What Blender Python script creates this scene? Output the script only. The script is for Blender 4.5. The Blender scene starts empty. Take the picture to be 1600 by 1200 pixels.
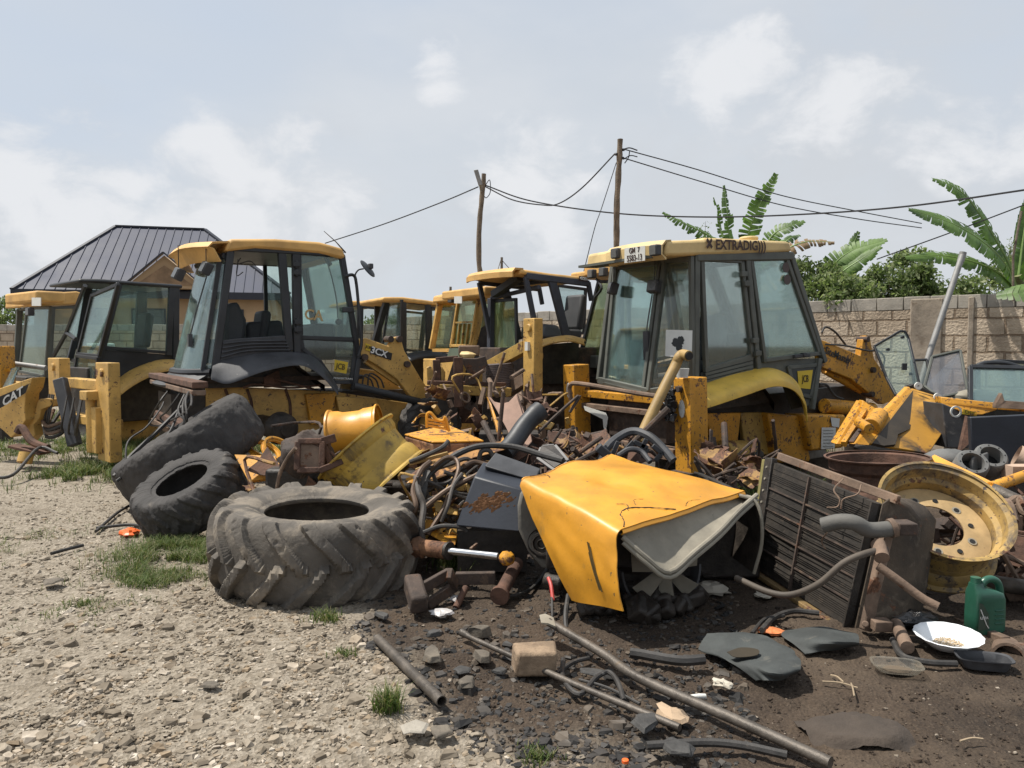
import bpy, bmesh, math, random
import numpy as np
from mathutils import Vector, Matrix, Euler, noise as mnoise
R = math.radians
random.seed(7); rng = np.random.default_rng(7)
scene = bpy.context.scene; COL = scene.collection

# ---------------- camera, sky, sun, exposure ----------------
FPX = 1186.0; CAMZ = 1.65; PITCH = R(-2.9)
cam = bpy.data.cameras.new('camera'); camo = bpy.data.objects.new('camera', cam); COL.objects.link(camo)
cam.sensor_width = 36; cam.lens = 36*FPX/1600; cam.clip_end = 3000; cam.clip_start = .05
camo.location = (0, 0, CAMZ); camo.rotation_euler = (R(90)+PITCH, 0, 0)
scene.camera = camo
scene.view_settings.view_transform = 'Standard'; scene.view_settings.look = 'None'
scene.view_settings.exposure = .3; scene.view_settings.gamma = 1
SUN = Vector((-.50, .10, 1.0)).normalized()
SUN_EL = math.asin(SUN.z); SUN_AZ = math.atan2(SUN.x, SUN.y)
sl = bpy.data.lights.new('sun', 'SUN'); sl.energy = 4.9; sl.angle = R(.8); sl.color = (1, .95, .87)
so = bpy.data.objects.new('sun', sl); COL.objects.link(so)
so.rotation_euler = SUN.to_track_quat('Z', 'Y').to_euler()

def ray(px, py):
    c, s = math.cos(PITCH), math.sin(PITCH)
    a = (px-800)/FPX; b = -(py-600)/FPX
    return Vector((a, c - b*s, s + b*c))
CAM = Vector((0, 0, CAMZ))
def P(px, py, Y):
    d = ray(px, py); return CAM + d*(Y/d.y)
def G(px, py, z=0.0):
    d = ray(px, py); return CAM + d*((z-CAMZ)/d.z)

w = bpy.data.worlds.new('World'); scene.world = w; w.use_nodes = True
def build_world():
    nt = w.node_tree; N = nt.nodes; L = nt.links; N.clear()
    out = N.new('ShaderNodeOutputWorld'); bg = N.new('ShaderNodeBackground'); bg.inputs[1].default_value = .1
    L.new(bg.outputs[0], out.inputs[0])
    sky = N.new('ShaderNodeTexSky'); sky.sky_type = 'NISHITA'; sky.sun_disc = False
    sky.sun_elevation = SUN_EL; sky.sun_rotation = SUN_AZ; sky.dust_density = 3; sky.air_density = 1.3
    tc = N.new('ShaderNodeTexCoord')
    def rgb(c): n = N.new('ShaderNodeRGB'); n.outputs[0].default_value = (*c, 1); return n.outputs[0]
    def math_(op, a, b=None, clamp=False):
        n = N.new('ShaderNodeMath'); n.operation = op; n.use_clamp = clamp
        for i, v in enumerate((a, b)):
            if v is None: continue
            if isinstance(v, (int, float)): n.inputs[i].default_value = v
            else: L.new(v, n.inputs[i])
        return n.outputs[0]
    def mix(f, a, b):
        n = N.new('ShaderNodeMix'); n.data_type = 'RGBA'
        if isinstance(f, (int, float)): n.inputs[0].default_value = f
        else: L.new(f, n.inputs[0])
        L.new(a, n.inputs[6]); L.new(b, n.inputs[7]); return n.outputs[2]
    def noise(scale, det, rough=.55, dist=0., stretch=2.2):
        m = N.new('ShaderNodeMapping'); m.inputs['Scale'].default_value = (1, 1, stretch); L.new(tc.outputs['Generated'], m.inputs[0])
        n = N.new('ShaderNodeTexNoise'); n.inputs['Scale'].default_value = scale; n.inputs['Detail'].default_value = det
        n.inputs['Roughness'].default_value = rough; n.inputs['Distortion'].default_value = dist
        L.new(m.outputs[0], n.inputs['Vector']); return n.outputs[0]
    def mr(v, a, b, c=0., d=1., smooth=True):
        n = N.new('ShaderNodeMapRange'); n.clamp = True
        if smooth: n.interpolation_type = 'SMOOTHSTEP'
        L.new(v, n.inputs[0])
        for i, x in enumerate((a, b, c, d)): n.inputs[i+1].default_value = x
        return n.outputs[0]
    n1 = noise(2.2, 5); n2 = noise(9, 9, .6, .3, 1.6); n3 = noise(1.3, 3)
    # thin veil of haze over a blue sky, greyer in broad patches
    haze = mix(mr(n3, .35, .65), rgb((4.75, 5.4, 6.35)), rgb((5.3, 5.65, 6.1)))
    base = mix(.88, sky.outputs[0], haze)
    sx = N.new('ShaderNodeSeparateXYZ'); L.new(tc.outputs['Generated'], sx.inputs[0])
    base = mix(mr(sx.outputs[2], .42, -.02, 0, .55), base, rgb((5.8, 6.1, 6.45)))
    base = mix(math_('MULTIPLY', mr(n1, .45, .7), .5), base, rgb((6.0, 6.2, 6.5)))
    def blob(px, py, rad):
        d = ray(px, py).normalized()
        v = N.new('ShaderNodeVectorMath'); v.operation = 'DOT_PRODUCT'
        nv = N.new('ShaderNodeVectorMath'); nv.operation = 'NORMALIZE'; L.new(tc.outputs['Generated'], nv.inputs[0])
        L.new(nv.outputs[0], v.inputs[0]); v.inputs[1].default_value = d
        return mr(v.outputs['Value'], math.cos(math.atan(rad/FPX)*1.0), 1.0, 0, 1, False)
    def cloud(blobs):
        acc = None
        for b in blobs:
            o = blob(*b); acc = o if acc is None else math_('MAXIMUM', acc, o)
        return acc
    # shaded undersides and the pale puffs above them
    low = cloud([(1330, 250, 330), (1500, 330, 300), (60, 380, 260), (420, 380, 260), (820, 400, 240), (1100, 330, 200)])
    f = math_('MULTIPLY', mr(math_('ADD', math_('MULTIPLY', low, .5), math_('MULTIPLY', n2, 1.2)), .7, 1.2, 0, .6), mr(low, 0, .5))
    base = mix(f, base, rgb((5.1, 5.3, 5.6)))
    puff = cloud([(1150, 130, 120), (1225, 165, 90), (1340, 150, 95), (1430, 175, 90), (1530, 215, 90), (50, 265, 110), (110, 330, 150), (200, 330, 120), (330, 235, 80), (440, 265, 100),
                  (400, 330, 150), (500, 330, 110), (790, 265, 95), (850, 300, 120), (690, 110, 60)])
    g = math_('MULTIPLY', mr(math_('ADD', math_('MULTIPLY', puff, .42), math_('MULTIPLY', n2, 1.9)), 1.02, 1.50, 0, .8), mr(puff, 0, .3))
    base = mix(g, base, rgb((6.9, 7.0, 7.2)))
    L.new(base, bg.inputs[0])
build_world()

# ---------------- materials ----------------
MATS = {}
def M(name, base=(.5, .5, .5), rough=.6, metal=0., var=.2, scale=3., dirt=0., dirtc=(.10, .075, .05), rust=0., rustc=(.09, .04, .02),
      chip=0., chipc=(.05, .035, .03), bump=.25, bscale=40., spec=.5, rs=6., streak=0., coat=0., two=None):
    if name in MATS: return MATS[name]
    m = bpy.data.materials.new(name); m.use_nodes = True; MATS[name] = m
    nt = m.node_tree; N = nt.nodes; L = nt.links
    b = N['Principled BSDF']
    tc = N.new('ShaderNodeTexCoord')
    oi = N.new('ShaderNodeObjectInfo')
    add = N.new('ShaderNodeVectorMath'); add.operation = 'ADD'
    L.new(tc.outputs['Object'], add.inputs[0])
    cmb = N.new('ShaderNodeVectorMath'); cmb.operation = 'SCALE'; cmb.inputs[0].default_value = (37, 91, 53); L.new(oi.outputs['Random'], cmb.inputs['Scale'])
    L.new(cmb.outputs[0], add.inputs[1]); V = add.outputs[0]
    def noise(s, d=6, r=.6, dist=0., v=V):
        n = N.new('ShaderNodeTexNoise'); n.inputs['Scale'].default_value = s; n.inputs['Detail'].default_value = d
        n.inputs['Roughness'].default_value = r; n.inputs['Distortion'].default_value = dist; L.new(v, n.inputs['Vector']); return n.outputs[0]
    def ramp(v, a, c):
        n = N.new('ShaderNodeMapRange'); n.interpolation_type = 'SMOOTHSTEP'; L.new(v, n.inputs[0]); n.inputs[1].default_value = a; n.inputs[2].default_value = c; return n.outputs[0]
    def mix(f, a, c):
        n = N.new('ShaderNodeMix'); n.data_type = 'RGBA'; L.new(f, n.inputs[0])
        for i, x in ((6, a), (7, c)):
            if isinstance(x, tuple): n.inputs[i].default_value = (*x, 1)
            else: L.new(x, n.inputs[i])
        return n.outputs[2]
    n1 = noise(scale, 7, .62)
    lo = tuple(c*(1-var) for c in base); hi = tuple(min(1, c*(1+var*.7)) for c in (two or base))
    col = mix(ramp(n1, .3, .7), lo, hi)
    if dirt > 0:
        n2 = noise(scale*1.7, 9, .68, .4); col = mix(ramp(n2, .78-.5*dirt, .92-.45*dirt), col, dirtc)
    if streak > 0:
        mp = N.new('ShaderNodeMapping'); mp.inputs['Scale'].default_value = (9, 9, .8); L.new(V, mp.inputs[0])
        n4 = noise(2.2, 6, .65, 0, mp.outputs[0]); col = mix(ramp(n4, .72-.3*streak, .9-.3*streak), col, dirtc)
    if rust > 0:
        n3 = noise(rs, 10, .7, .2); fr = ramp(n3, .70-.32*rust, .74-.30*rust)
        rc = mix(ramp(noise(45, 4), .3, .7), tuple(c*.55 for c in rustc), tuple(c*1.8 for c in rustc)); col = mix(fr, col, rc)
    if chip > 0:
        n5 = noise(26, 5, .6); col = mix(ramp(n5, .74-.2*chip, .76-.2*chip), col, chipc)
    L.new(col, b.inputs['Base Color'])
    rr = N.new('ShaderNodeMapRange'); L.new(n1, rr.inputs[0]); rr.inputs[3].default_value = max(.05, rough-.12); rr.inputs[4].default_value = min(1, rough+.15)
    L.new(rr.outputs[0], b.inputs['Roughness'])
    b.inputs['Metallic'].default_value = metal; b.inputs['Specular IOR Level'].default_value = spec
    if coat: b.inputs['Coat Weight'].default_value = coat; b.inputs['Coat Roughness'].default_value = .25
    if bump > 0:
        bp = N.new('ShaderNodeBump'); bp.inputs['Strength'].default_value = bump; bp.inputs['Distance'].default_value = .01
        L.new(noise(bscale, 6, .65), bp.inputs['Height']); L.new(bp.outputs[0], b.inputs['Normal'])
    return m

def glass(name, tint=(.55, .72, .68), dust=.25, dustc=(.45, .47, .42), gloss=.12, streak=0.):
    if name in MATS: return MATS[name]
    tint = tuple(c**.5 for c in tint); dust *= .42; gloss *= .6      # a pane has two faces
    m = bpy.data.materials.new(name); m.use_nodes = True; MATS[name] = m
    nt = m.node_tree; N = nt.nodes; L = nt.links; N.clear()
    out = N.new('ShaderNodeOutputMaterial'); tr = N.new('ShaderNodeBsdfTransparent'); tr.inputs[0].default_value = (*tint, 1)
    gl = N.new('ShaderNodeBsdfGlossy'); gl.inputs['Roughness'].default_value = .04; gl.inputs[0].default_value = (.9, .95, .95, 1)
    df = N.new('ShaderNodeBsdfDiffuse'); df.inputs[0].default_value = (*dustc, 1)
    fr = N.new('ShaderNodeFresnel'); fr.inputs[0].default_value = 1.5
    fa = N.new('ShaderNodeMath'); fa.operation = 'MULTIPLY_ADD'; fa.inputs[1].default_value = .6; fa.inputs[2].default_value = gloss*.35; L.new(fr.outputs[0], fa.inputs[0])
    m1 = N.new('ShaderNodeMixShader'); L.new(fa.outputs[0], m1.inputs[0]); L.new(tr.outputs[0], m1.inputs[1]); L.new(gl.outputs[0], m1.inputs[2])
    tc = N.new('ShaderNodeTexCoord'); mp = N.new('ShaderNodeMapping'); mp.inputs['Scale'].default_value = (1, 1, .45); L.new(tc.outputs['Object'], mp.inputs[0])
    n = N.new('ShaderNodeTexNoise'); n.inputs['Scale'].default_value = 4; n.inputs['Detail'].default_value = 9; n.inputs['Roughness'].default_value = .7; L.new(mp.outputs[0], n.inputs['Vector'])
    mr = N.new('ShaderNodeMapRange'); L.new(n.outputs[0], mr.inputs[0]); mr.inputs[1].default_value = .3; mr.inputs[2].default_value = .75; mr.inputs[3].default_value = dust*.45; mr.inputs[4].default_value = min(.95, dust*1.5)
    m2 = N.new('ShaderNodeMixShader'); L.new(mr.outputs[0], m2.inputs[0]); L.new(m1.outputs[0], m2.inputs[1]); L.new(df.outputs[0], m2.inputs[2])
    L.new(m2.outputs[0], out.inputs[0]); return m

def translucent(m, f=.35, tint=(1.2, 1.5, .7)):
    nt = m.node_tree; N = nt.nodes; L = nt.links; b = N['Principled BSDF']; o = [n for n in N if n.type == 'OUTPUT_MATERIAL'][0]
    t = N.new('ShaderNodeBsdfTranslucent'); x = N.new('ShaderNodeMixShader'); x.inputs[0].default_value = f; c = b.inputs['Base Color'].links[0].from_socket
    k = N.new('ShaderNodeMix'); k.data_type = 'RGBA'; k.blend_type = 'MULTIPLY'; k.inputs[0].default_value = 1; L.new(c, k.inputs[6]); k.inputs[7].default_value = (*tint, 1); L.new(k.outputs[2], t.inputs[0])
    L.new(b.outputs[0], x.inputs[1]); L.new(t.outputs[0], x.inputs[2]); L.new(x.outputs[0], o.inputs[0]); return m
# ---------------- mesh toolkit ----------------
X, Y_, Z = Vector((1, 0, 0)), Vector((0, 1, 0)), Vector((0, 0, 1))
def V3(*a): return Vector(a[0]) if len(a) == 1 else Vector(a)
def frame_from(n, up=Z):
    n = Vector(n).normalized(); up = Vector(up)
    if abs(n.dot(up)) > .98: up = X
    u = up.cross(n).normalized(); v = n.cross(u); return Matrix((u, v, n)).transposed()
def smooth_path(pts, k=6):
    pts = [Vector(p) for p in pts]; out = []
    q = [2*pts[0]-pts[1]] + pts + [2*pts[-1]-pts[-2]]
    for i in range(1, len(q)-2):
        for j in range(k):
            t = j/k; a, b, c, d = q[i-1:i+3]
            out.append(.5*((2*b) + (c-a)*t + (2*a-5*b+4*c-d)*t*t + (3*b-a-3*c+d)*t**3))
    out.append(pts[-1]); return out
class MB:
    def __init__(s): s.v = []; s.f = []
    def add(s, vs, fs):
        o = len(s.v); s.v += [Vector(v) for v in vs]; s.f += [tuple(i+o for i in f) for f in fs]; return s
    def box(s, c, size, rot=None):
        c = Vector(c); h = Vector(size)*.5; R3 = rot or Matrix.Identity(3)
        vs = [c + R3 @ Vector((x*h.x, y*h.y, z*h.z)) for x in (-1, 1) for y in (-1, 1) for z in (-1, 1)]
        return s.add(vs, [(0, 1, 3, 2), (4, 6, 7, 5), (0, 4, 5, 1), (2, 3, 7, 6), (0, 2, 6, 4), (1, 5, 7, 3)])
    def beam(s, p, q, w, h, up=Z):
        p, q = Vector(p), Vector(q); R3 = frame_from(q-p, up)
        return s.box((p+q)/2, (w, h, (q-p).length), R3)
    def tube(s, pts, r, n=8, cap=True, flat=1.0, up=Z):
        pts = [Vector(p) for p in pts]; m = len(pts); rs = r if isinstance(r, (list, tuple)) else [r]*m
        fr = frame_from(pts[1]-pts[0], up); u = fr.col[0].copy(); vs = []
        for i, p in enumerate(pts):
            t = (pts[min(i+1, m-1)] - pts[max(i-1, 0)]).normalized()
            u = (u - t*u.dot(t));
            if u.length < 1e-5: u = frame_from(t).col[0].copy()
            u.normalize(); v = t.cross(u)
            for k in range(n):
                a = 2*math.pi*k/n; vs.append(p + (u*math.cos(a) + v*math.sin(a)*flat)*rs[i])
        fs = [(i*n+k, i*n+(k+1) % n, (i+1)*n+(k+1) % n, (i+1)*n+k) for i in range(m-1) for k in range(n)]
        if cap: fs += [tuple(range(n))[::-1], tuple((m-1)*n+k for k in range(n))]
        return s.add(vs, fs)
    def pipe(s, p, q, r, r_in=None, n=20, k=1):          # open hollow pipe
        p, q = Vector(p), Vector(q); r_in = r_in or r*.85
        return s.lathe([(r_in, 0), (r, 0), (r, (q-p).length), (r_in, (q-p).length)], p, q-p, n, True)
    def cyl(s, p, q, r, r2=None, n=20): return s.tube([p, q], [r, r if r2 is None else r2], n)
    def lathe(s, prof, o, axis, n=32, closed=False, a0=0., a1=2*math.pi, up=Z):
        R3 = frame_from(axis, up); o = Vector(o); m = len(prof); full = abs(a1-a0-2*math.pi) < 1e-6; c = n if full else n+1; vs = []
        for k in range(c):
            a = a0 + (a1-a0)*k/n
            for r, h in prof: vs.append(o + R3 @ Vector((r*math.cos(a), r*math.sin(a), h)))
        fs = []
        for k in range(n):
            k2 = (k+1) % c
            for i in range(m if closed else m-1):
                j = (i+1) % m; fs.append((k*m+i, k2*m+i, k2*m+j, k*m+j))
        return s.add(vs, fs)
    def sheet(s, pts, t=.01, n=None):                       # flat plate with thickness
        pts = [Vector(p) for p in pts]; m = len(pts)
        if n is None:
            n = Vector((0, 0, 0))
            for i in range(m): n += pts[i].cross(pts[(i+1) % m])
            n.normalize()
        n = Vector(n); a = [p + n*t/2 for p in pts]; b = [p - n*t/2 for p in pts]
        return s.add(a+b, [tuple(range(m)), tuple(range(2*m-1, m-1, -1))] + [(i, i+m, (i+1) % m + m, (i+1) % m) for i in range(m)])
    def prism(s, pts, ext):                                  # polygon extruded by vector
        pts = [Vector(p) for p in pts]; m = len(pts); e = Vector(ext)
        return s.add(pts + [p+e for p in pts], [tuple(range(m)), tuple(range(2*m-1, m-1, -1))] + [(i, i+m, (i+1) % m + m, (i+1) % m) for i in range(m)])
    def grid(s, rows, t=.01, wrap=False):                   # curved sheet with thickness
        m, n = len(rows), len(rows[0]); g = [[Vector(p) for p in r] for r in rows]; nr = []
        for i in range(m):
            for j in range(n):
                a = g[min(i+1, m-1)][j]-g[max(i-1, 0)][j]; b = g[i][min(j+1, n-1)]-g[i][max(j-1, 0)]; q = a.cross(b)
                nr.append(q.normalized() if q.length > 1e-9 else Z)
        top = [g[i][j] + nr[i*n+j]*t/2 for i in range(m) for j in range(n)]; bot = [g[i][j] - nr[i*n+j]*t/2 for i in range(m) for j in range(n)]
        k = m*n; fs = []
        for i in range(m-1):
            for j in range(n-1):
                a, b, c, d = i*n+j, i*n+j+1, (i+1)*n+j+1, (i+1)*n+j
                fs += [(a, d, c, b), (a+k, b+k, c+k, d+k)]
        for i in range(m-1): fs += [(i*n, i*n+k, (i+1)*n+k, (i+1)*n), (i*n+n-1, (i+1)*n+n-1, (i+1)*n+n-1+k, i*n+n-1+k)]
        for j in range(n-1): fs += [(j, j+1, j+1+k, j+k), ((m-1)*n+j, (m-1)*n+j+k, (m-1)*n+j+1+k, (m-1)*n+j+1)]
        return s.add(top+bot, fs)
    def sph(s, c, r, n=12, sc=(1, 1, 1), jit=0., rot=None):
        c = Vector(c); vs = []; m = n//2; R3 = rot or Matrix.Identity(3)
        for i in range(1, m):
            th = math.pi*i/m
            for k in range(n):
                a = 2*math.pi*k/n; q = r*(1+random.uniform(-jit, jit))
                vs.append(c + R3 @ Vector((q*sc[0]*math.sin(th)*math.cos(a), q*sc[1]*math.sin(th)*math.sin(a), q*sc[2]*math.cos(th))))
        vs += [c + R3 @ Vector((0, 0, r*sc[2])), c - R3 @ Vector((0, 0, r*sc[2]))]
        fs = [((i)*n+k, (i+1)*n+k, (i+1)*n+(k+1) % n, i*n+(k+1) % n) for i in range(m-2) for k in range(n)]
        t, b = len(vs)-2, len(vs)-1
        fs += [(t, k, (k+1) % n) for k in range(n)] + [(b, (m-2)*n+(k+1) % n, (m-2)*n+k) for k in range(n)]
        return s.add(vs, fs)
    def jitter(s, a, sc=3.):
        for v in s.v: v += mnoise.noise_vector(v*sc)*a
        return s
ROOTS = {}
def tag(o, label=None, cat=None, group=None, kind=None):
    for k, v in (('label', label), ('category', cat), ('group', group), ('kind', kind)):
        if v: o[k] = v
    return o
def thing(name, label, cat, loc=(0, 0, 0), rot=(0, 0, 0), group=None):
    o = bpy.data.objects.new(name, None); COL.objects.link(o); o.location = loc; o.rotation_euler = rot; o.empty_display_size = .2
    tag(o, label, cat, group); ROOTS[o.name] = Matrix.Translation(Vector(loc)) @ Euler(rot).to_matrix().to_4x4(); return o
def put(mb, name, mat, parent=None, label=None, cat=None, group=None, kind=None, world=False, bevel=0., ang=38, local_origin=None):
    """link the collected shape as ONE mesh; top-level things get their origin at their base"""
    vs = mb.v
    if parent is not None:
        if world: inv = ROOTS[parent.name].inverted(); vs = [inv @ v for v in vs]
        loc = Vector((0, 0, 0))
    else:
        xs = [v.x for v in vs]; ys = [v.y for v in vs]; zs = [v.z for v in vs]
        loc = Vector(((min(xs)+max(xs))/2, (min(ys)+max(ys))/2, min(zs))); vs = [v-loc for v in vs]
    me = bpy.data.meshes.new(name); me.from_pydata([tuple(v) for v in vs], [], mb.f)
    mats = mat if isinstance(mat, (list, tuple)) else [mat]
    for m in mats: me.materials.append(m)
    bm = bmesh.new(); bm.from_mesh(me); bmesh.ops.recalc_face_normals(bm, faces=bm.faces); bm.to_mesh(me); bm.free()
    me.polygons.foreach_set('use_smooth', [True]*len(me.polygons)); me.set_sharp_from_angle(angle=R(ang))
    o = bpy.data.objects.new(name, me); COL.objects.link(o); o.location = loc
    if parent is not None: o.parent = parent; ROOTS[o.name] = ROOTS[parent.name]
    else: ROOTS[o.name] = Matrix.Translation(loc)
    if bevel:
        md = o.modifiers.new('bevel', 'BEVEL'); md.width = bevel; md.segments = 2; md.limit_method = 'ANGLE'; md.angle_limit = R(40); md.harden_normals = False
    return tag(o, label, cat, group, kind)
def copy_tree(o, parent=None):
    c = o.copy(); COL.objects.link(c); c.parent = parent
    for ch in list(o.children): copy_tree(ch, c)
    return c
def text_mb(s, size, o, u, v, depth=.003, bold=0., squeeze=1.):
    """lettering as mesh: origin o (centre), u = reading direction, v = up"""
    cu = bpy.data.curves.new('t', 'FONT'); cu.body = s; cu.size = size; cu.align_x = 'CENTER'; cu.align_y = 'CENTER'; cu.extrude = depth; cu.offset = bold; cu.resolution_u = 3
    ob = bpy.data.objects.new('t', cu); COL.objects.link(ob)
    dg = bpy.context.evaluated_depsgraph_get(); dg.update(); me = bpy.data.meshes.new_from_object(ob.evaluated_get(dg))
    o, u, v = Vector(o), Vector(u).normalized(), Vector(v).normalized(); n = u.cross(v).normalized()
    mb = MB(); mb.add([o + u*p.co.x*squeeze + v*p.co.y + n*p.co.z for p in me.vertices], [tuple(p.vertices) for p in me.polygons])
    bpy.data.objects.remove(ob); bpy.data.curves.remove(cu); bpy.data.meshes.remove(me); return mb
def img_axis(px, py, Yd, ratio, ang):
    """axis of a disc at that spot whose outline looks like an ellipse (minor/major = ratio) and whose axis points at image angle ang (deg, ccw from right)"""
    p = P(px, py, Yd); v = (CAM-p).normalized(); r = Z.cross(v).normalized(); u = v.cross(r)
    s = math.sqrt(max(0, 1-ratio*ratio)); a = R(ang); return (v*ratio + (r*math.cos(a) + u*math.sin(a))*s).normalized()
def seg_tube(mb, pix, r, k=6, n=8):
    """hose through (px,py,Y) points"""
    return mb.tube(smooth_path([P(*p) for p in pix], k), r, n)

# palette
CATY = M('faded_yellow_paint', (.52, .315, .085), .55, var=.25, dirt=.45, rust=.34, chip=.5, bump=.15, streak=.35, dirtc=(.22, .14, .06))
JCBY = M('orange_yellow_paint', (.56, .26, .022), .5, var=.25, dirt=.45, rust=.42, chip=.7, bump=.15, streak=.35, dirtc=(.16, .085, .03))
CLEANY = M('bright_yellow_panel', (.62, .28, .02), .45, var=.22, scale=2.6, dirt=.36, chip=.34, streak=.34, bump=.12, rust=.04, rs=14, dirtc=(.36, .2, .05), chipc=(.16, .1, .04), coat=.15)
DULLY = M('dull_mustard_paint', (.40, .25, .06), .6, var=.3, dirt=.5, rust=.5, chip=.5, streak=.4)
CREAM = M('sun_bleached_cream_roof', (.60, .44, .20), .6, var=.2, dirt=.3, streak=.35, dirtc=(.3, .2, .09), bump=.12)
ROOFY = M('bleached_yellow_roof', (.60, .35, .11), .6, var=.22, dirt=.25, streak=.35, dirtc=(.26, .14, .05), chip=.2, bump=.12)
RUST = M('rusty_steel', (.10, .052, .034), .85, var=.5, scale=7, dirt=.4, dirtc=(.16, .09, .055), bump=.7, rust=.3)
DRUST = M('dark_rusty_steel', (.062, .043, .033), .8, var=.5, scale=6, dirt=.5, dirtc=(.13, .085, .055), bump=.6, rust=.35)
DUSTR = M('dusty_brown_steel', (.17, .115, .08), .85, var=.4, scale=5, rust=.4, bump=.5)
PIPE = M('worn_steel_pipe', (.10, .085, .07), .5, metal=.35, var=.4, scale=9, dirt=.4, dirtc=(.12, .09, .06), bump=.4)
BLACK = M('black_paint', (.026, .028, .031), .5, var=.35, dirt=.22, dirtc=(.09, .085, .08), bump=.1)
GREASE = M('greasy_black_metal', (.034, .027, .021), .55, var=.6, scale=8, dirt=.3, dirtc=(.085, .062, .042), bump=.6)
RUBBER = M('black_rubber_hose', (.034, .031, .028), .6, var=.4, scale=10, dirt=.4, dirtc=(.11, .09, .07), bump=.3)
GREYF = M('grey_green_cab_paint', (.095, .10, .085), .6, var=.25, dirt=.3, dirtc=(.16, .14, .10), chip=.3, bump=.12)
PLAST = M('weathered_black_plastic', (.048, .049, .053), .6, var=.4, dirt=.3, dirtc=(.16, .15, .14), bump=.2, chip=.2, chipc=(.25, .24, .22))
WHITE = M('dirty_white_paint', (.62, .62, .58), .5, var=.1, dirt=.2, dirtc=(.35, .32, .26))
GREYP = M('grey_primer_sheet', (.25, .225, .175), .75, var=.22, scale=4, dirt=.35, dirtc=(.19, .165, .12), bump=.3, chip=.25, chipc=(.1, .09, .07))
CHROME = M('chromed_rod', (.7, .7, .7), .15, metal=1., var=.1, dirt=.1, bump=.02)
OCHRE = M('ochre_pipe_paint', (.34, .22, .075), .6, var=.25, dirt=.4, bump=.3)
SEATM = M('grey_vinyl', (.05, .052, .055), .65, var=.2, dirt=.3, dirtc=(.13, .12, .11), bump=.15)
GL = glass('green_tinted_glass', (.72, .88, .83), .2, (.42, .50, .46))
GLD = glass('dark_dirty_glass', (.78, .84, .80), .22, (.30, .32, .27))
GLM = glass('mossy_glass', (.6, .7, .45), .55, (.30, .33, .17))
GLP = glass('pale_dusty_glass', (.62, .74, .72), .30, (.42, .50, .47))
MIRR = M('mirror_glass', (.5, .52, .52), .08, metal=1., var=.05, bump=0)
# ---------------- ground ----------------
def vnoise(x, y, seed=0):
    xi = np.floor(x).astype(np.int64); yi = np.floor(y).astype(np.int64); xf = x-xi; yf = y-yi
    u = xf*xf*(3-2*xf); v = yf*yf*(3-2*yf)
    def h(a, b):
        n = (a*374761393 + b*668265263 + seed*982451653) & 0x7fffffff; n = ((n ^ (n >> 13))*1274126177) & 0x7fffffff; return ((n ^ (n >> 16)) & 0xffff)/65535.
    return (h(xi, yi)*(1-u)+h(xi+1, yi)*u)*(1-v) + (h(xi, yi+1)*(1-u)+h(xi+1, yi+1)*u)*v
def fbm(x, y, o=5, seed=0, g=.5):
    s = 0; a = 1; t = 0
    for i in range(o): s = s + a*vnoise(x*2**i, y*2**i, seed+i); t += a; a *= g
    return s/t
EDGE = [G(560, 985), G(690, 1080), G(860, 1145), G(960, 1230)]
def dark_mask(x, y):
    """oily soil lies to the right of a ragged line; 0 = pale gravel, 1 = dark soil"""
    # signed distance from the line through the edge points, extended up along the tyres
    pts = [(-1.55, 12.), (-1.5, 6.2), (-1.0, 5.0)] + [(p.x, p.y) for p in EDGE] + [(1.2, 1.0)]
    ys = np.array([p[1] for p in pts])[::-1]; xs = np.array([p[0] for p in pts])[::-1]
    e = np.interp(y, ys, xs); d = x - e + (fbm(x*1.6, y*1.6, 6, 3, .6)-.5)*1.6
    m = np.clip(d/.8+.5, 0, 1); far = np.clip((y-9)/3, 0, 1); m = m*m*(3-2*m)
    return m*(1-far*.35)
def gheight(x, y):
    h = (fbm(x*.5, y*.5, 3, 11)-.5)*.10 + (fbm(x*3, y*3, 4, 12)-.5)*.035
    near = np.exp(-((y-4)/9)**2)
    h = h*near
    return h - .012
def gz(x, y): return float(gheight(np.array([x]), np.array([y]))[0])
def axis_vals(lo, a, b, hi, step, g=1.35):
    c = list(np.arange(a, b, step)); s = step; v = c[-1]
    while v < hi: s *= g; v += s; c.append(v)
    s = step; v = c[0]
    while v > lo: s *= g; v -= s; c.insert(0, v)
    return np.array(c)
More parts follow.
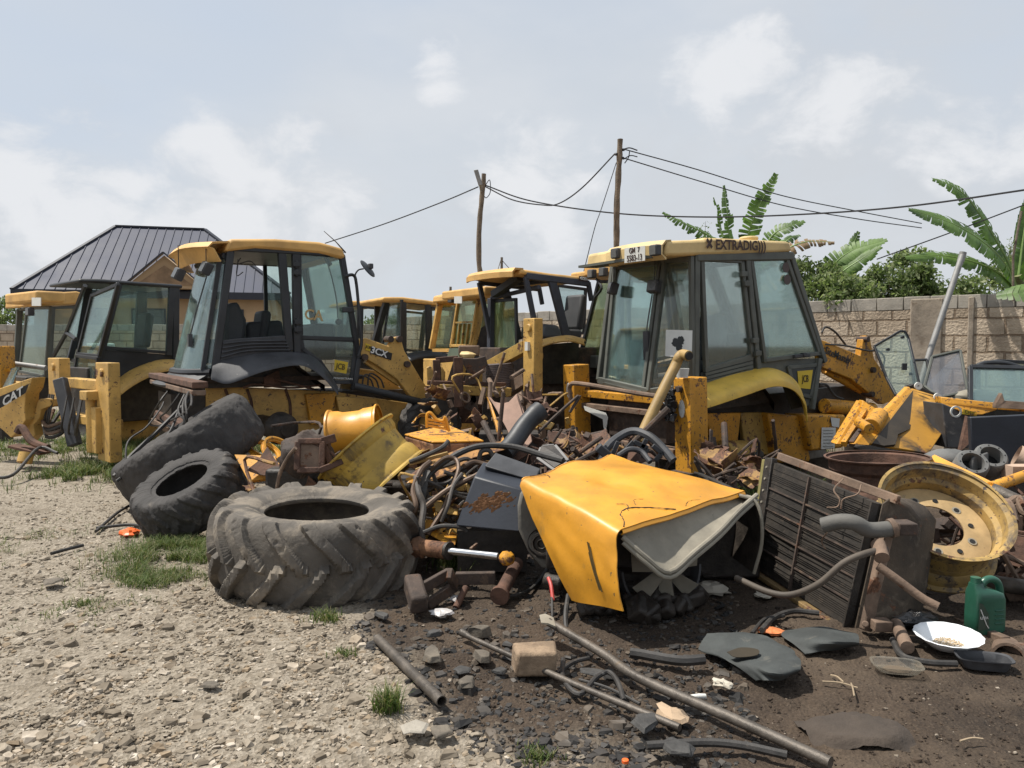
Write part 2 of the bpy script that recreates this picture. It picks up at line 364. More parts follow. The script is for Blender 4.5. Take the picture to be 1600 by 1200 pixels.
def build_ground():
    xs = axis_vals(-900, -4.6, 4.6, 900, .018, 1.25); ys = axis_vals(-300, 2.3, 8.2, 1800, .018, 1.2)
    gx, gy = np.meshgrid(xs, ys); z = gheight(gx, gy)
    fine = (fbm(gx*14, gy*14, 4, 21)-.5)*.022 + np.maximum(0, fbm(gx*30, gy*30, 2, 22)-.55)*.03
    z = z + fine*np.exp(-((gy-4.5)/5)**4)*(np.abs(gx) < 8)
    n, m = gx.shape; v = np.stack([gx, gy, z], -1).reshape(-1, 3)
    i = np.arange(n*m).reshape(n, m); q = np.stack([i[:-1, :-1], i[:-1, 1:], i[1:, 1:], i[1:, :-1]], -1).reshape(-1, 4)
    me = bpy.data.meshes.new('ground'); me.vertices.add(len(v)); me.vertices.foreach_set('co', v.ravel())
    me.loops.add(q.size); me.loops.foreach_set('vertex_index', q.ravel()); me.polygons.add(len(q))
    me.polygons.foreach_set('loop_start', np.arange(0, q.size, 4)); me.update(calc_edges=True)
    me.polygons.foreach_set('use_smooth', np.ones(len(q), bool))
    at = me.attributes.new('soil', 'FLOAT', 'POINT'); at.data.foreach_set('value', dark_mask(gx, gy).ravel().astype(np.float32))
    o = bpy.data.objects.new('ground', me); COL.objects.link(o); tag(o, kind='structure')
    m = bpy.data.materials.new('gravel_and_oily_soil'); m.use_nodes = True; nt = m.node_tree; N = nt.nodes; L = nt.links; b = N['Principled BSDF']
    tc = N.new('ShaderNodeTexCoord'); A = N.new('ShaderNodeAttribute'); A.attribute_name = 'soil'
    def noise(s, d=6, r=.6):
        k = N.new('ShaderNodeTexNoise'); k.inputs['Scale'].default_value = s; k.inputs['Detail'].default_value = d; k.inputs['Roughness'].default_value = r; L.new(tc.outputs['Object'], k.inputs[0]); return k.outputs[0]
    def vor(s):
        k = N.new('ShaderNodeTexVoronoi'); k.inputs['Scale'].default_value = s; L.new(tc.outputs['Object'], k.inputs[0]); return k
    def ramp(v, stops):
        k = N.new('ShaderNodeValToRGB'); L.new(v, k.inputs[0]); e = k.color_ramp.elements
        while len(e) < len(stops): e.new(.5)
        for x, (p, c) in zip(e, stops): x.position = p; x.color = (*c, 1)
        return k.outputs[0]
    def mix(f, a, c, t='MIX'):
        k = N.new('ShaderNodeMix'); k.data_type = 'RGBA'; k.blend_type = t
        if isinstance(f, float): k.inputs[0].default_value = f
        else: L.new(f, k.inputs[0])
        for i, x in ((6, a), (7, c)):
            if isinstance(x, tuple): k.inputs[i].default_value = (*x, 1)
            else: L.new(x, k.inputs[i])
        return k.outputs[2]
    n1 = noise(1.1, 7, .65); n2 = noise(9, 8, .7); v1 = vor(55); v2 = vor(130)
    pale = ramp(n1, [(.3, (.185, .15, .108)), (.5, (.295, .25, .187)), (.7, (.40, .345, .268))])
    pale = mix(.65, pale, ramp(v1.outputs['Color'], [(.1, (.12, .097, .07)), (.5, (.28, .238, .183)), (.9, (.47, .41, .33))]))
    pale = mix(.3, pale, ramp(n2, [(.35, (.085, .068, .045)), (.65, (.25, .22, .18))]))
    dark = ramp(n1, [(.3, (.028, .020, .014)), (.55, (.062, .043, .029)), (.75, (.12, .084, .054))])
    dark = mix(.35, dark, ramp(v2.outputs['Color'], [(.1, (.012, .01, .009)), (.7, (.06, .043, .03)), (.97, (.14, .11, .08))]))
    n5 = noise(.8, 8, .7); k5 = N.new('ShaderNodeMapRange'); L.new(n5, k5.inputs[0]); k5.inputs[1].default_value = .48; k5.inputs[2].default_value = .68; k5.inputs[4].default_value = .6
    dark = mix(k5.outputs[0], dark, (.125, .093, .064)); n6 = noise(2.6, 7, .7); k6 = N.new('ShaderNodeMapRange'); L.new(n6, k6.inputs[0]); k6.inputs[1].default_value = .52; k6.inputs[2].default_value = .64; k6.inputs[4].default_value = .5; pale = mix(k6.outputs[0], pale, (.15, .12, .085))
    L.new(mix(A.outputs['Fac'], pale, dark), b.inputs['Base Color']); b.inputs['Roughness'].default_value = .9; b.inputs['Specular IOR Level'].default_value = .3
    bp = N.new('ShaderNodeBump'); bp.inputs['Strength'].default_value = .8; bp.inputs['Distance'].default_value = .012
    mm = N.new('ShaderNodeMath'); mm.operation = 'ADD'; L.new(v1.outputs['Distance'], mm.inputs[0]); L.new(noise(60, 5, .7), mm.inputs[1]); L.new(mm.outputs[0], bp.inputs['Height']); L.new(bp.outputs[0], b.inputs['Normal'])
    me.materials.append(m)
build_ground()

def ramp_island(name, stops, rough=.85):
    m = bpy.data.materials.new(name); m.use_nodes = True; nt = m.node_tree; N = nt.nodes; L = nt.links; b = N['Principled BSDF']
    g = N.new('ShaderNodeNewGeometry'); k = N.new('ShaderNodeValToRGB'); L.new(g.outputs['Random Per Island'], k.inputs[0]); e = k.color_ramp.elements
    while len(e) < len(stops): e.new(.5)
    for x, (p, c) in zip(e, stops): x.position = p; x.color = (*c, 1)
    tc = N.new('ShaderNodeTexCoord'); n = N.new('ShaderNodeTexNoise'); n.inputs['Scale'].default_value = 25; n.inputs['Detail'].default_value = 6; L.new(tc.outputs['Object'], n.inputs[0])
    mx = N.new('ShaderNodeMix'); mx.data_type = 'RGBA'; mx.blend_type = 'MULTIPLY'; mx.inputs[0].default_value = 1
    r2 = N.new('ShaderNodeValToRGB'); L.new(n.outputs[0], r2.inputs[0]); r2.color_ramp.elements[0].position = .3; r2.color_ramp.elements[0].color = (.62, .6, .57, 1); r2.color_ramp.elements[1].position = .7
    L.new(k.outputs[0], mx.inputs[6]); L.new(r2.outputs[0], mx.inputs[7]); L.new(mx.outputs[2], b.inputs['Base Color']); b.inputs['Roughness'].default_value = rough; b.inputs['Specular IOR Level'].default_value = .3
    return m
def raw_mesh(name, v, faces, mat, **t):
    me = bpy.data.meshes.new(name); k = faces.shape[1]; me.vertices.add(len(v)); me.vertices.foreach_set('co', v.ravel().astype(np.float32))
    me.loops.add(faces.size); me.loops.foreach_set('vertex_index', faces.ravel().astype(np.int32)); me.polygons.add(len(faces)); me.polygons.foreach_set('loop_start', np.arange(0, faces.size, k, dtype=np.int32))
    me.update(calc_edges=True); me.polygons.foreach_set('use_smooth', np.zeros(len(faces), bool)); me.materials.append(mat); o = bpy.data.objects.new(name, me); COL.objects.link(o); tag(o, **t); return o
def stone_bases(k=14, flat=.45):
    out = []
    bm = bmesh.new(); bm.free()
    a5 = np.arange(6)/6*6.283
    for i in range(k):                            # angular shale flakes: uneven six-sided plates with broken edges
        a = a5+rng.uniform(-.42, .42, 6); r = rng.uniform(.55, 1.15, 6); th = flat*rng.uniform(.25, .9); e = rng.uniform(.6, 1.05)
        top = np.stack([np.cos(a)*r*rng.uniform(.6, .98, 6), np.sin(a)*r*e*rng.uniform(.6, .98, 6), th*rng.uniform(.5, 1.1, 6)], -1); bot = np.stack([np.cos(a)*r, np.sin(a)*r*e, -th*rng.uniform(.5, 1.1, 6)], -1)
        out.append(np.concatenate([top, bot]))
    f = [[0, 1, 2], [0, 2, 3], [0, 3, 5], [3, 4, 5], [6, 8, 7], [6, 9, 8], [6, 11, 9], [9, 11, 10]]
    for i in range(6): j = (i+1) % 6; f += [[i, i+6, j], [j, i+6, j+6]]
    return out, np.array(f)
BASES, BF = stone_bases()
def scatter(name, xy, size, mat, sink=.35, tilt=.35, **t):
    n = len(xy); idx = rng.integers(0, len(BASES), n); B = np.stack(BASES)[idx]            # n,12,3
    a = rng.uniform(0, 6.283, n); ca, sa = np.cos(a), np.sin(a); v = B*size[:, None, None]
    tx = rng.normal(0, tilt, n); ct, st = np.cos(tx), np.sin(tx)
    y = v[:, :, 1]*ct[:, None] - v[:, :, 2]*st[:, None]; z = v[:, :, 1]*st[:, None] + v[:, :, 2]*ct[:, None]; x = v[:, :, 0]
    X_ = x*ca[:, None]-y*sa[:, None]; Y2 = x*sa[:, None]+y*ca[:, None]
    z0 = gheight(xy[:, 0], xy[:, 1]) + size*.25*(1-sink)
    V = np.stack([X_+xy[:, :1], Y2+xy[:, 1:], z+z0[:, None]], -1).reshape(-1, 3)
    F = (BF[None]+np.arange(n)[:, None, None]*12).reshape(-1, 3)
    return raw_mesh(name, V, F, mat, **t)
def sample_xy(n, x0, x1, y0, y1, power=1.7):
    """more near the camera"""
    u = rng.random(n); a, b = y0**(1-power), y1**(1-power); y = (a+(b-a)*u)**(1/(1-power)); x = rng.uniform(-1, 1, n)*(y*.78+.4)
    k = (x > x0) & (x < x1); return np.stack([x[k], y[k]], -1)
PALE = ramp_island('pale_shale_chips', [(0, (.13, .107, .08)), (.3, (.24, .2, .15)), (.6, (.36, .31, .245)), (.82, (.29, .22, .145)), (1, (.56, .50, .42))])
DARKS = ramp_island('dark_slate_chips', [(0, (.02, .02, .02)), (.4, (.045, .042, .04)), (.75, (.085, .075, .065)), (1, (.15, .12, .09))], .6)
CLOD = ramp_island('soil_crumbs', [(0, (.025, .018, .013)), (.6, (.06, .042, .03)), (.93, (.11, .08, .055)), (1, (.35, .3, .24))])
def build_gravel():
    xy = sample_xy(190000, -6, 5, 2.6, 13); dm = dark_mask(xy[:, 0], xy[:, 1]); k = dm < .5*rng.random(len(xy))+.2
    p = xy[k]; s = np.clip(rng.lognormal(-4.85, .62, len(p)), .003, .055); dens = fbm(p[:, 0]*2, p[:, 1]*2, 4, 5); k2 = rng.random(len(p)) < np.clip((dens-.25)*2.2, .25, 1)
    scatter('gravel', p[k2], s[k2], PALE, kind='stuff')
    xy = sample_xy(48000, -2, 6, 2.6, 9); dm = dark_mask(xy[:, 0], xy[:, 1])
    edge = np.exp(-((dm-.55)/.35)**2); k = (dm > .25) & (xy[:, 0] < 1.0+.25*(xy[:, 1]-3)); p = xy[k]; k2 = rng.random(len(p)) < .25+.75*edge[k]
    p = p[k2]; scatter('slate_rubble', p, np.clip(rng.lognormal(-4.35, .55, len(p)), .004, .055), DARKS, kind='stuff')
    xy = sample_xy(26000, -1, 8, 2.6, 10); dm = dark_mask(xy[:, 0], xy[:, 1]); p = xy[dm > .6]
    scatter('soil_clods', p, np.clip(rng.lognormal(-5.15, .45, len(p)), .002, .02), CLOD, kind='stuff')
build_gravel()

# ---------------- grass ----------------
GRASS = ramp_island('green_grass', [(0, (.06, .10, .025)), (.45, (.11, .165, .04)), (.75, (.17, .21, .07)), (.9, (.30, .27, .13)), (1, (.36, .32, .19))], .6)
def blades(spots, hmin, hmax, width=.004, spread=.5):
    n = len(spots); base = np.array(spots); h = rng.uniform(hmin, hmax, n); a = rng.uniform(0, 6.283, n); lean = rng.uniform(.1, 1, n)*spread*h
    dx, dy = np.cos(a), np.sin(a); px, py = -dy*width, dx*width
    V = []
    for t, wd in ((0, 1), (.4, .85), (.75, .55), (1, .05)):
        cx = base[:, 0]+dx*lean*t*t; cy = base[:, 1]+dy*lean*t*t; cz = base[:, 2]+h*(t-.25*spread*t*t)
        V.append(np.stack([cx-px*wd, cy-py*wd, cz], -1)); V.append(np.stack([cx+px*wd, cy+py*wd, cz], -1))
    V = np.stack(V, 1).reshape(-1, 3); o = np.arange(n)[:, None, None]*8
    F = (np.array([[0, 1, 3, 2], [2, 3, 5, 4], [4, 5, 7, 6]])[None]+o).reshape(-1, 4); return V, F
def grass_patch(name, cx, cy, rx, ry, n, h0, h1, wd=.003, thin=.5, **t):
    n = int(n*1.3); p = rng.normal(size=(n, 2))*.55; x = cx+p[:, 0]*rx; y = cy+p[:, 1]*ry
    k = fbm(x*5, y*5, 3, 9) > thin; x, y = x[k], y[k]; V, F = blades(np.stack([x, y, gheight(x, y)], -1), h0, h1*1.15, wd, 1.3)
    return raw_mesh(name, V, F, GRASS, **t)
def patches():
    for i, (px, py, rx, ry, n, h0, h1) in enumerate([(275, 868, .42, .5, 5200, .04, .13), (240, 905, .35, .25, 1500, .03, .08), (150, 740, .7, .9, 5200, .06, .18),
            (230, 700, .8, 1.2, 4500, .08, .25), (60, 700, 1.2, 1.3, 5500, .05, .16), (110, 655, 1.3, 1., 3500, .1, .3), (130, 950, .35, .3, 500, .02, .05), (20, 850, .5, .6, 700, .03, .07),
            (390, 700, .7, .8, 3000, .05, .2), (1170, 760, .6, .8, 2600, .08, .25), (1235, 705, .5, .4, 1200, .1, .3)]):
        g = G(px, py); grass_patch('grass', g.x, g.y, rx, ry, n, h0, h1, .0021 if g.y < 7 else .004, kind='stuff')
    tufts = [((608, 1105), .055, 260, .07, .15, 'bright green grass tuft in the gravel below the short pipe'), ((725, 885), .17, 700, .06, .2, 'grass clump behind the big tyre under the chromed cylinder'),
             ((470, 1180), .05, 0, 0, 0, ''), ((840, 1175), .07, 260, .02, .05, 'low grey-green weed in the gravel at the bottom edge'), ((540, 1020), .06, 140, .02, .05, 'small weed in the gravel left of the short pipe'),
             ((510, 965), .09, 200, .03, .09, 'weed at the foot of the big tyre'), ((470, 548+330), .0, 0, 0, 0, ''), ((130, 1075-130), .05, 90, .02, .05, 'sparse grass tuft alone in the pale gravel at left')]
    for (px, py), r, n, h0, h1, lab in tufts:
        if not n: continue
        g = G(px, py); p = rng.normal(size=(n, 2))*r*.5; x = g.x+p[:, 0]; y = g.y+p[:, 1]
        V, F = blades(np.stack([x, y, gheight(x, y)], -1)-np.array([g.x, g.y, 0]), h0, h1, .0028, .9)
        o = raw_mesh('grass_tuft', V, F, GRASS, label=lab, cat='grass tuft'); o.location = (g.x, g.y, 0)
patches()

# ---------------- boundary walls ----------------
def block_mat(name, w_, h_):
    m = bpy.data.materials.new(name); m.use_nodes = True; nt = m.node_tree; N = nt.nodes; L = nt.links; b = N['Principled BSDF']
    uv = N.new('ShaderNodeUVMap')
    br = N.new('ShaderNodeTexBrick'); br.inputs['Scale'].default_value = 1; br.inputs['Brick Width'].default_value = w_; br.inputs['Row Height'].default_value = h_
    br.inputs['Mortar Size'].default_value = .024; br.inputs['Mortar Smooth'].default_value = .5; br.inputs['Color1'].default_value = (.52, .45, .36, 1); br.inputs['Color2'].default_value = (.42, .355, .275, 1); br.inputs['Mortar'].default_value = (.25, .195, .14, 1)
    nz = N.new('ShaderNodeTexNoise'); nz.inputs['Scale'].default_value = 5; nz.inputs['Detail'].default_value = 5; L.new(uv.outputs[0], nz.inputs[0])
    dv = N.new('ShaderNodeVectorMath'); dv.operation = 'MULTIPLY_ADD'; L.new(nz.outputs['Color'], dv.inputs[0]); dv.inputs[1].default_value = (.055, .055, 0); L.new(uv.outputs[0], dv.inputs[2]); L.new(dv.outputs[0], br.inputs[0])
    tc = N.new('ShaderNodeTexCoord'); n = N.new('ShaderNodeTexNoise'); n.inputs['Scale'].default_value = 1.2; n.inputs['Detail'].default_value = 9; n.inputs['Roughness'].default_value = .7; L.new(tc.outputs['Object'], n.inputs[0])
    r = N.new('ShaderNodeValToRGB'); L.new(n.outputs[0], r.inputs[0]); r.color_ramp.elements[0].position = .3; r.color_ramp.elements[0].color = (.55, .5, .46, 1); r.color_ramp.elements[1].position = .65; r.color_ramp.elements[1].color = (1.1, 1.05, 1, 1)
    mx = N.new('ShaderNodeMix'); mx.data_type = 'RGBA'; mx.blend_type = 'MULTIPLY'; mx.inputs[0].default_value = 1; L.new(br.outputs[0], mx.inputs[6]); L.new(r.outputs[0], mx.inputs[7]); L.new(mx.outputs[2], b.inputs['Base Color'])
    b.inputs['Roughness'].default_value = .95
    bp = N.new('ShaderNodeBump'); bp.inputs['Distance'].default_value = .03; bp.inputs['Strength'].default_value = .9; s = N.new('ShaderNodeMath'); s.operation = 'MULTIPLY_ADD'; L.new(br.outputs['Fac'], s.inputs[0]); s.inputs[1].default_value = -1
    n2 = N.new('ShaderNodeTexNoise'); n2.inputs['Scale'].default_value = 22; n2.inputs['Detail'].default_value = 7; L.new(tc.outputs['Object'], n2.inputs[0]); L.new(n2.outputs[0], s.inputs[2]); L.new(s.outputs[0], bp.inputs['Height']); L.new(bp.outputs[0], b.inputs['Normal'])
    return m
BLOCKM = block_mat('mud_block_masonry', .54, .31)
COPING = M('grey_cement_course', (.33, .30, .255), .95, var=.25, scale=3, dirt=.3, dirtc=(.2, .15, .1), bump=.8, bscale=20)
def wall(name, a, b, h, label, pillars=(), cope=.25):
    a, b = Vector(a), Vector(b); L_ = (b-a).length; th = .2; ang = math.atan2(b.y-a.y, b.x-a.x)
    root = thing(name, label, 'wall', a, (0, 0, ang))
    me = bpy.data.meshes.new('masonry'); hs = h-cope; nx = max(2, int(L_/.47))
    # blocks course by course, slightly uneven
    v = [(0, 0, -.3), (L_, 0, -.3), (L_, 0, hs), (0, 0, hs), (0, th, -.3), (L_, th, -.3), (L_, th, hs), (0, th, hs)]
    f = [(0, 1, 2, 3), (5, 4, 7, 6), (1, 5, 6, 2), (4, 0, 3, 7), (3, 2, 6, 7), (4, 5, 1, 0)]
    me.from_pydata(v, [], f); uvl = me.uv_layers.new(name='UVMap')
    for p in me.polygons:
        for li in p.loop_indices:
            c = me.vertices[me.loops[li].vertex_index].co; uvl.data[li].uv = (c.x+c.y, c.z)
    me.materials.append(BLOCKM); o = bpy.data.objects.new('masonry', me); COL.objects.link(o); o.parent = root
    mb = MB(); x = 0; random.seed(3)
    while x < L_:
        l = random.uniform(.42, .5); dz = random.uniform(-.012, .012); mb.box((x+l/2, th/2+random.uniform(-.008, .008), hs+.004+(cope+dz)/2), (l-.012, th+.012, cope+dz)); x += l
    put(mb, 'coping', COPING, root, bevel=.012)
    for (x, w_) in pillars: put(MB().box((x, .09, h/2-.1), (w_, th+.06, h+.12)).jitter(.012, 5), 'pillar', M('rough_brown_render', (.27, .225, .175), .95, var=.35, scale=3, dirt=.5, dirtc=(.16, .12, .085), bump=1., bscale=14), root, bevel=.02)
    return root
WR0, WR1 = P(1680, 545, 12.9), P(1240, 545, 16.2); WR0.z = WR1.z = 0; d = (WR1-WR0).normalized(); WRC = WR0 + d*18
Lp = (P(1447, 545, 14.5)-WR0); xp = Vector((Lp.x, Lp.y, 0)).dot(d)
wall('block_wall', WRC, WR0 - d*3, 2.58, 'tan sandcrete block wall with a cement pillar behind the right-hand glass doors', pillars=((18-xp, .55), (18-xp+.75, .1)))
wall('block_wall', (-40, 31, 0), (WRC.x-.1, 31, 0), 2.5, 'distant brown block wall under the bush at far left')

# ---------------- house ----------------
ROOFM = M('charcoal_metal_roofing', (.040, .046, .074), .65, metal=0, var=.15, scale=.6, dirt=.3, dirtc=(.11, .10, .105), bump=.05, bscale=6)
FASC = M('dark_navy_fascia', (.018, .02, .03), .5, var=.1, bump=0)
STUC = M('tan_render', (.42, .29, .17), .9, var=.1, scale=.7, dirt=.2, dirtc=(.33, .22, .13), bump=.3, bscale=12)
STUCD = M('brown_stone_facing', (.26, .17, .10), .9, var=.3, scale=2, bump=.5, bscale=8)
def house():
    D = 34.
    e0, e1 = P(18, 452, D), P(452, 473, D+3.); zE = P(18, 452, D).z
    apex = P(176, 351, D+5.5); apex2 = P(325, 364, D+8.5)
    ux = (Vector((e1.x, e1.y, 0))-Vector((e0.x, e0.y, 0))); Lf = ux.length; ux.normalize(); uy = Vector((-ux.y, ux.x, 0))
    root = thing('hip_roof_house', 'tan house with charcoal ribbed hip roof and small gable beyond the wall at left', 'house', (e0.x, e0.y, 0), (0, 0, math.atan2(ux.y, ux.x)))
    dep = 11.; zt = apex.z; zt2 = zt
    # local: x along the front eave, y into the depth
    A = (apex - Vector((e0.x, e0.y, 0))); ax = A.dot(ux)
    A2 = (apex2 - Vector((e0.x, e0.y, 0))); ax2 = A2.dot(ux)
    E = [(0, 0, zE), (Lf, 0, zE), (Lf, dep, zE), (0, dep, zE)]; r0 = (ax, dep/2, zt); r1 = (max(ax2, ax+3), dep/2, zt)
    mb = MB(); mb.add([*E, r0, r1], [(0, 1, 5, 4), (1, 2, 5), (2, 3, 4, 5), (3, 0, 4), (3, 2, 1, 0)])
    roof = put(mb, 'roof', ROOFM, root, ang=10)
    # standing seams on the front slope and the left hip
    mb = MB(); a, b, c_, d_ = [Vector(p) for p in (E[0], E[1], r1, r0)]
    n = (b-a).cross(d_-a).normalized(); k = int(Lf/.42)
    for i in range(1, k):
        x = Lf*i/k
        if x < d_.x: t = x/d_.x
        elif x > c_.x: t = (Lf-x)/(Lf-c_.x)
        else: t = 1.
        p = Vector((x, 0, zE)); q = p.lerp(Vector((x, dep/2, zt)), t); mb.beam(p+n*.015, q+n*.015, .03, .045, n)
    put(mb, 'roof_rib', ROOFM, roof)
    mb = MB(); mb.beam(a+Z*.03, d_+Z*.03, .22, .08, Z); mb.beam(b+Z*.03, c_+Z*.03, .22, .08, Z); mb.beam(d_+Z*.03, c_+Z*.03, .24, .08, Z); put(mb, 'ridge_cap', FASC, roof)
    mb = MB(); mb.box((Lf/2, .02, zE-.14), (Lf+.1, .05, .34)); mb.box((0, dep/2, zE-.14), (.05, dep, .34)); mb.box((Lf, dep/2, zE-.14), (.05, dep, .34)); mb.box((Lf/2, dep/2, zE-.22), (Lf-.1, dep-.1, .04)); put(mb, 'fascia', FASC, root)
    put(MB().box((Lf/2, dep/2, (zE-.25)/2), (Lf-1.3, dep-1.3, zE-.25)), 'wall', STUC, root)
    # small gable dormer
    gx = (P(243, 430, D-1)-Vector((e0.x, e0.y, 0))).dot(ux); hw = 1.72; zb = zE+.12; ztp = zE+1.62
    mb = MB(); mb.add([(gx-hw, -.6, zb), (gx+hw, -.6, zb), (gx, -.6, ztp), (gx-hw, dep*.3, zb), (gx+hw, dep*.3, zb), (gx, dep*.3, ztp)], [(0, 1, 2), (3, 5, 4), (0, 2, 5, 3), (1, 4, 5, 2), (0, 3, 4, 1)])
    put(mb, 'gable', STUC, root); mb = MB()
    for s in (-1, 1):
        mb.beam((gx+s*(hw+.35), -.75, zb-.25), (gx, -.75, ztp+.12), .06, .34, Y_)
    put(mb, 'gable_trim', FASC, root)
    put(MB().add([(gx-hw+.5, -.63, zb+.15), (gx+hw-.5, -.63, zb+.15), (gx, -.63, ztp-.45), (gx-hw+.5, -.6, zb+.15), (gx+hw-.5, -.6, zb+.15), (gx, -.6, ztp-.45)], [(0, 1, 2), (0, 2, 5, 3), (1, 4, 5, 2), (0, 3, 4, 1)]), 'gable_panel', STUCD, root)
    for x in (Lf-2.9, Lf-.9-5.5, 3.):
        w_ = put(MB().box((x, .63, zE-1.3), (1.5, .06, 1.1)), 'window', FASC, root); put(MB().box((x, .59, zE-1.3), (1.35, .02, .95)), 'pane', GLD, w_)
house()
# ---------------- poles and wires ----------------
WOOD = M('weathered_pole_wood', (.17, .135, .10), .9, var=.35, scale=6, streak=.5, dirtc=(.07, .05, .04), bump=.8)
WIRE = M('black_cable', (.02, .02, .022), .5, bump=0)
GALV = M('galvanised_steel', (.26, .255, .245), .6, metal=.3, var=.2, scale=5, dirt=.3, dirtc=(.2, .15, .1), rust=.15)
def pole(pix, Yd, r0, r1, label, kn):
    pts = smooth_path([P(x, y, Yd) for x, y in pix], 5); n = len(pts); rs = [(r0+(r1-r0)*i/(n-1))*(1+.16*math.sin(i*1.7+kn)*(random.random())) for i in range(n)]
    t = thing('utility_pole', label, 'pole', pts[0]); put(MB().tube(pts, rs, 10).jitter(.012, 4), 'pole', WOOD, t, world=True); return t
p1 = pole([(756, 640), (755, 470), (748, 405), (750, 340), (754, 300), (756, 272)], 16., .06, .048, 'grey knobbly wooden pole with a street lamp at its top behind the cabs', 1)
mb = MB().sheet([P(740, 266, 15.8), P(747, 265, 15.8), P(754, 289, 15.8), P(748, 291, 15.8)], .05); lp_ = put(mb, 'lamp_head', GALV, p1, world=True, bevel=.01)
put(MB().tube([P(750, 288, 15.8), P(752, 300, 15.95)], .025), 'lamp_arm', GALV, lp_, world=True)
p2 = pole([(961, 600), (962, 470), (963, 375), (964, 320), (967, 260), (969, 218)], 14., .062, .05, 'tall brown wooden pole rising behind the right-hand cab roof', 2)
mb = MB()
for (x, y) in ((972, 234), (971, 247), (961, 241)): mb.cyl(P(x, y, 14), P(x+3, y, 13.96), .025, n=8)
put(mb, 'insulator', BLACK, p2, world=True)
def wire(pix, r, label):
    t = put(MB().tube(smooth_path([P(*p) for p in pix], 10), r, 5), 'overhead_wire', WIRE, label=label, cat='wire', group=None)
wire([(508, 380, 20), (600, 350, 18.8), (690, 316, 17.5), (747, 292, 16)], .014, 'thin overhead wire running down left from the lamp pole')
wire([(757, 291, 16), (800, 312, 15.6), (845, 320, 15.2), (873, 318, 14.8), (910, 293, 14.4), (961, 240, 14)], .013, 'overhead wire sagging between the lamp pole and the tall brown pole')
wire([(757, 289, 16), (830, 314, 15.5), (960, 333, 14.6), (1100, 339, 13.7), (1250, 335, 12.6), (1420, 322, 11.3), (1640, 291, 9.8)], .014, 'thick black overhead cable crossing from the lamp pole to the right edge')
wire([(975, 233, 14), (1090, 265, 14.6), (1220, 305, 15.4), (1340, 330, 16), (1440, 349, 17)], .011, 'upper of two thin wires running down right from the tall pole')
wire([(975, 247, 14), (1090, 282, 14.6), (1220, 320, 15.4), (1340, 342, 16), (1440, 356, 17)], .011, 'lower of two thin wires running down right from the tall pole')
wire([(963, 254, 14), (940, 325, 14), (929, 357, 14), (912, 425, 14.3)], .008, 'thin stay wire slanting down from the tall brown pole')
wire([(1370, 405, 15), (1500, 358, 14), (1640, 305, 13)], .012, 'short wire rising to the right edge behind the banana leaves')
mb = MB().tube(smooth_path([P(975, 233, 14), P(984, 231, 14), P(996, 235, 14)], 4), .012, 5).tube(smooth_path([P(976, 255, 14), P(982, 246, 14), P(984, 235, 14)], 4), .01, 5).tube(smooth_path([P(974, 249, 14), P(985, 243, 14), P(996, 245, 14)], 4), .01, 5)
put(mb, 'wire_tail', WIRE, p2, world=True)
put(MB().tube(smooth_path([P(757, 292, 16), P(765, 281, 16), P(766, 300, 16), P(760, 309, 16), P(756, 306, 16)], 5), .009, 5), 'wire_loop', WIRE, p1, world=True)
for px, y0, y1, lab in ((783, 402, 470, 'short thin pole with stay wires behind the open cab'), (703, 448, 480, 'thin dark mast above the small dark cab')):
    put(MB().cyl(P(px, y1+90, 22), P(px+1, y0, 22), .05, .035, 8).tube([P(px, y0+3, 22), P(px-9, y0+32, 22)], .01, 4).tube([P(px, y0+3, 22), P(px+15, y0+20, 22)], .01, 4), 'thin_pole', WOOD, label=lab, cat='pole')

# ---------------- plants behind the wall ----------------
LEAFB = M('banana_leaf_green', (.075, .14, .035), .5, var=.4, scale=2, two=(.13, .21, .055), dirt=.12, dirtc=(.22, .17, .07), bump=.1)
translucent(LEAFB, .3)
LEAFP = M('pale_banana_midrib', (.20, .30, .09), .5, var=.2)
LEAFD = M('dry_banana_leaf', (.22, .15, .08), .8, var=.3)
STEMB = M('banana_stem', (.16, .17, .07), .7, var=.3, dirt=.4, dirtc=(.14, .09, .05))
def banana_leaf(pix, wid, fold=.5, tear=.5, dry=0.):
    wid *= 1.05; fold *= .6
    """midrib through (px,py,Y); blade of torn strips on both sides"""
    rib = smooth_path([P(*p) for p in pix], 12); n = len(rib); mb = MB(); mr_ = MB().tube(rib, [max(.006, .03*(1-i/n)) for i in range(n)], 6)
    L_ = sum((rib[i+1]-rib[i]).length for i in range(n-1)); steps = int(L_/.075); acc = 0; pts = []
    for i in range(n-1):
        seg = rib[i+1]-rib[i]; l = seg.length
        while acc < l: pts.append((rib[i]+seg*(acc/l), seg.normalized())); acc += L_/steps
        acc -= l
    for s in (-1, 1):
        prev = None; lean = 0
        for i, (p, t) in enumerate(pts):
            u = i/len(pts); wv = wid*math.sin(math.pi*min(1, (u*.93+.07)))**.55*(1-.25*u)
            side = t.cross(Vector((0, -.75, .66)));
            if side.length < .2: side = t.cross(X)
            side = side.normalized()*s; upv = side.cross(t)*s; upv = -upv if upv.z < 0 else upv
            if random.random() < tear: lean = random.uniform(-.35, .35)*tear; gap = random.uniform(.0, .5)*tear; droop = random.uniform(0, .5)*tear
            else: gap = 0; droop = 0
            wv *= random.uniform(.9, 1.0) if gap == 0 else random.uniform(.6, .95)
            out = []
            for k in range(4):
                q = k/3.; d = side*(wv*q*math.cos(fold*q)) + upv*(wv*.25*q - (fold+droop)*.9*wv*q*q) + t*(wv*(.25+lean)*q) ; out.append(p+d)
            step = L_/len(pts)*(1.04-gap*.8); mb.add(out + [a+t*step*(1 if k < 3 else .9) for k, a in enumerate(out)], [(k, k+1, k+5, k+4) for k in range(3)])
    return mb, mr_
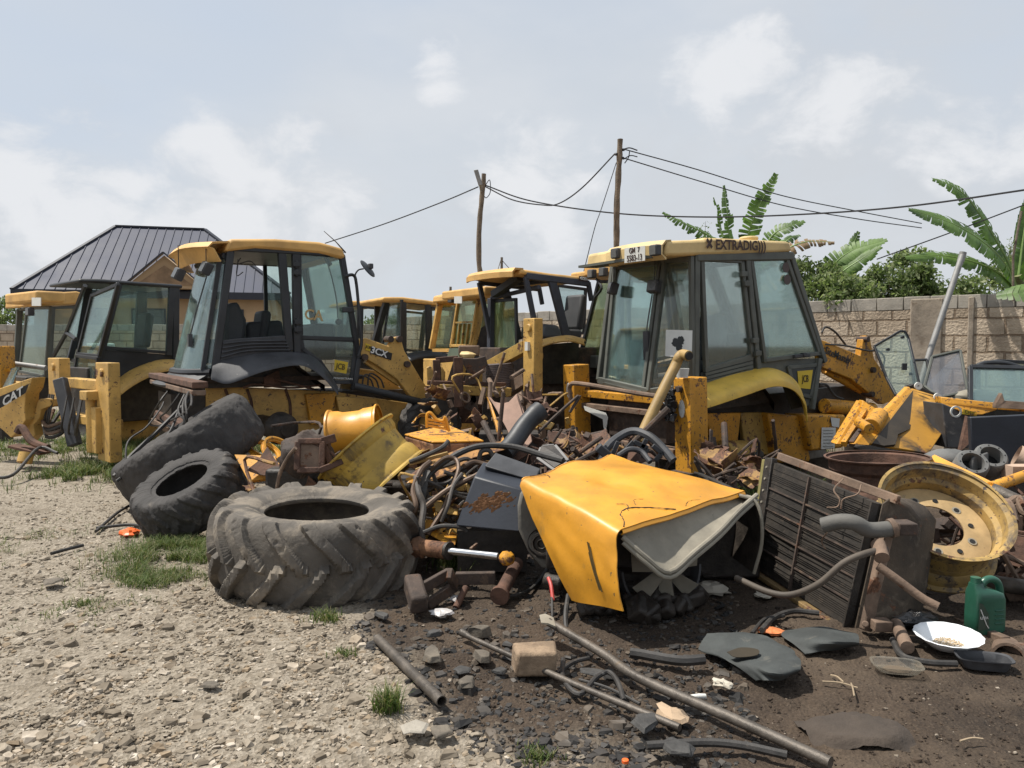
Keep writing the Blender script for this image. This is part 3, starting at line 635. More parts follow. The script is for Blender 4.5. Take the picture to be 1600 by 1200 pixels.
def banana(name, label, stem, leaves, group=None):
    base = P(*stem[0]); base.z = 0; t = thing(name, label, 'banana plant', base)
    pts = smooth_path([base] + [P(*p) for p in stem], 5); put(MB().tube(pts, [.16*(1-.6*i/len(pts)) for i in range(len(pts))], 10), 'trunk', STEMB, t, world=True)
    for lf in leaves:
        pix, wid, fold, tear, dry = lf; b, r_ = banana_leaf(pix, wid, fold, tear)
        o = put(b, 'leaf', LEAFD if dry else LEAFB, t, world=True); put(r_, 'midrib', LEAFP, o, world=True)
banana('banana_plant', 'tall banana plant with torn upright leaves behind the right-hand cab roof', [(1180, 440, 17.5), (1175, 400, 17.5)], [
    ([(1175, 420, 17.5), (1110, 370, 17.3), (1070, 350, 17.2), (1040, 334, 17.2)], .27, .9, .9, 0), ([(1175, 420, 17.5), (1142, 375, 17.6), (1136, 330, 17.6), (1132, 294, 17.7)], .20, 1.3, .7, 0),
    ([(1170, 420, 17.5), (1130, 370, 17.9), (1122, 330, 17.9), (1115, 308, 17.7)], .13, 1.4, .8, 0),
    ([(1175, 420, 17.5), (1168, 375, 17.2), (1185, 325, 17.0), (1210, 277, 16.8)], .30, .8, .6, 0), ([(1180, 420, 17.5), (1205, 370, 17.4), (1230, 355, 17.3), (1252, 347, 17.3)], .26, .6, .5, 0),
    ([(1185, 425, 17.5), (1225, 392, 17.0), (1260, 378, 16.9), (1298, 378, 16.8)], .26, 1.0, .9, 1), ([(1185, 425, 17.5), (1215, 390, 18.), (1235, 372, 18.2), (1247, 368, 18.4)], .22, 1., .5, 0)])
banana('banana_plant', 'banana plant with broad leaves leaning right above the wall, between the cab and the pillar', [(1305, 465, 17.5), (1308, 450, 17.5)], [
    ([(1308, 460, 17.3), (1300, 420, 17.1), (1330, 392, 17.), (1380, 376, 16.8)], .30, .6, .25, 0), ([(1308, 460, 17.3), (1312, 430, 17.), (1345, 405, 16.8), (1376, 385, 16.6)], .28, .9, .3, 0),
    ([(1306, 460, 17.5), (1318, 420, 17.9), (1332, 385, 18.), (1342, 362, 18.)], .24, .8, .6, 0), ([(1310, 462, 17.4), (1330, 440, 17.), (1365, 434, 16.9)], .22, .8, .3, 0)])
banana('banana_plant', 'large banana plant with wide drooping leaves at the right edge above the wall', [(1592, 470, 14.6), (1590, 430, 14.5)], [
    ([(1588, 450, 14.4), (1570, 400, 14.2), (1520, 320, 14.), (1490, 292, 13.9), (1462, 281, 13.8)], .33, .9, .55, 0), ([(1588, 450, 14.4), (1560, 400, 13.9), (1500, 355, 13.6), (1420, 326, 13.4)], .38, .8, .3, 0),
    ([(1588, 455, 14.4), (1548, 420, 13.9), (1480, 400, 13.7), (1415, 402, 13.5)], .29, 1., .25, 0), ([(1600, 440, 14.3), (1640, 380, 14), (1690, 350, 13.9)], .3, .8, .4, 0), ([(1590, 440, 14.5), (1600, 360, 14.6), (1608, 300, 14.6)], .2, .5, .2, 0)])
b_, r_ = banana_leaf([(1556, 462, 12.6), (1590, 458, 12.4), (1660, 462, 12.2)], .26, .5, .0); o = put(b_, 'banana_leaf', LEAFB, label='single flat green banana leaf hanging over the wall at the right edge', cat='leaf'); 
BUSH = ramp_island('bush_foliage', [(0, (.10, .15, .05)), (.4, (.18, .245, .095)), (.75, (.26, .32, .15)), (1, (.40, .43, .26))], .6)
translucent(BUSH, .5, (1.1, 1.2, .8)); translucent(GRASS, .35, (1.1, 1.2, .8))
TWIG = M('bush_twig', (.12, .09, .06), .9)
def leaf_cloud(cents, n, size, droop=.4):
    """many small leaves round the given centres (x,y,z,r)"""
    c = np.array(cents); i = rng.integers(0, len(c), n); d = rng.normal(size=(n, 3)); d /= np.linalg.norm(d, axis=1)[:, None]; r = rng.random(n)**.45
    p = c[i, :3]+d*(c[i, 3]*r)[:, None]*np.array([1, 1, .8]); a = rng.normal(size=(n, 3)); a[:, 2] -= droop; a /= np.linalg.norm(a, axis=1)[:, None]
    b = np.cross(a, rng.normal(size=(n, 3))); b /= np.linalg.norm(b, axis=1)[:, None]; L_ = size*rng.uniform(.6, 1.4, n)[:, None]
    V = np.stack([p, p+a*L_*.5+b*L_*.22, p+a*L_, p+a*L_*.5-b*L_*.22], 1).reshape(-1, 3); return V, np.arange(n*4).reshape(-1, 4)
def bush(px0, px1, ytop, Yd, label, n=5200, size=.11, name='leafy_shrub', base_y=None):
    a, b = P(px0, ytop, Yd), P(px1, ytop, Yd); w_ = b.x-a.x; top = a.z; cx = (a.x+b.x)/2; bz = 2.3 if base_y is None else P(px0, base_y, Yd).z
    base = Vector((cx, Yd, 0)); t = thing(name, label, 'shrub', base); cents = []; tw = MB()
    for k in range(15):
        x = cx+random.uniform(-.5, .5)*w_*.85; q = 1-((x-cx)/(w_*.55))**2; z = bz+(top-bz)*random.uniform(.2, .92)*max(.45, q)**.5; r = random.uniform(.16, .36)*min(w_, 1.5); cents.append((x-cx, random.uniform(-.5, .5), z, r))
        tw.tube(smooth_path([(random.uniform(-.1, .1), 0, 0), ((x-cx)*.5, cents[-1][1]*.4, z*.55), (x-cx, cents[-1][1], z+r*.7)], 4), [.03*(1-j/9) for j in range(9)], 5)
    V, F = leaf_cloud(cents, int(n*.7), size); o = raw_mesh('foliage', V, F, BUSH); o.parent = t
    put(tw, 'branch', TWIG, t)
bush(1236, 1310, 385, 16.9, 'dense green shrub behind the wall beside the right-hand cab', 6000); bush(1335, 1420, 415, 16.6, 'loose green shrub above the wall left of the pillar', 5000)
bush(1395, 1475, 372, 16.8, 'tallest leafy shrub above the wall near the pillar', 6000); bush(1455, 1530, 440, 16.2, 'low shrub above the wall just right of the leaning pole', 4500)
bush(1280, 1360, 430, 16.2, 'low tangled shrub under the middle banana plant', 4500); bush(1540, 1640, 395, 17, 'thin shrub behind the right-edge banana plant', 4200)
bush(1565, 1625, 345, 17.5, 'wispy tree top at the right edge behind the banana leaves', 700, .06); bush(1078, 1110, 340, 17.9, 'feathery sprig standing behind the cream cab roof', 500, .06)
bush(-90, 40, 460, 33, 'rounded green bush above the distant wall at far left', 7000, .16); bush(-260, -70, 470, 33, 'bush over the distant wall beyond the left edge', 3000, .2)
bush(560, 640, 500, 31.9, 'bush seen through the cab glass beyond the distant wall', 2500, .16)
t = thing('leaning_pole', 'grey galvanised pipe leaning up to the right in front of the block wall', 'pole', P(1438, 700, 11.6)); put(MB().tube([P(1438, 600, 11.6), P(1456, 540, 11.7), P(1505, 395, 12.0)], .045, 12), 'tube', GALV, t, world=True)
put(MB().cyl(P(1501, 408, 12), P(1505, 394, 12), .052, n=12), 'collar', GALV, t, world=True)
put(MB().cyl(P(1583, 400, 13.5), P(1596, 330, 13.5), .02, n=6).cyl(P(1583, 470, 13.5), P(1583, 400, 13.5), .02, n=6), 'thin_stake', WOOD, label='thin stake sticking up at the right edge by the banana stem', cat='stake')
# ---------------- derelict backhoe loaders ----------------
class Rig:
    """a machine's own frame: x forward, y to its left, z up; corner = rear right foot of the cab seen at pixel (px,py) at depth Yd"""
    def __init__(s, name, label, cat, px, py, Yd, head, pitch=0., roll=0., hc=1.2, group=None):
        rot = Euler((R(roll), R(-pitch), R(head)), 'XYZ'); c = P(px, py, Yd); loc = c - rot.to_matrix() @ Vector((0, 0, hc))
        s.root = thing(name, label, cat, loc, tuple(rot), group); s.Mx = ROOTS[s.root.name]; s.inv = s.Mx.inverted(); s.hc = hc
    def on(s, px, py, ax='y', val=0.):
        o = s.inv @ CAM; d = (s.inv.to_3x3() @ ray(px, py)); i = 'xyz'.index(ax); t = (val-o[i])/d[i]; return o+d*t
    def side(s, pts, y=0.): return [s.on(a, b, 'y', y) for a, b in pts]
    def rear(s, pts, x=0.): return [s.on(a, b, 'x', x) for a, b in pts]
    def put(s, mb, name, mat, parent=None, **k): return put(mb, name, mat, parent or s.root, **k)
def window(rig, name, quad, fw, fmat, gmat, parent=None, depth=.05, pane=True, gname='pane'):
    """frame of bars round a polygon with a pane inside"""
    q = [Vector(p) for p in quad]; n = (q[1]-q[0]).cross(q[2]-q[1]).normalized(); mb = MB(); m = len(q)
    for i in range(m):
        a, b = q[i], q[(i+1) % m]; e = (b-a).normalized()*fw*.5; mb.beam(a-e, b+e, depth + (.003 if i % 2 else 0), fw, n)
    f = rig.put(mb, name, fmat, parent, bevel=.006)
    if pane: rig.put(MB().sheet(q, .007, n), gname, gmat, f)
    return f
def mirror_y(pts, W): return [Vector((p.x, W-p.y, p.z)) for p in pts]
def arch_fender(rig, inner, outer, y0, y1, mat, lip=.10, t=.02, name='fender'):
    pi_ = smooth_path(rig.side(inner, y0), 5); po = smooth_path(rig.side(outer, y1), 5); n = 30; rows = []
    at = lambda p, u: p[int(u*(len(p)-1))].lerp(p[min(len(p)-1, int(u*(len(p)-1))+1)], u*(len(p)-1) % 1)
    for i in range(n+1):
        a, b = at(pi_, i/n), at(po, i/n); r = [a.lerp(b, k/6) + Z*(.035*math.sin(math.pi*k/6)) for k in range(7)]; s_ = 1 if y1 > y0 else -1
        r.append(b+Vector((0, s_*.025, -.03))); r.append(b+Vector((0, s_*.025, -lip))); rows.append(r)
    return rig.put(MB().grid(rows, t), name, mat, ang=50)
def stab_leg(rig, pix_side, x0, x1, y0, y1, mat, foot=True):
    pass
LENS = M('dusty_lens', (.10, .10, .095), .25, var=.2, dirt=.3, bump=0)
def seat(rig, x, y, z, mat=SEATM, back=.6, yaw=0.):
    t = MB().box((x, y, z), (.5, .5, .14)); o = rig.put(t, 'seat', mat, bevel=.04)
    rig.put(MB().box((x+.28, y, z+.06+back/2), (.13, .46, back), Euler((0, .15, 0)).to_matrix()), 'backrest', mat, o, bevel=.05); return o
def lamp(rig, c, r3=None, s=.14, name='work_lamp', hang=None):
    c = Vector(c); o = rig.put(MB().box(c, (s*.7, s, s), r3), name, PLAST, bevel=.015)
    d = (r3 or Matrix.Identity(3)) @ Vector((-1, 0, 0)); rig.put(MB().box(c+d*(s*.36), (s*.06, s*.82, s*.8), r3), 'lens', LENS, o)
    if hang: rig.put(MB().tube([c, Vector(hang)], .006, 5), 'cable', RUBBER, o)
    return o
def wheel(rig, c, r, w_, rimmat, flat=False, parent=None, name='wheel', ang=.0):
    c = Vector(c); ax = Vector((math.sin(ang), -math.cos(ang), 0)); wh = thing_child(name, rig, parent)
    return wh
def lug_tyre(R0, W0, rin, nl=15, slant=-1.6, lug=.04, wf=.36, seg=440, seed=0, wear=.005, pw=.62, rough_=1.):
    """bar-tread tyre about z, centred at 0; round-shouldered section; returns verts, quads"""
    zm = W0/2; hgt = R0-rin; Rt = R0-lug; rm = rin+hgt*.42; kk = 84 if seg > 600 else 46; prof = []
    bead = [(rin, .74), (rin-.002, .80), (rin+.012, .84), (rin+.028, .845), (rin+.034, .875), (rin+hgt*.13, .90), (rin+hgt*.16, .925), (rin+hgt*.27, .985)]
    prof += [(r_, -zm*q, 0, -math.pi/2) for r_, q in bead]
    for i in range(kk+1):
        f = (-1+2*i/kk)*math.pi/2; prof.append((rm+(Rt-rm)*abs(math.cos(f))**pw, zm*math.copysign(abs(math.sin(f))**pw, f), 1, f))
    prof += [(r_, zm*q, 0, math.pi/2) for r_, q in bead[::-1]]
    prof += [(rin+.015, zm*.68, 2, 0), (rin+.09, zm*.82, 2, 0), (Rt-.09, zm*.74, 2, 0), (Rt-.05, 0, 2, 0), (Rt-.09, -zm*.74, 2, 0), (rin+.09, -zm*.82, 2, 0), (rin+.015, -zm*.68, 2, 0)]
    m = len(prof); th = np.linspace(0, 2*np.pi, seg, endpoint=False); r, h, k, ph = (np.array([p[i] for p in prof]) for i in range(4))
    T, Rr = np.meshgrid(th, r, indexing='ij'); H = np.broadcast_to(h, T.shape).copy(); K = np.broadcast_to(k, T.shape); PH = np.broadcast_to(ph, T.shape); Rr = Rr.copy()
    v = H/zm; av = np.abs(v)
    wig = (fbm(T*R0*9+seed*3, H*9, 3, seed+30)-.5)*.06
    def bar(phase, w0, soft=.03):
        p = (phase+wig) % 1.0; d = np.minimum(np.abs(p-.5), 1); return np.clip((w0/2-d)/soft+.5, 0, 1)
    curve = av**1.15; wv = wf*(.80+.45*av)
    top = bar(T*nl/(2*np.pi)-slant*curve*.55, wv)*np.clip((v+.10)/.05, 0, 1); bot = bar(T*nl/(2*np.pi)-slant*curve*.55+.5, wv)*np.clip((.10-v)/.05, 0, 1)
    L_ = np.maximum(top, bot)*np.clip((np.cos(PH)-.16)/.30, 0, 1)*(K == 1)
    nz = fbm(T*R0*14+seed*3, H*22+5, 4, seed+40)-.5; n2 = fbm(T*R0*60, H*70, 3, seed+50)-.5; n3 = fbm(T*R0*26, H*30+9, 4, seed+70)
    out = L_*lug*(1+.5*(fbm(T*3+seed, H*3, 3, seed+60)-.5)) - L_*np.clip(n3-.60, 0, 1)*lug*1.5*rough_ + (K != 2)*(nz*wear*2+n2*wear)
    Rr = Rr + out*np.where(K == 1, np.cos(PH), .2); H = H + out*np.where(K == 1, np.sin(PH), np.sign(H))*.8
    V = np.stack([Rr*np.cos(T), Rr*np.sin(T), H], -1).reshape(-1, 3); i = np.arange(seg)[:, None]; j = np.arange(m)[None]
    F = np.stack([i*m+j, ((i+1) % seg)*m+j, ((i+1) % seg)*m+(j+1) % m, i*m+(j+1) % m], -1).reshape(-1, 4); return V, F
TYRE = M('dusty_tyre_rubber', (.115, .102, .087), .85, var=.35, scale=2.5, dirt=.65, dirtc=(.21, .178, .14), bump=.5, bscale=55, spec=.3)
TYRED = M('dark_tyre_rubber', (.058, .054, .051), .8, var=.4, scale=3, dirt=.4, dirtc=(.12, .105, .09), bump=.55, bscale=60, spec=.3)
def tyre_obj(name, V, F, mat, c, axis, spin=0., parent=None, **t):
    R3 = np.array(frame_from(axis)) @ np.array(Matrix.Rotation(spin, 3, 'Z'))
    W_ = V @ R3.T
    o = raw_mesh(name, W_ + (np.array(c) if parent is not None else 0), F, mat, **t); me = o.data; me.polygons.foreach_set('use_smooth', np.ones(len(me.polygons), bool)); me.set_sharp_from_angle(angle=R(50))
    if parent is not None: o.parent = parent; ROOTS[o.name] = ROOTS[parent.name]
    else: o.location = c; ROOTS[o.name] = Matrix.Translation(Vector(c))
    return o
def text_on(rig, s, size, rect, mat, parent, squeeze=1., bold=.0, name='lettering', off=.006):
    """rect = (centre, right-direction point, up-direction point) in the rig's frame"""
    c, u, v = rect; u = (u-c).normalized(); v = (v-c); v = (v-u*v.dot(u)).normalized(); n = u.cross(v)
    return rig.put(text_mb(s, size, c+n*off, u, v, .002, bold, squeeze), name, mat, parent)
INK = M('black_decal', (.012, .012, .012), .5, bump=0); BROWNINK = M('dark_brown_decal', (.05, .025, .018), .6, bump=0); WHITEINK = M('white_decal', (.65, .65, .62), .6, bump=0); YELLINK = M('yellow_decal', (.6, .42, .03), .6, var=.1, dirt=.3, bump=0); GREYINK = M('faded_grey_decal', (.25, .25, .24), .6, bump=0)

def chassis_block(rig, x0, x1, y0, y1, z0, z1, mat, name='chassis'):
    mb = MB()
    for y in (y0, y1-.06): mb.box(((x0+x1)/2, y+.03, (z0+z1)/2), (x1-x0, .06, z1-z0))
    mb.box(((x0+x1)/2, (y0+y1)/2, z1-.05), (x1-x0-.02, y1-y0-.13, .06)); mb.box(((x0+x1)/2, (y0+y1)/2, z0+.1), (x1-x0-.4, y1-y0-.13, .1))
    return rig.put(mb, name, mat, bevel=.01)

# ======== right: orange-yellow machine with the grey-green cab ========
def machine_right():
    g = Rig('backhoe_loader', 'orange-yellow backhoe loader with grey-green glazed cab, cream roof and white target paper, right of centre', 'backhoe loader', 1088, 600, 8.9, 31, 2.5, 0, 1.2)
    W = g.on(957, 410, 'x', -.1).y; print('F width', W)
    S = lambda pts, y=0.: g.side(pts, y)
    # windows of the side facing the camera and their mirror on the far side
    panes = [('quarter_window', [(1096, 405), (1158, 408), (1174, 556), (1103, 578)]), ('door_window', [(1173, 405), (1228, 404), (1279, 552), (1194, 563)])]
    for nm, q in panes:
        p = S(q); window(g, nm, p, .055, GREYF, GLD if nm[0] == 'q' else GL); window(g, nm, mirror_y(p, W), .05, GREYF, GLD)
    low = S([(1232, 574), (1278, 570), (1266, 620), (1243, 615)]); lw = window(g, 'lower_window', low, .03, GREYF, M('black_smoked_panel', (.03, .035, .035), .3, bump=0)); window(g, 'lower_window', mirror_y(low, W), .03, GREYF, GLD)
    c = S([(1258, 592), (1270, 592), (1258, 580)], -.012); g.put(MB().sheet(S([(1246, 580), (1270, 578), (1266, 608), (1248, 606)], -.010), .003), 'emblem_plate', YELLINK, lw)
    text_on(g, 'JCB', .13, c, INK, lw, .62)
    # posts
    mb = MB()
    for (a, b) in (((1088, 398), (1086, 606)), ((1166, 400), (1184, 580)), ((1234, 396), (1288, 566))):
        for m in (0, 1):
            p, q = S([a, b]);
            if m: p, q = mirror_y([p, q], W)
            mb.beam(p, q, .07, .075, X)
    p, q = S([(1280, 560), (1268, 640)])
    mb.beam(p, q, .07, .07, X); mb.beam(*mirror_y([p, q], W), .07, .07, X)
    a, b = S([(1086, 402), (1236, 400)]); mb.beam(a, b, .09, .1); mb.beam(*mirror_y([a, b], W), .09, .1)
    for x, y in ((1088, 402), (1234, 400)): p, = S([(x, y)]); mb.beam(p, (p.x, W, p.z), .07, .07)
    frame = g.put(mb, 'cab_frame', GREYF, bevel=.012)
    # lower body side sheet, louvres
    body = S([(1100, 582), (1180, 562), (1284, 560), (1272, 632), (1240, 640), (1225, 600), (1190, 580), (1140, 590), (1098, 606)])
    mb = MB(); mb.sheet([v+Vector((0, .03, 0)) for v in body], .02); mb.sheet([Vector((v.x, W-v.y-.03, v.z)) for v in body], .02); g.put(mb, 'side_panel', GREYF, frame)
    mb = MB()
    for k in range(5):
        a, b = S([(1102, 579+k*6), (1176, 560+k*6.2)], -.02-.006*k); mb.beam(a, b, .035, .016, Y_)
    g.put(mb, 'louvre', GREYF, frame)
    for (x, y) in ((1162, 428), (1167, 443), (1180, 532), (1184, 552)):
        q, = S([(x, y)], -.06); g.put(MB().box(q, (.10, .04, .06)).cyl(q-Z*.04, q+Z*.04, .018, n=8), 'hinge', GREYF, frame, bevel=.004)
    q, = S([(1252, 556)], -.04); mb = MB().box(q, (.3, .05, .045)); q, = S([(1256, 554)], -.05); mb.box(q, (.07, .06, .05)); g.put(mb, 'door_handle', PLAST, frame, bevel=.008)
    # rear: bowed glazing in three facets
    xt, xb = -.02, -.32
    def rp(px, py): # point on the sloping rear plane through (xt at top) (xb at bottom)
        o = g.inv @ CAM; d = g.inv.to_3x3() @ ray(px, py); n = Vector((1.5, 0, (xb-xt))); n = Vector((1.5, 0, -(xt-xb))); p0 = Vector((xb, 0, 1.2)); t = (p0-o).dot(n)/d.dot(n); return o+d*t
    r1 = [rp(962, 419), rp(1032, 411), rp(1006, 612), rp(946, 596)]
    window(g, 'rear_window', r1, .06, GREYF, GL)
    rc_t, rc_b = rp(1040, 406), rp(1014, 612); side_t, side_b = S([(1080, 404), (1082, 604)])
    window(g, 'corner_window', [rc_t, side_t, side_b, rc_b], .05, GREYF, GLD)
    mt = [Vector((v.x, W-v.y, v.z)) for v in (side_t, side_b)]; lt, lb = rp(958, 417), rp(936, 594)
    window(g, 'corner_window', [lt, mt[0], mt[1], lb], .045, GREYF, GL)
    mb = MB()
    for a, b in ((rc_t, rc_b), (lt, lb)): mb.beam(a, b, .06, .07, X)
    mb.beam(lb, rc_b, .06, .09); mb.beam(rc_b, side_b, .06, .08); mb.beam(lt, rc_t, .06, .08); mb.beam(rc_t, side_t, .06, .08); g.put(mb, 'rear_frame', GREYF, bevel=.01)
    # front wall of the cab
    ft, fb = S([(1234, 400), (1290, 566)]); fr = [ft+Y_*.06, Vector((ft.x, W-.06, ft.z)), Vector((fb.x, W-.06, fb.z)), fb+Y_*.06]; window(g, 'windscreen', fr, .06, GREYF, GLD)
    # roof: side silhouette carried across, with a rear overhang
    z1 = S([(1088, 400)])[0].z
    R_ = S([(1040, 400), (1043, 376), (1100, 374), (1104, 371), (1175, 374), (1234, 377), (1239, 393), (1150, 397)], -.06)
    mb = MB().prism(R_, (0, W+.12, 0)); roof = g.put(mb, 'cab_roof', CREAM, bevel=.035)
    zt = R_[1].z; zb = R_[0].z; x0 = R_[0].x
    WL = g.on(950, 398, 'x', x0-.1).y; rear_o = [Vector((x0+.02, -.05, 0)), Vector((x0-.07, .10, 0)), Vector((x0-.12, .4, 0)), Vector((x0-.12, WL-.3, 0)), Vector((x0-.06, WL, 0)), Vector((x0+.1, WL+.05, 0))]
    rows = [[Vector((p.x+.16*0, p.y, zt-.005)) for p in rear_o], [Vector((p.x-.05, p.y, zt-.05)) for p in rear_o], [Vector((p.x-.06, p.y, zb+.02)) for p in rear_o], [Vector((p.x+.0, p.y, zb-.03)) for p in rear_o]]
    top = [[Vector((x0+.1, p.y, zt)) for p in rear_o]]
    g.put(MB().grid(top+rows, .03), 'roof_overhang', CREAM, roof)
    g.put(MB().box((x0-.05, W/2, zb-.0), (.3, W-.1, .03)), 'roof_lining', GREYF, roof)
    hd = S([(1090, 370), (1130, 372), (1130, 366)], .5)
    g.put(MB().cyl(S([(1170, 376)], .4)[0], S([(1170, 370)], .4)[0], .12), 'roof_vent', CREAM, roof, bevel=.02)
    c = S([(1158, 384), (1200, 385.3), (1158, 374)], -.075); text_on(g, 'EXTRADIG)))', .16, c, BROWNINK, roof, .93, .004)
    c = S([(1108, 382), (1150, 383), (1108, 372)], -.075); text_on(g, '\u00d7', .24, c, BROWNINK, roof, .8, .008)
    # lamps hanging off the rear, roof lamps, plate
    for (px, py) in ((958, 451), (1022, 448)):
        c = rp(px, py)+Vector((-.02, 0, .0)); c.x -= .1; c = g.on(px, py, 'x', c.x); lamp(g, c, Euler((0, .3, random.uniform(-.5, .4))).to_matrix(), .15, hang=c+Vector((.03, 0, .38)))
    for (px, py) in ((963, 396), (1024, 391)): c = g.on(px, py, 'x', x0-.20); lamp(g, c, None, .12, 'roof_lamp')
    q = [g.on(px, py, 'x', x0-.22) for px, py in ((976, 388), (1008, 384), (1008, 407), (976, 411))]; pl = g.put(MB().sheet(q, .006), 'number_plate', WHITE, roof)
    for s, f, yy in (('GM  7', .085, .045), ('5583-13', .095, -.04)):
        cc = (q[0]+q[1]+q[2]+q[3])/4+Z*yy; text_on(g, s, f, (cc, cc-Y_, cc+Z), BROWNINK, roof, .85, .001)
    # wiper, cracks, inner things
    mb = MB().tube(smooth_path([rp(1023, 460)-X*.04, rp(1016, 510)-X*.05, rp(1013, 545)-X*.04]), .008, 6).box(rp(1013, 540)-X*.03, (.03, .09, .35)); g.put(mb, 'wiper', PLAST)
    pq = [rp(1043, 515), rp(1084, 516), rp(1083, 559), rp(1042, 556)]; pq = [v+Vector((-.07, -.05, 0)) for v in pq]
    pap = g.put(MB().sheet(pq, .002), 'paper_sheet', WHITE); cc = (pq[0]+pq[2])/2; u = (pq[1]-pq[0]).normalized(); v = (pq[0]-pq[3]).normalized(); n = u.cross(v)
    blob = []
    for k in range(40):
        a = 2*math.pi*k/40; r_ = .095*(.55+.45*abs(math.sin(a*1.5+.4))+random.uniform(-.12, .14)); blob.append(cc+n*.004+u*math.cos(a)*r_*1.15+v*math.sin(a)*r_)
    g.put(MB().sheet(blob, .001, n), 'black_print', INK, pap)
    seat(g, .75, .75, 1.35); mb = MB().box((1.55, .8, 1.5), (.25, .9, .5)).tube([(1.45, .8, 1.6), (1.2, .8, 1.95)], .03); g.put(mb, 'dashboard', SEATM, bevel=.03)
    g.put(MB().lathe([(.19, -.012), (.205, 0), (.19, .012), (.18, 0)], (1.2, .8, 1.95), (-.5, 0, .86), 24, True), 'steering_wheel', BLACK)
    g.put(MB().box((.9, W/2, 1.17), (2.1, W-.1, .06)), 'cab_floor', DRUST)
    g.put(MB().box((.25, .42, 1.45), (.28, .26, .55)).box((.25, 1.2, 1.45), (.28, .26, .55)), 'control_console', SEATM, bevel=.04)
    for (px, py) in ((1228, 418), (1230, 437)): q, = S([(px, py)], -.02); g.put(MB().cyl(q, q+Vector((0, -.004, 0)), .065, n=20), 'round_sticker', M('dark_sticker', (.07, .05, .045), .6, bump=0))
    # fender
    fe = arch_fender(g, [(1097, 601), (1150, 583), (1190, 576), (1215, 579), (1245, 600), (1256, 640)], [(1078, 628), (1104, 624), (1160, 606), (1205, 592), (1236, 598), (1254, 622), (1258, 648)], .02, -.38, JCBY if 0 else M('chalky_yellow_fender', (.62, .40, .055), .5, var=.2, dirt=.25, chip=.3, rust=.12, dirtc=(.3, .26, .2), bump=.12), .09, .02)
    fe2 = g.put(MB().box((.9, W+.15, 1.35), (1.5, .4, .04)), 'fender', JCBY)
    arch = [Vector((v.x, .1, v.z)) for v in smooth_path(S([(1086, 622), (1110, 614), (1150, 595), (1190, 588), (1225, 595), (1250, 618), (1258, 645)], -.38), 4)]
    g.put(MB().sheet(arch+[Vector((arch[-1].x, .1, .86)), Vector((arch[0].x, .1, .86))], .02), 'wheel_arch', GREASE)
    # chassis and axle
    chassis_block(g, -.3, 3.6, .25, W-.25, .32, .95, GREASE)
    T_ = lambda pts, y, m, nm, th=.07, bev=.012: g.put(MB().prism(S(pts, y), (0, th, 0)), nm, m, bevel=bev)
    T_([(1100, 646), (1158, 645), (1152, 700), (1122, 705)], .10, JCBY, 'axle_bracket'); T_([(1158, 645), (1200, 644), (1214, 710), (1165, 712)], .16, DULLY, 'gearbox_guard')
    T_([(1201, 645), (1255, 650), (1268, 722), (1215, 724)], .04, JCBY, 'fuel_tank', .5, .03); T_([(1256, 648), (1322, 648), (1318, 700), (1268, 705)], -.06, JCBY, 'battery_box', .45, .03)
    g.put(MB().cyl(S([(1128, 708)], .0)[0], S([(1160, 708)], .0)[0], .16).cyl(S([(1160, 708)], .0)[0], S([(1183, 712)], -.15)[0], .115), 'axle_housing', DULLY, bevel=.01)
    g.put(MB().lathe([(.0, 0), (.11, 0), (.115, .02), (.08, .03), (.05, .09), (0, .1)], S([(1180, 711)], -.15)[0], (.2, -1, 0), 24), 'axle_hub', GREASE)
    q = S([(1284, 668), (1306, 668), (1304, 700), (1283, 702)], -.08); dc = g.put(MB().sheet(q, .003), 'data_label', WHITE)
    q = S([(1298, 652), (1312, 654), (1311, 668), (1300, 666)], -.08); g.put(MB().sheet(q, .003), 'data_label', WHITE)
    mb = MB()
    for k in range(6): a, b = S([(1286, 672+k*5), (1302, 672+k*5)], -.084); mb.beam(a, b, .002, .012, Y_)
    g.put(mb, 'small_print', INK, dc)
    # rear carrier: two stabiliser columns and rails between
    def col(px0, px1, pxm, ytop, ybot, x, nm='stabiliser_leg'):
        a, b, c_ = [g.on(p, ytop, 'x', x) for p in (px0, pxm, px1)]; zt = a.z; zb = g.on(px0, ybot, 'x', x).z; yl, yr = a.y, b.y
        L_ = .26; o = g.put(MB().box((x+L_/2, (yl+yr)/2, (zt+zb)/2), (L_, abs(yl-yr), zt-zb)), nm, JCBY, bevel=.012); return yl, yr, zt, zb, o
    yl, yr, zt, zb, o1 = col(1052, 1097, 1078, 590, 735, -.55)
    g.put(MB().cyl((-.555, (yl+yr)/2+.01, zt-.12), (-.61, (yl+yr)/2+.01, zt-.12), .035, n=12), 'pin', DRUST, o1)
    q = [Vector((-.556, (yl+yr)/2+.045*math.cos(a), zt-.34+.1*math.sin(a))) for a in [k*math.pi/10 for k in range(20)]]; g.put(MB().sheet(q, .004, X), 'reflector', WHITE, o1)
    g.put(MB().box((-.42, (yl+yr)/2, zb-.02), (.36, .3, .06)), 'foot_plate', DRUST, o1)
    Yr = (yl+yr)/2
    yl2, yr2, zt2, zb2, o2 = col(879, 909, 896, 570, 700, -.55)
    q = [Vector((-.556, (yl2+yr2)/2+.045*math.cos(a), zt2-.34+.1*math.sin(a))) for a in [k*math.pi/10 for k in range(20)]]; g.put(MB().sheet(q, .004, X), 'reflector', WHITE, o2)
    Yl = (yl2+yr2)/2
    def rail(pa, pb, x, h, d, m, nm):
        a, b = g.on(*pa, 'x', x), g.on(*pb, 'x', x); z = (a.z+b.z)/2; return g.put(MB().box((x+d/2, (a.y+b.y)/2, z), (d, abs(a.y-b.y), h)), nm, m, bevel=.008)
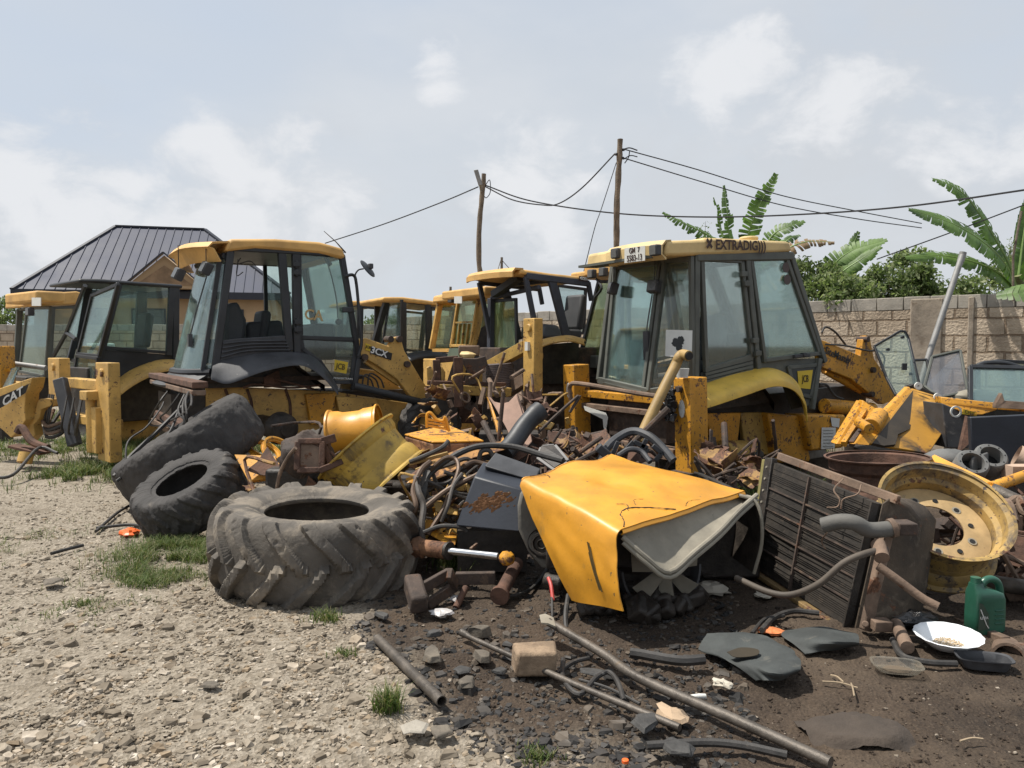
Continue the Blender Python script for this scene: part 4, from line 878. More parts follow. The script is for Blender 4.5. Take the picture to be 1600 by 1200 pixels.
    rail((893, 604), (1056, 640), -.42, .09, .14, JCBY, 'upper_rail'); rail((893, 622), (1056, 662), -.44, .07, .12, DUSTR, 'middle_rail'); rail((874, 672), (1052, 722), -.5, .14, .16, DUSTR, 'lower_rail')
    g.put(MB().tube(smooth_path([g.on(892, 625, 'x', -.6), g.on(891, 602, 'x', -.62), g.on(910, 600, 'x', -.62), g.on(980, 612, 'x', -.62), g.on(1046, 622, 'x', -.62)]), .03, 8), 'bent_pipe', DUSTR)
    g.put(MB().box((-.1, W/2, .75), (.5, W*.8, .5)), 'rear_frame_box', DRUST, bevel=.02)
    mb = MB().sheet([g.on(*p, 'x', -.46) for p in ((912, 634), (946, 645), (950, 652), (947, 672), (943, 668), (942, 655), (914, 641))], .004); g.put(mb, 'torn_strip', WHITE)
    mb = MB()
    for k in range(26):
        c = g.on(1046+random.uniform(-5, 6), 632+random.uniform(-20, 24), 'x', -.63); mb.sph(c, random.uniform(.03, .06), 6, (1, 1, 1.3), .4)
    bag = put(mb, 'plastic_bag', M('black_bin_liner', (.012, .012, .013), .25, bump=.6, bscale=30), label='crumpled black plastic bag hanging beside the nearer orange stabiliser column', cat='bag', world=True) if 0 else g.put(mb, 'hanging_bag', M('black_bin_liner', (.012, .012, .013), .25, bump=.6, bscale=30))
    for x, y in ((.5, .45), (.5, 1.15), (2.6, .45), (2.6, 1.15)): g.put(MB().box((x, y, .16), (.4, .25, .40)), 'support_block', COPING, bevel=.02)
    # loader arms
    arm = [(1279, 530), (1290, 533), (1345, 556), (1349, 530), (1354, 524), (1360, 530), (1366, 560), (1400, 612), (1398, 625), (1380, 632), (1355, 612), (1330, 592), (1284, 574)]
    a1 = g.put(MB().prism(S(arm, .02), (0, .1, 0)), 'loader_arm', JCBY, bevel=.012); g.put(MB().prism(S(arm, W-.12), (0, .1, 0)), 'loader_arm', JCBY, bevel=.012)
    c = S([(1309, 556), (1350, 574), (1311, 540)], .012); text_on(g, 'SiteMaster', .14, c, INK, a1, .95, .002)
    for (x, y) in ((1354, 530), (1364, 578), (1362, 616)): q, = S([(x, y)], .0); g.put(MB().cyl(q+Y_*.14, q-Y_*.03, .04, n=14), 'pin', DRUST, a1)
    a, b = S([(1288, 578), (1360, 618)], .16); g.put(MB().cyl(a, b, .055, n=12), 'lift_ram', JCBY); a, b = S([(1288, 634), (1362, 640)], .1); g.put(MB().cyl(a, b, .1, n=14), 'tilt_ram', JCBY)
    a = S([(1284, 520), (1290, 511), (1304, 518), (1316, 532), (1322, 540)], .1); g.put(MB().tube(smooth_path(a), .014, 6), 'hose', RUBBER)
    a = S([(1290, 538), (1320, 540), (1356, 548), (1372, 548), (1382, 560), (1378, 580)], -.03); g.put(MB().tube(smooth_path(a), .013, 6), 'hose', RUBBER)
    a = S([(1280, 600), (1292, 602), (1304, 618), (1318, 624)], -.0); g.put(MB().tube(smooth_path(a), .016, 6), 'hose', RUBBER)
    # engine cover / nose
    g.put(MB().prism(S([(1280, 600), (1330, 610), (1345, 690), (1290, 690)], .35), (0, .9, 0)), 'engine_block', GREASE, bevel=.03)
    g.put(MB().box((2.35, W/2, 2.05), (.5, .5, .05)).cyl((2.35, W/2, 1.7), (2.35, W/2, 2.05), .06), 'engine_cover', DULLY, bevel=.02)
    return g
machine_right()

# ======== left centre: black-framed cab with bleached roof, loader arm to the right ========
def machine_left():
    g = Rig('backhoe_loader', 'yellow backhoe loader with open black-framed doorway, black fender and round mirror on an arm', 'backhoe loader', 334, 592, 9.3, 33, 0, 0, 1.24); W = 1.62
    S = lambda pts, y=0.: g.side(pts, y)
    def post(a, b, w_=.07, d=.08, both=True, y=0.):
        p, q = S([a, b], y); mb = MB().beam(p, q, d, w_, X)
        if both: mb.beam(*mirror_y([p, q], W), d, w_, X)
        return mb
    mb = MB()
    for a, b, w_ in (((440, 395), (452, 548), .10), ((462, 392), (464, 560), .10)): p, q = S([a, b]); mb.beam(p, q, .08, w_, X)
    for a, b, w_ in (((360, 392), (334, 592), .09), ((534, 398), (560, 560), .07), ((560, 560), (552, 610), .07)): mb.add(*(lambda q: (q.v, q.f))(post(a, b, w_)))
    a, b = S([(360, 388), (536, 398)]); mb.beam(a, b, .09, .07); mb.beam(*mirror_y([a, b], W), .09, .07)
    for x, y in ((362, 392), (534, 400)): p, = S([(x, y)]); mb.beam(p, (p.x, W, p.z), .06, .06)
    fr = g.put(mb, 'cab_frame', BLACK, bevel=.012)
    # side body under the doorway: louvred sill and lower door
    sill = S([(338, 540), (346, 532), (370, 529), (445, 524), (460, 560), (470, 575), (400, 560), (350, 578), (334, 590)], -.01); g.put(MB().sheet(sill, .04), 'sill_panel', PLAST, fr, bevel=.01); g.put(MB().sheet(mirror_y(sill, W), .04), 'sill_panel', PLAST, fr)
    mb = MB()
    for k in range(4): mb.tube(smooth_path(S([(349-k, 537+k*7), (390, 533+k*5), (447+k*2, 532+k*5)], -.05)), .011, 6)
    g.put(mb, 'louvre', PLAST, fr)
    dg_ = S([(467, 393), (532, 401), (556, 530), (470, 527)]); dw = window(g, 'door_window', dg_, .045, BLACK, GL)
    low = S([(470, 528), (557, 532), (548, 597), (522, 597), (500, 565), (473, 545)]); lw = window(g, 'lower_window', low, .035, BLACK, GLD); window(g, 'lower_window', mirror_y(low, W), .035, BLACK, GLD)
    window(g, 'door_window', mirror_y(dg_, W), .05, BLACK, GL)
    g.put(MB().sheet(S([(523, 562), (544, 566), (541, 584), (522, 580)], -.02), .003), 'emblem_plate', YELLINK, lw); c = S([(532, 573), (540, 574.5), (532, 565)], -.025); text_on(g, 'JCB', .11, c, INK, lw, .75)
    c = S([(536, 591.5), (546, 592), (536, 585)], -.03); text_on(g, 'POWERTRAIN', .035, c, WHITEINK, lw, 1.2)
    mb = MB().sheet(S([(480, 481), (505, 483), (505, 503), (481, 503)], -.012), .002); 
    q = S([(490, 493), (500, 494), (490, 480)], -.012); text_on(g, 'CA', .19, q, M('peeling_decal', (.42, .3, .14), .7, bump=0), dw, .95, .004)
    for x, y in ((463, 413), (464, 426), (465, 503), (465, 515)): q, = S([(x, y)], -.06); g.put(MB().box(q, (.09, .05, .06)).cyl(q-Z*.05, q+Z*.05, .02, n=8), 'hinge', BLACK, fr, bevel=.005)
    q, = S([(543, 484)], -.05); g.put(MB().box(q, (.14, .05, .07)), 'door_handle', PLAST, dw, bevel=.01)
    mb = MB().tube(smooth_path(S([(512, 411), (520, 440), (526, 470), (528, 497)], .06)), .009, 6).sph(S([(529, 503)], .05)[0], .045); g.put(mb, 'wiper', PLAST)
    g.put(MB().tube(smooth_path(S([(509, 402), (513, 410), (517, 414)], .06)), .03, 6), 'inner_mirror', PLAST)
    # bowed rear window
    def bow(u, v):  # u 0..1 from near corner to far corner, v 0 top .. 1 bottom
        top_n, bot_n = S([(352, 400)])[0], S([(332, 578)])[0]; n = top_n.lerp(bot_n, v); y = .0+u*W; bulge = (.10+.20*v)*(1-(2*u-1)**4*.98)*.9
        return Vector((n.x-bulge, y, n.z-.04*bulge*(v > .99)))
    rows = [[bow(u/14, v/8) for u in range(15)] for v in range(9)]
    g.put(MB().grid(rows, .008), 'rear_window', GLP)
    g.put(MB().tube([bow(u/14, 1)+Vector((-.01, 0, -.03)) for u in range(15)], .05, 8), 'rear_window_frame', BLACK); g.put(MB().tube([bow(u/14, 0) for u in range(15)], .04, 8), 'rear_window_frame', BLACK)
    # skirt
    rows = [[bow(u/14, 1)+Vector((-.02-.12*k, 0, -.05-.07*k)) for u in range(15)] for k in range(3)]; g.put(MB().grid(rows, .03), 'rear_skirt', PLAST)
    mb = MB().beam(bow(.04, .0)+Vector((-.02, 0, 0)), bow(.04, 1)+Vector((-.02, 0, 0)), .05, .05); g.put(mb, 'window_edge', BLACK)
    mb = MB().tube([bow(.18, .12)-X*.03, bow(.2, .5)-X*.05, bow(.22, .72)-X*.04], .009, 6).box(bow(.22, .74)-X*.03, (.05, .07, .16)); g.put(mb, 'wiper', PLAST)
    # roof
    zt = S([(360, 388)])[0].z; xr = S([(352, 395)])[0].x; xf = S([(541, 404)])[0].x
    side_ = S([(352, 393), (356, 378), (362, 373), (430, 373), (500, 378), (536, 388), (541, 402), (534, 404), (500, 396), (400, 388)], -.07)
    roof = g.put(MB().prism(side_, (0, W+.14, 0)), 'cab_roof', ROOFY, bevel=.035)
    z1 = side_[1].z; z0 = zt-.0
    def ro(u, k, dx=0.): x = xr-(.34 if k else .30)*(1-(2*u-1)**4*.75)-.02-dx; return x
    rows = []
    for (dz, dx, bl) in ((0, -.45, 0), (.02, -.1, 0), (.0, .05, 1), (-.05, .10, 1), (-.07, .04, 1), (-.19, -.02, 1), (-.22, -.04, 1)):
        rows.append([Vector((ro(u/12, bl, dx), -.06+(W+.12)*u/12, z1+dz-.02)) for u in range(13)])
    g.put(MB().grid(rows, .025), 'roof_overhang', ROOFY, roof, ang=60)
    g.put(MB().box(((xr+xf)/2, W/2, zt-.01), (xf-xr, W-.05, .02)), 'roof_lining', BLACK, roof)
    for u, dz, hs in ((.0, -.33, .3), (.26, -.38, .36)):
        c = Vector((ro(u, 1)-.12, u*W, z1+dz)); lamp(g, c, Euler((.2, .4, .2)).to_matrix(), .15, hang=c+Z*hs)
    # front glass
    ft, fb = S([(536, 400), (562, 560)]); window(g, 'windscreen', [ft+Y_*.06, Vector((ft.x, W-.06, ft.z)), Vector((fb.x, W-.06, fb.z)), fb+Y_*.06], .05, BLACK, GLP)
    # inside
    s_ = seat(g, .55, .95, 1.62, back=.45); g.put(MB().prism(S([(386, 503), (442, 500), (446, 532), (385, 534)], .75), (0, .3, 0)), 'seat_cushion', SEATM, s_, bevel=.05)
    g.put(MB().prism(S([(352, 478), (372, 470), (386, 500), (382, 538), (352, 540)], .5), (0, .4, 0)), 'seat_back', SEATM, s_, bevel=.05)
    g.put(MB().box((1.55, .8, 1.7), (.3, .9, .5)), 'dashboard', SEATM, bevel=.05); g.put(MB().box((.95, W/2, 1.22), (2., W-.1, .06)), 'cab_floor', DRUST)
    mb = MB().tube(smooth_path(S([(376, 403), (372, 412), (390, 408), (400, 415)], .05)), .007, 5).tube(smooth_path(S([(372, 405), (370, 430), (380, 425)], .04)), .006, 5); g.put(mb, 'loose_wire', RUBBER)
    # antenna, mirror on bent arm
    a = S([(540, 395), (525, 378), (506, 361)], .1); g.put(MB().tube(a, [.012, .007, .004], 6), 'antenna', BLACK)
    a = S([(538, 432), (552, 430), (557, 445), (562, 500), (565, 535), (560, 556)], -.12); ma = g.put(MB().tube(smooth_path(a), .022, 8), 'mirror_arm', BLACK)
    a = S([(557, 442), (555, 430), (560, 422), (568, 420)], -.16); g.put(MB().tube(smooth_path(a), .011, 6), 'mirror_stem', BLACK, ma)
    c, = S([(573, 421)], -.18); ax = (g.inv.to_3x3() @ img_axis(573, 421, 9.6, .22, 40)).normalized()
    g.put(MB().lathe([(0, 0), (.10, 0), (.135, .008), (.14, .018), (.125, .03), (.05, .045), (0, .05)], c, ax, 28), 'mirror', BLACK, ma); g.put(MB().box(c+ax*.07, (.06, .06, .07)), 'mirror_bracket', PLAST, ma, bevel=.01)
    # black fender over the missing wheel
    prof = [(330, 588), (357, 594), (412, 575), (468, 566), (502, 584), (527, 612)]
    arch_fender(g, [(334, 572), (355, 558), (425, 549), (480, 554), (507, 575), (527, 606)], prof, .04, -.36, PLAST, .04, .02); g.put(MB().box((.95, W+.15, 1.42), (1.5, .4, .04)), 'fender', PLAST)
    ar = [Vector((v.x, .12, v.z-.02)) for v in smooth_path(S(prof, -.36), 4)]; g.put(MB().sheet(ar+[Vector((ar[-1].x, .12, 1.12)), Vector((ar[0].x, .12, 1.12))], .02), 'wheel_arch', GREASE)
    mb = MB().prism(S([(412, 590), (436, 578), (440, 604), (414, 606)], .04), (0, .06, 0)).tube(S([(430, 592), (490, 608)], .0), .015).tube(smooth_path(S([(380, 606), (400, 600), (450, 606), (500, 602)], .02)), .014); g.put(mb, 'fuel_bracket', RUST)
    # chassis: long faded yellow plate
    ch = g.put(MB().prism(S([(322, 602), (525, 612), (560, 618), (640, 630), (640, 690), (520, 700), (440, 688), (322, 660)], .22), (0, .06, 0)).prism(S([(322, 602), (525, 612), (640, 630), (640, 690), (440, 688), (322, 660)], 1.35), (0, .06, 0)), 'chassis', CATY, bevel=.01)
    g.put(MB().box((1.4, .8, .95), (3.3, 1.0, .12)), 'chassis_web', GREASE, ch)
    for px in (352, 386, 446): g.put(MB().tube(smooth_path(S([(px, 608), (px+7, 630), (px+8, 660)], .21)), .02, 6), 'weld_seam', RUST, ch)
    g.put(MB().prism(S([(478, 616), (525, 614), (518, 660), (486, 664)], .12), (0, .08, 0)), 'step_plate', JCBY, bevel=.01); g.put(MB().prism(S([(526, 620), (590, 622), (592, 665), (535, 668)], .1), (0, .1, 0)), 'side_box', CATY, bevel=.015)
    a, b = S([(438, 672), (410, 668)], .1); hub = MB().lathe([(0, 0), (.09, 0), (.10, .02), (.17, .04), (.19, .07), (.21, .2), (.12, .24), (.12, .8)], S([(450, 672)], -.42)[0], (-.25, 1, .05), 28); g.put(hub, 'axle_hub', GREASE)
    g.put(MB().cyl(S([(400, 668)], .2)[0], S([(450, 672)], -.1)[0], .1), 'axle_tube', RUST)
    # lift ram (black), loader arm, front wheel
    a, b = S([(552, 603), (655, 628)], -.02); g.put(MB().cyl(a, b, .055, n=14), 'lift_ram', BLACK); a, b = S([(655, 628), (668, 631)], -.02); g.put(MB().cyl(a, b, .03, n=12), 'ram_rod', CHROME)
    arm = [(560, 530), (572, 528), (607, 541), (612, 533), (616, 527), (622, 526), (628, 534), (632, 548), (658, 592), (684, 628), (720, 668), (714, 678), (700, 672), (668, 640), (640, 618), (620, 592), (588, 570), (562, 555)]
    a1 = g.put(MB().prism(S(arm, -.02), (0, .1, 0)), 'loader_arm', CATY, bevel=.012); g.put(MB().prism(S(arm, W-.15), (0, .1, 0)), 'loader_arm', CATY, bevel=.012)
    lb_ = g.put(MB().sheet(S([(579, 541), (613, 552), (611, 563), (578, 552)], -.03), .004), 'decal_band', INK, a1); g.put(MB().sheet(S([(571, 536), (579, 539), (579, 549), (571, 547)], -.03), .004), 'emblem_plate', YELLINK, a1)
    c = S([(592, 550.5), (612, 557), (593, 540)], -.032); text_on(g, '3CX', .125, c, WHITEINK, a1, 1.05, .003); c = S([(607, 556), (613, 558), (607, 548)], -.034); 
    c = S([(575, 542.5), (585, 546), (575, 530)], -.032); text_on(g, 'JCB', .05, c, INK, a1, .9, .001)
    for (x, y) in ((608, 530), (622, 530), (634, 569), (568, 558)): q, = S([(x, y)], .0); g.put(MB().cyl(q+Y_*.1, q-Y_*.07, .045, n=14), 'pin', DRUST, a1)
    a, b = S([(605, 530), (622, 530)], .04); g.put(MB().beam(a, b, .06, .06), 'pin_link', CATY, a1)
    a, b = S([(572, 562), (625, 598)], .1); g.put(MB().beam(a, b, .08, .11), 'inner_link', CATY)
    # second yellow structure behind the arm (engine bay)
    g.put(MB().prism(S([(560, 575), (600, 580), (640, 620), (640, 650), (556, 640)], .4), (0, .7, 0)), 'engine_cover', CATY, bevel=.02)
    for k in range(3): g.put(MB().tube(smooth_path(S([(556+k*9, 608), (562+k*8, 588-k*2), (578+k*8, 592), (584+k*8, 606)], .02)), .012, 6), 'hose', RUBBER)
    V, F = lug_tyre(.47, .34, .26, 14, 1.7, .022, .4, 240); c = S([(672, 676)], .05)[0]; c.z = .47; tyre_obj('front_tyre', V, F, TYRED, c, (0, 1, 0), parent=g.root)
    g.put(MB().lathe([(.27, -.12), (.24, -.1), (.24, .0), (.1, .05), (0, .05)], c, (0, -1, 0), 28), 'front_rim', CATY)
    for x in (.3, 1.7): g.put(MB().box((x, .75, .28), (.4, 1., .58)), 'support_block', COPING, bevel=.02)
    # rear tail: rusty carrier beam with hoses
    def rl(pa, pb, x, h, d, m, nm): a, b = g.on(*pa, 'x', x), g.on(*pb, 'x', x); return g.put(MB().box((x+d/2, (a.y+b.y)/2, (a.z+b.z)/2), (d, abs(a.y-b.y), h)), nm, m, bevel=.01)
    rl((232, 588), (300, 600), -.5, .07, .16, RUST, 'carrier_beam'); rl((234, 598), (300, 612), -.5, .06, .14, DUSTR, 'carrier_beam'); rl((240, 650), (285, 666), -.5, .10, .14, RUST, 'lower_beam'); rl((236, 662), (288, 682), -.5, .08, .14, DUSTR, 'lower_beam')
    g.put(MB().box((-.2, .75, .75), (.5, 1.0, .6)), 'rear_frame_box', GREASE)
    for k in range(6):
        px = random.uniform(262, 315); pts = [g.on(px, 608, 'x', -.45), g.on(px+random.uniform(-40, 0), random.uniform(625, 645), 'x', -.6), g.on(px+random.uniform(-50, 4), random.uniform(650, 675), 'x', -.6), g.on(px+random.uniform(-70, 10), random.uniform(655, 690), 'x', -.5)]
        g.put(MB().tube(smooth_path(pts, 6), .012, 6), 'hose', RUBBER)
    return g
machine_left()
# ======== simpler rigs for the machines further back ========
def simple_cab(g, W, posts, panes, roof, fmat, rmat, rear=None, pane_mat=GLD, far=True, thick=.02, both_posts=True, fw=.045):
    S = g.side; mb = MB()
    for a, b, w_ in posts:
        p, q = S([a, b]); mb.beam(p, q, .07, w_, X)
        if far: mb.beam(*mirror_y([p, q], W), .07, w_, X); mb.beam(p, (p.x, W, p.z), .05, .05)
    if mb.v: fr = g.put(mb, 'cab_frame', fmat, bevel=.01)
    for nm, q, m in panes:
        p = S(q); window(g, nm, p, fw, fmat, m or pane_mat)
        if far: window(g, nm, mirror_y(p, W), fw, fmat, m or pane_mat)
    if roof:
        r_ = S(roof, -.05); return g.put(MB().prism(r_, (0, W+.1, 0)), 'cab_roof', rmat, bevel=.03)
def rear_quad(g, pts, x, nm, fmat, gmat, fw=.05): return window(g, nm, [g.on(a, b, 'x', x) for a, b in pts], fw, fmat, gmat)
def column(g, px0, px1, ytop, ybot, x, mat, name='stabiliser_leg', d=.26):
    a, b = g.on(px0, ytop, 'x', x), g.on(px1, ytop, 'x', x); zt = a.z; zb = max(g.on(px0, ybot, 'x', x).z, .02); ym = (a.y+b.y)/2
    o = g.put(MB().box((x+d/2, ym, (zt+zb)/2), (d, abs(a.y-b.y)*.72, zt-zb)), name, mat, bevel=.012)
    g.put(MB().lathe([(.03, 0), (.055, .0), (.055, .02), (.045, .03), (0, .03)], (x, ym-.02, zt-.13), (-1, 0, 0), 18), 'pin', mat, o)
    return ym, zt, zb, o

def machine_black_cab():
    g = Rig('backhoe_loader', 'yellow backhoe loader with black cab, swung-open door and pale yellow fender at left', 'backhoe loader', 155, 565, 11.9, 47, 0, 0, 1.4); W = 1.35; S = g.side
    simple_cab(g, W, [((185, 440), (154, 565), .09), ((268, 446), (263, 556), .09), ((275, 447), (274, 600), .1)], [('side_window', [(189, 441), (266, 447), (262, 551), (163, 543)], GL)], [(122, 441), (124, 435), (160, 436), (186, 438), (286, 445), (286, 451), (186, 444)], BLACK, BLACK)
    g.put(MB().sheet(S([(158, 546), (262, 554), (284, 556), (276, 610), (222, 590), (176, 618), (160, 608), (154, 568)], .02), .03), 'side_panel', BLACK)
    rear_quad(g, [(144, 462), (184, 445), (155, 556), (122, 553)], -.04, 'rear_window', BLACK, GL); rear_quad(g, [(121, 556), (153, 560), (148, 609), (113, 606)], -.06, 'lower_window', BLACK, GL)
    a, b, c = [g.on(x, y, 'x', -.3) for x, y in ((133, 446), (104, 520), (84, 556))]; c2 = g.on(119, 530, 'x', -.3)
    d = g.put(MB().tube([a, b, c], .035, 6).tube([b, c2], .035, 6), 'open_door', BLACK); g.put(MB().sheet([a, c2, b], .006), 'door_glass', GL, d)
    fe = arch_fender(g, [(168, 612), (196, 583), (232, 567), (258, 562), (290, 565)], [(172, 624), (202, 600), (233, 583), (262, 574), (300, 576)], .05, -.35, CATY, .06)
    g.put(MB().box((.9, .75, .95), (1.8, .8, .5)), 'axle_case', CATY, bevel=.03)
    g.put(MB().prism(S([(178, 640), (270, 636), (300, 690), (180, 690)], .4), (0, .2, 0)), 'side_tank', CATY, bevel=.02); g.put(MB().box((1., .8, .85), (2.2, 1.1, .9)), 'chassis', GREASE, bevel=.02)
    g.put(MB().box((1.7, .75, 1.5), (.3, .6, .5)), 'dashboard', SEATM, bevel=.04); seat(g, .7, .75, 1.55); g.put(MB().box((.9, W/2, 1.4), (1.8, W-.1, .06)), 'cab_floor', BLACK)
    mb = MB().tube([g.on(143, 478, 'x', .05), g.on(146, 500, 'x', .05)], .012, 6).sph(g.on(146, 490, 'x', .04), .05, 8, (1, .7, 1.6)); g.put(mb, 'wiper', PLAST)
    y1, zt, zb, o = column(g, 145, 172, 566, 716, -.75, CATY, d=.15)
    g.put(MB().lathe([(.05, 0), (.13, 0), (.13, .05), (.05, .05)], g.on(176, 643, 'x', -.5), (-1, -.2, 0), 24, True).cyl(g.on(176, 655, 'x', -.48), g.on(176, 700, 'x', -.48), .02), 'eye_plate', CATY, o)
    g.put(MB().tube([g.on(173, 578, 'x', -.6), g.on(177, 580, 'x', -.6), g.on(176, 600, 'x', -.6), g.on(173, 616, 'x', -.6)], .012), 'grab_handle', RUST, o)
    y2, *_ = column(g, 71, 95, 559, 625, -.75, CATY, d=.15)
    ya, yb = sorted((y1, y2)); mb = MB().box((-.62, (ya+yb)/2, 1.12), (.16, yb-ya, .14)).box((-.6, (ya+yb)/2, .62), (.2, yb-ya, .12)); g.put(mb, 'carrier_rail', CATY, bevel=.012)
    mb = MB().cyl((-.8, y1+.28, .25), (-.8, y1+.28, 1.05), .06).box((-.78, y1+.28, 1.0), (.22, .26, .12)).box((-.76, y1+.16, .55), (.12, .2, .6)); g.put(mb, 'swing_ram', CATY, bevel=.01)
    for k in range(7):
        y = random.uniform(y1+.3, y2); g.put(MB().tube(smooth_path([(-.85, y, .95), (-.95, y-.1, .6), (-.85, y+.25, .45), (-.8, y+.3, .7)], 6), .015, 6), 'hose', RUBBER)
    return g
machine_black_cab()
mb = MB().beam(P(94, 592, 10.6), P(117, 696, 10.4), .16, .12, Y_); put(mb, 'steel_channel', PLAST, label='dark steel box section leaning upright beside the yellow stabiliser column at left', cat='steel channel', bevel=.015)
def boom_piece():
    Yd = 10.5; t = thing('boom_plate', 'pale yellow pointed boom plate with a black and white wordmark at the left edge', 'boom plate', G(20, 700))
    pts = [P(x, y, Yd+(50-x)*.004) for x, y in ((50, 590), (46, 608), (40, 616), (38, 640), (40, 656), (30, 672), (17, 684), (4, 672), (-40, 640), (-40, 620))]
    o = put(MB().prism(pts, (.04, .25, 0)), 'side_plate', CATY, t, world=True, bevel=.01); n = (pts[3]-pts[8]).cross(Z)
    f = [P(x, y, Yd-.01) for x, y in ((45, 600), (40, 614), (0, 638), (-6, 622))]; put(MB().sheet(f, .004), 'decal_band', INK, o, world=True)
    c = P(20, 620, Yd-.02); u = (P(40, 608, Yd-.02)-P(0, 632, Yd-.02)).normalized(); put(text_mb('CAT', .17, c, u, Z, .002, .004), 'lettering', WHITEINK, o, world=True)
    mb = MB(); pts = [P(x, y, 10.7) for x, y in ((58, 628), (62, 623), (78, 624), (80, 634), (64, 640), (62, 652), (52, 664), (55, 680), (46, 690), (36, 682), (38, 664), (54, 646), (56, 636))]
    put(mb.prism(pts, (.03, .15, 0)), 'bucket_link', CATY, t, world=True, bevel=.01)
    for k in range(4): put(MB().tube(smooth_path([P(60+k*12, 640, 11), P(72, 665+k*5, 10.7), P(95, 660+k*6, 10.6), P(115, 650, 10.8)], 6), .025, 8), 'hose', RUBBER if k % 2 else DUSTR, t, world=True)
boom_piece()
put(MB().sheet([P(12, 698, 10.1), P(30, 694, 10.4), P(80, 706, 10.2), P(62, 710, 10.)], .03), 'rusty_plate', RUST, label='thin rust-brown plate lying in the weeds at the left edge', cat='plate')
put(seg_tube(MB(), [(-20, 745, 8.9), (20, 742, 9), (60, 700, 9.9), (90, 708, 9.8)], .02), 'rubber_hose', RUBBER, label='black hose curving through weeds at the left edge', cat='hose')
mb = seg_tube(MB(), [(27, 676, 10.2), (34, 668, 10.2), (50, 690, 10.1), (75, 700, 10.)], .05); put(mb, 'bent_pipe', RUST, label='rusty bent pipe in front of the yellow boom plate at left', cat='pipe')
put(MB().pipe(P(42, 708, 10), P(42, 722, 10)-Y_*.05, .09, .05), 'pipe_stub', CATY, label='short yellow pipe stub standing in the weeds at far left', cat='pipe')

def machine_far_left():
    g = Rig('backhoe_loader', 'farthest left backhoe loader with bright yellow roof and pale glass, behind the black cab', 'backhoe loader', 74, 588, 14.6, 52, 0, 0, 1.06); W = 1.6; S = g.side
    r = simple_cab(g, W, [((80, 480), (73, 590), .08), ((128, 478), (134, 590), .08)], [('side_window', [(84, 481), (126, 480), (132, 570), (78, 580)], GLP)], [(60, 478), (62, 462), (74, 458), (120, 455), (136, 460), (137, 474), (84, 477)], GREYF, ROOFY)
    rear_quad(g, [(43, 482), (79, 481), (71, 588), (31, 580)], -.05, 'rear_window', GREYF, GLP); g.put(MB().box(g.on(54, 466, 'x', -.2), (.5, 1.5, .2)), 'roof_overhang', ROOFY, r, bevel=.04)
    lamp(g, g.on(47, 487, 'x', -.4), None, .15); g.put(MB().sheet([g.on(x, y, 'x', -.47) for x, y in ((50, 465), (64, 465), (64, 478), (50, 478))], .01), 'number_plate', WHITE, r)
    g.put(MB().box((.9, .8, .75), (2.4, 1.2, .6)), 'chassis', GREASE, bevel=.02); g.put(MB().box((-.35, .8, .9), (.2, 2., .12)).box((-.35, .8, .6), (.2, 2., .12)), 'carrier_rail', CATY, bevel=.01); g.put(MB().box((1.3, .9, 1.4), (.4, .9, .6)), 'dashboard', WHITE, bevel=.04)
    g.put(MB().cyl(P(-40, 560, 13.6), P(72, 574, 13.4), .045) if 0 else MB().cyl(g.inv @ P(-40, 560, 13.6), g.inv @ P(72, 575, 13.4), .045), 'grab_rail', GALV)
machine_far_left()
put(MB().sheet([P(0, 618, 12.6), P(20, 576, 12.9), P(27, 574, 12.8), P(12, 622, 12.5)], .03), 'glass_panel', GLP, label='small framed glass panel leaning at the far left edge', cat='glass panel')
g0 = thing('machine_body', 'orange machine body cut off by the left edge beside the leaning glass', 'machine frame', G(-5, 690)); put(MB().box(P(-2, 590, 13.2), (.35, .4, 1.1)).box(P(2, 560, 13.2)-Z*.2, (.5, .1, .06)), 'frame', JCBY, g0, world=True, bevel=.02); put(MB().box((P(-2, 590, 13.2).x, 13.2, .5), (.25, .3, 1.)), 'post', GREASE, g0, world=True)

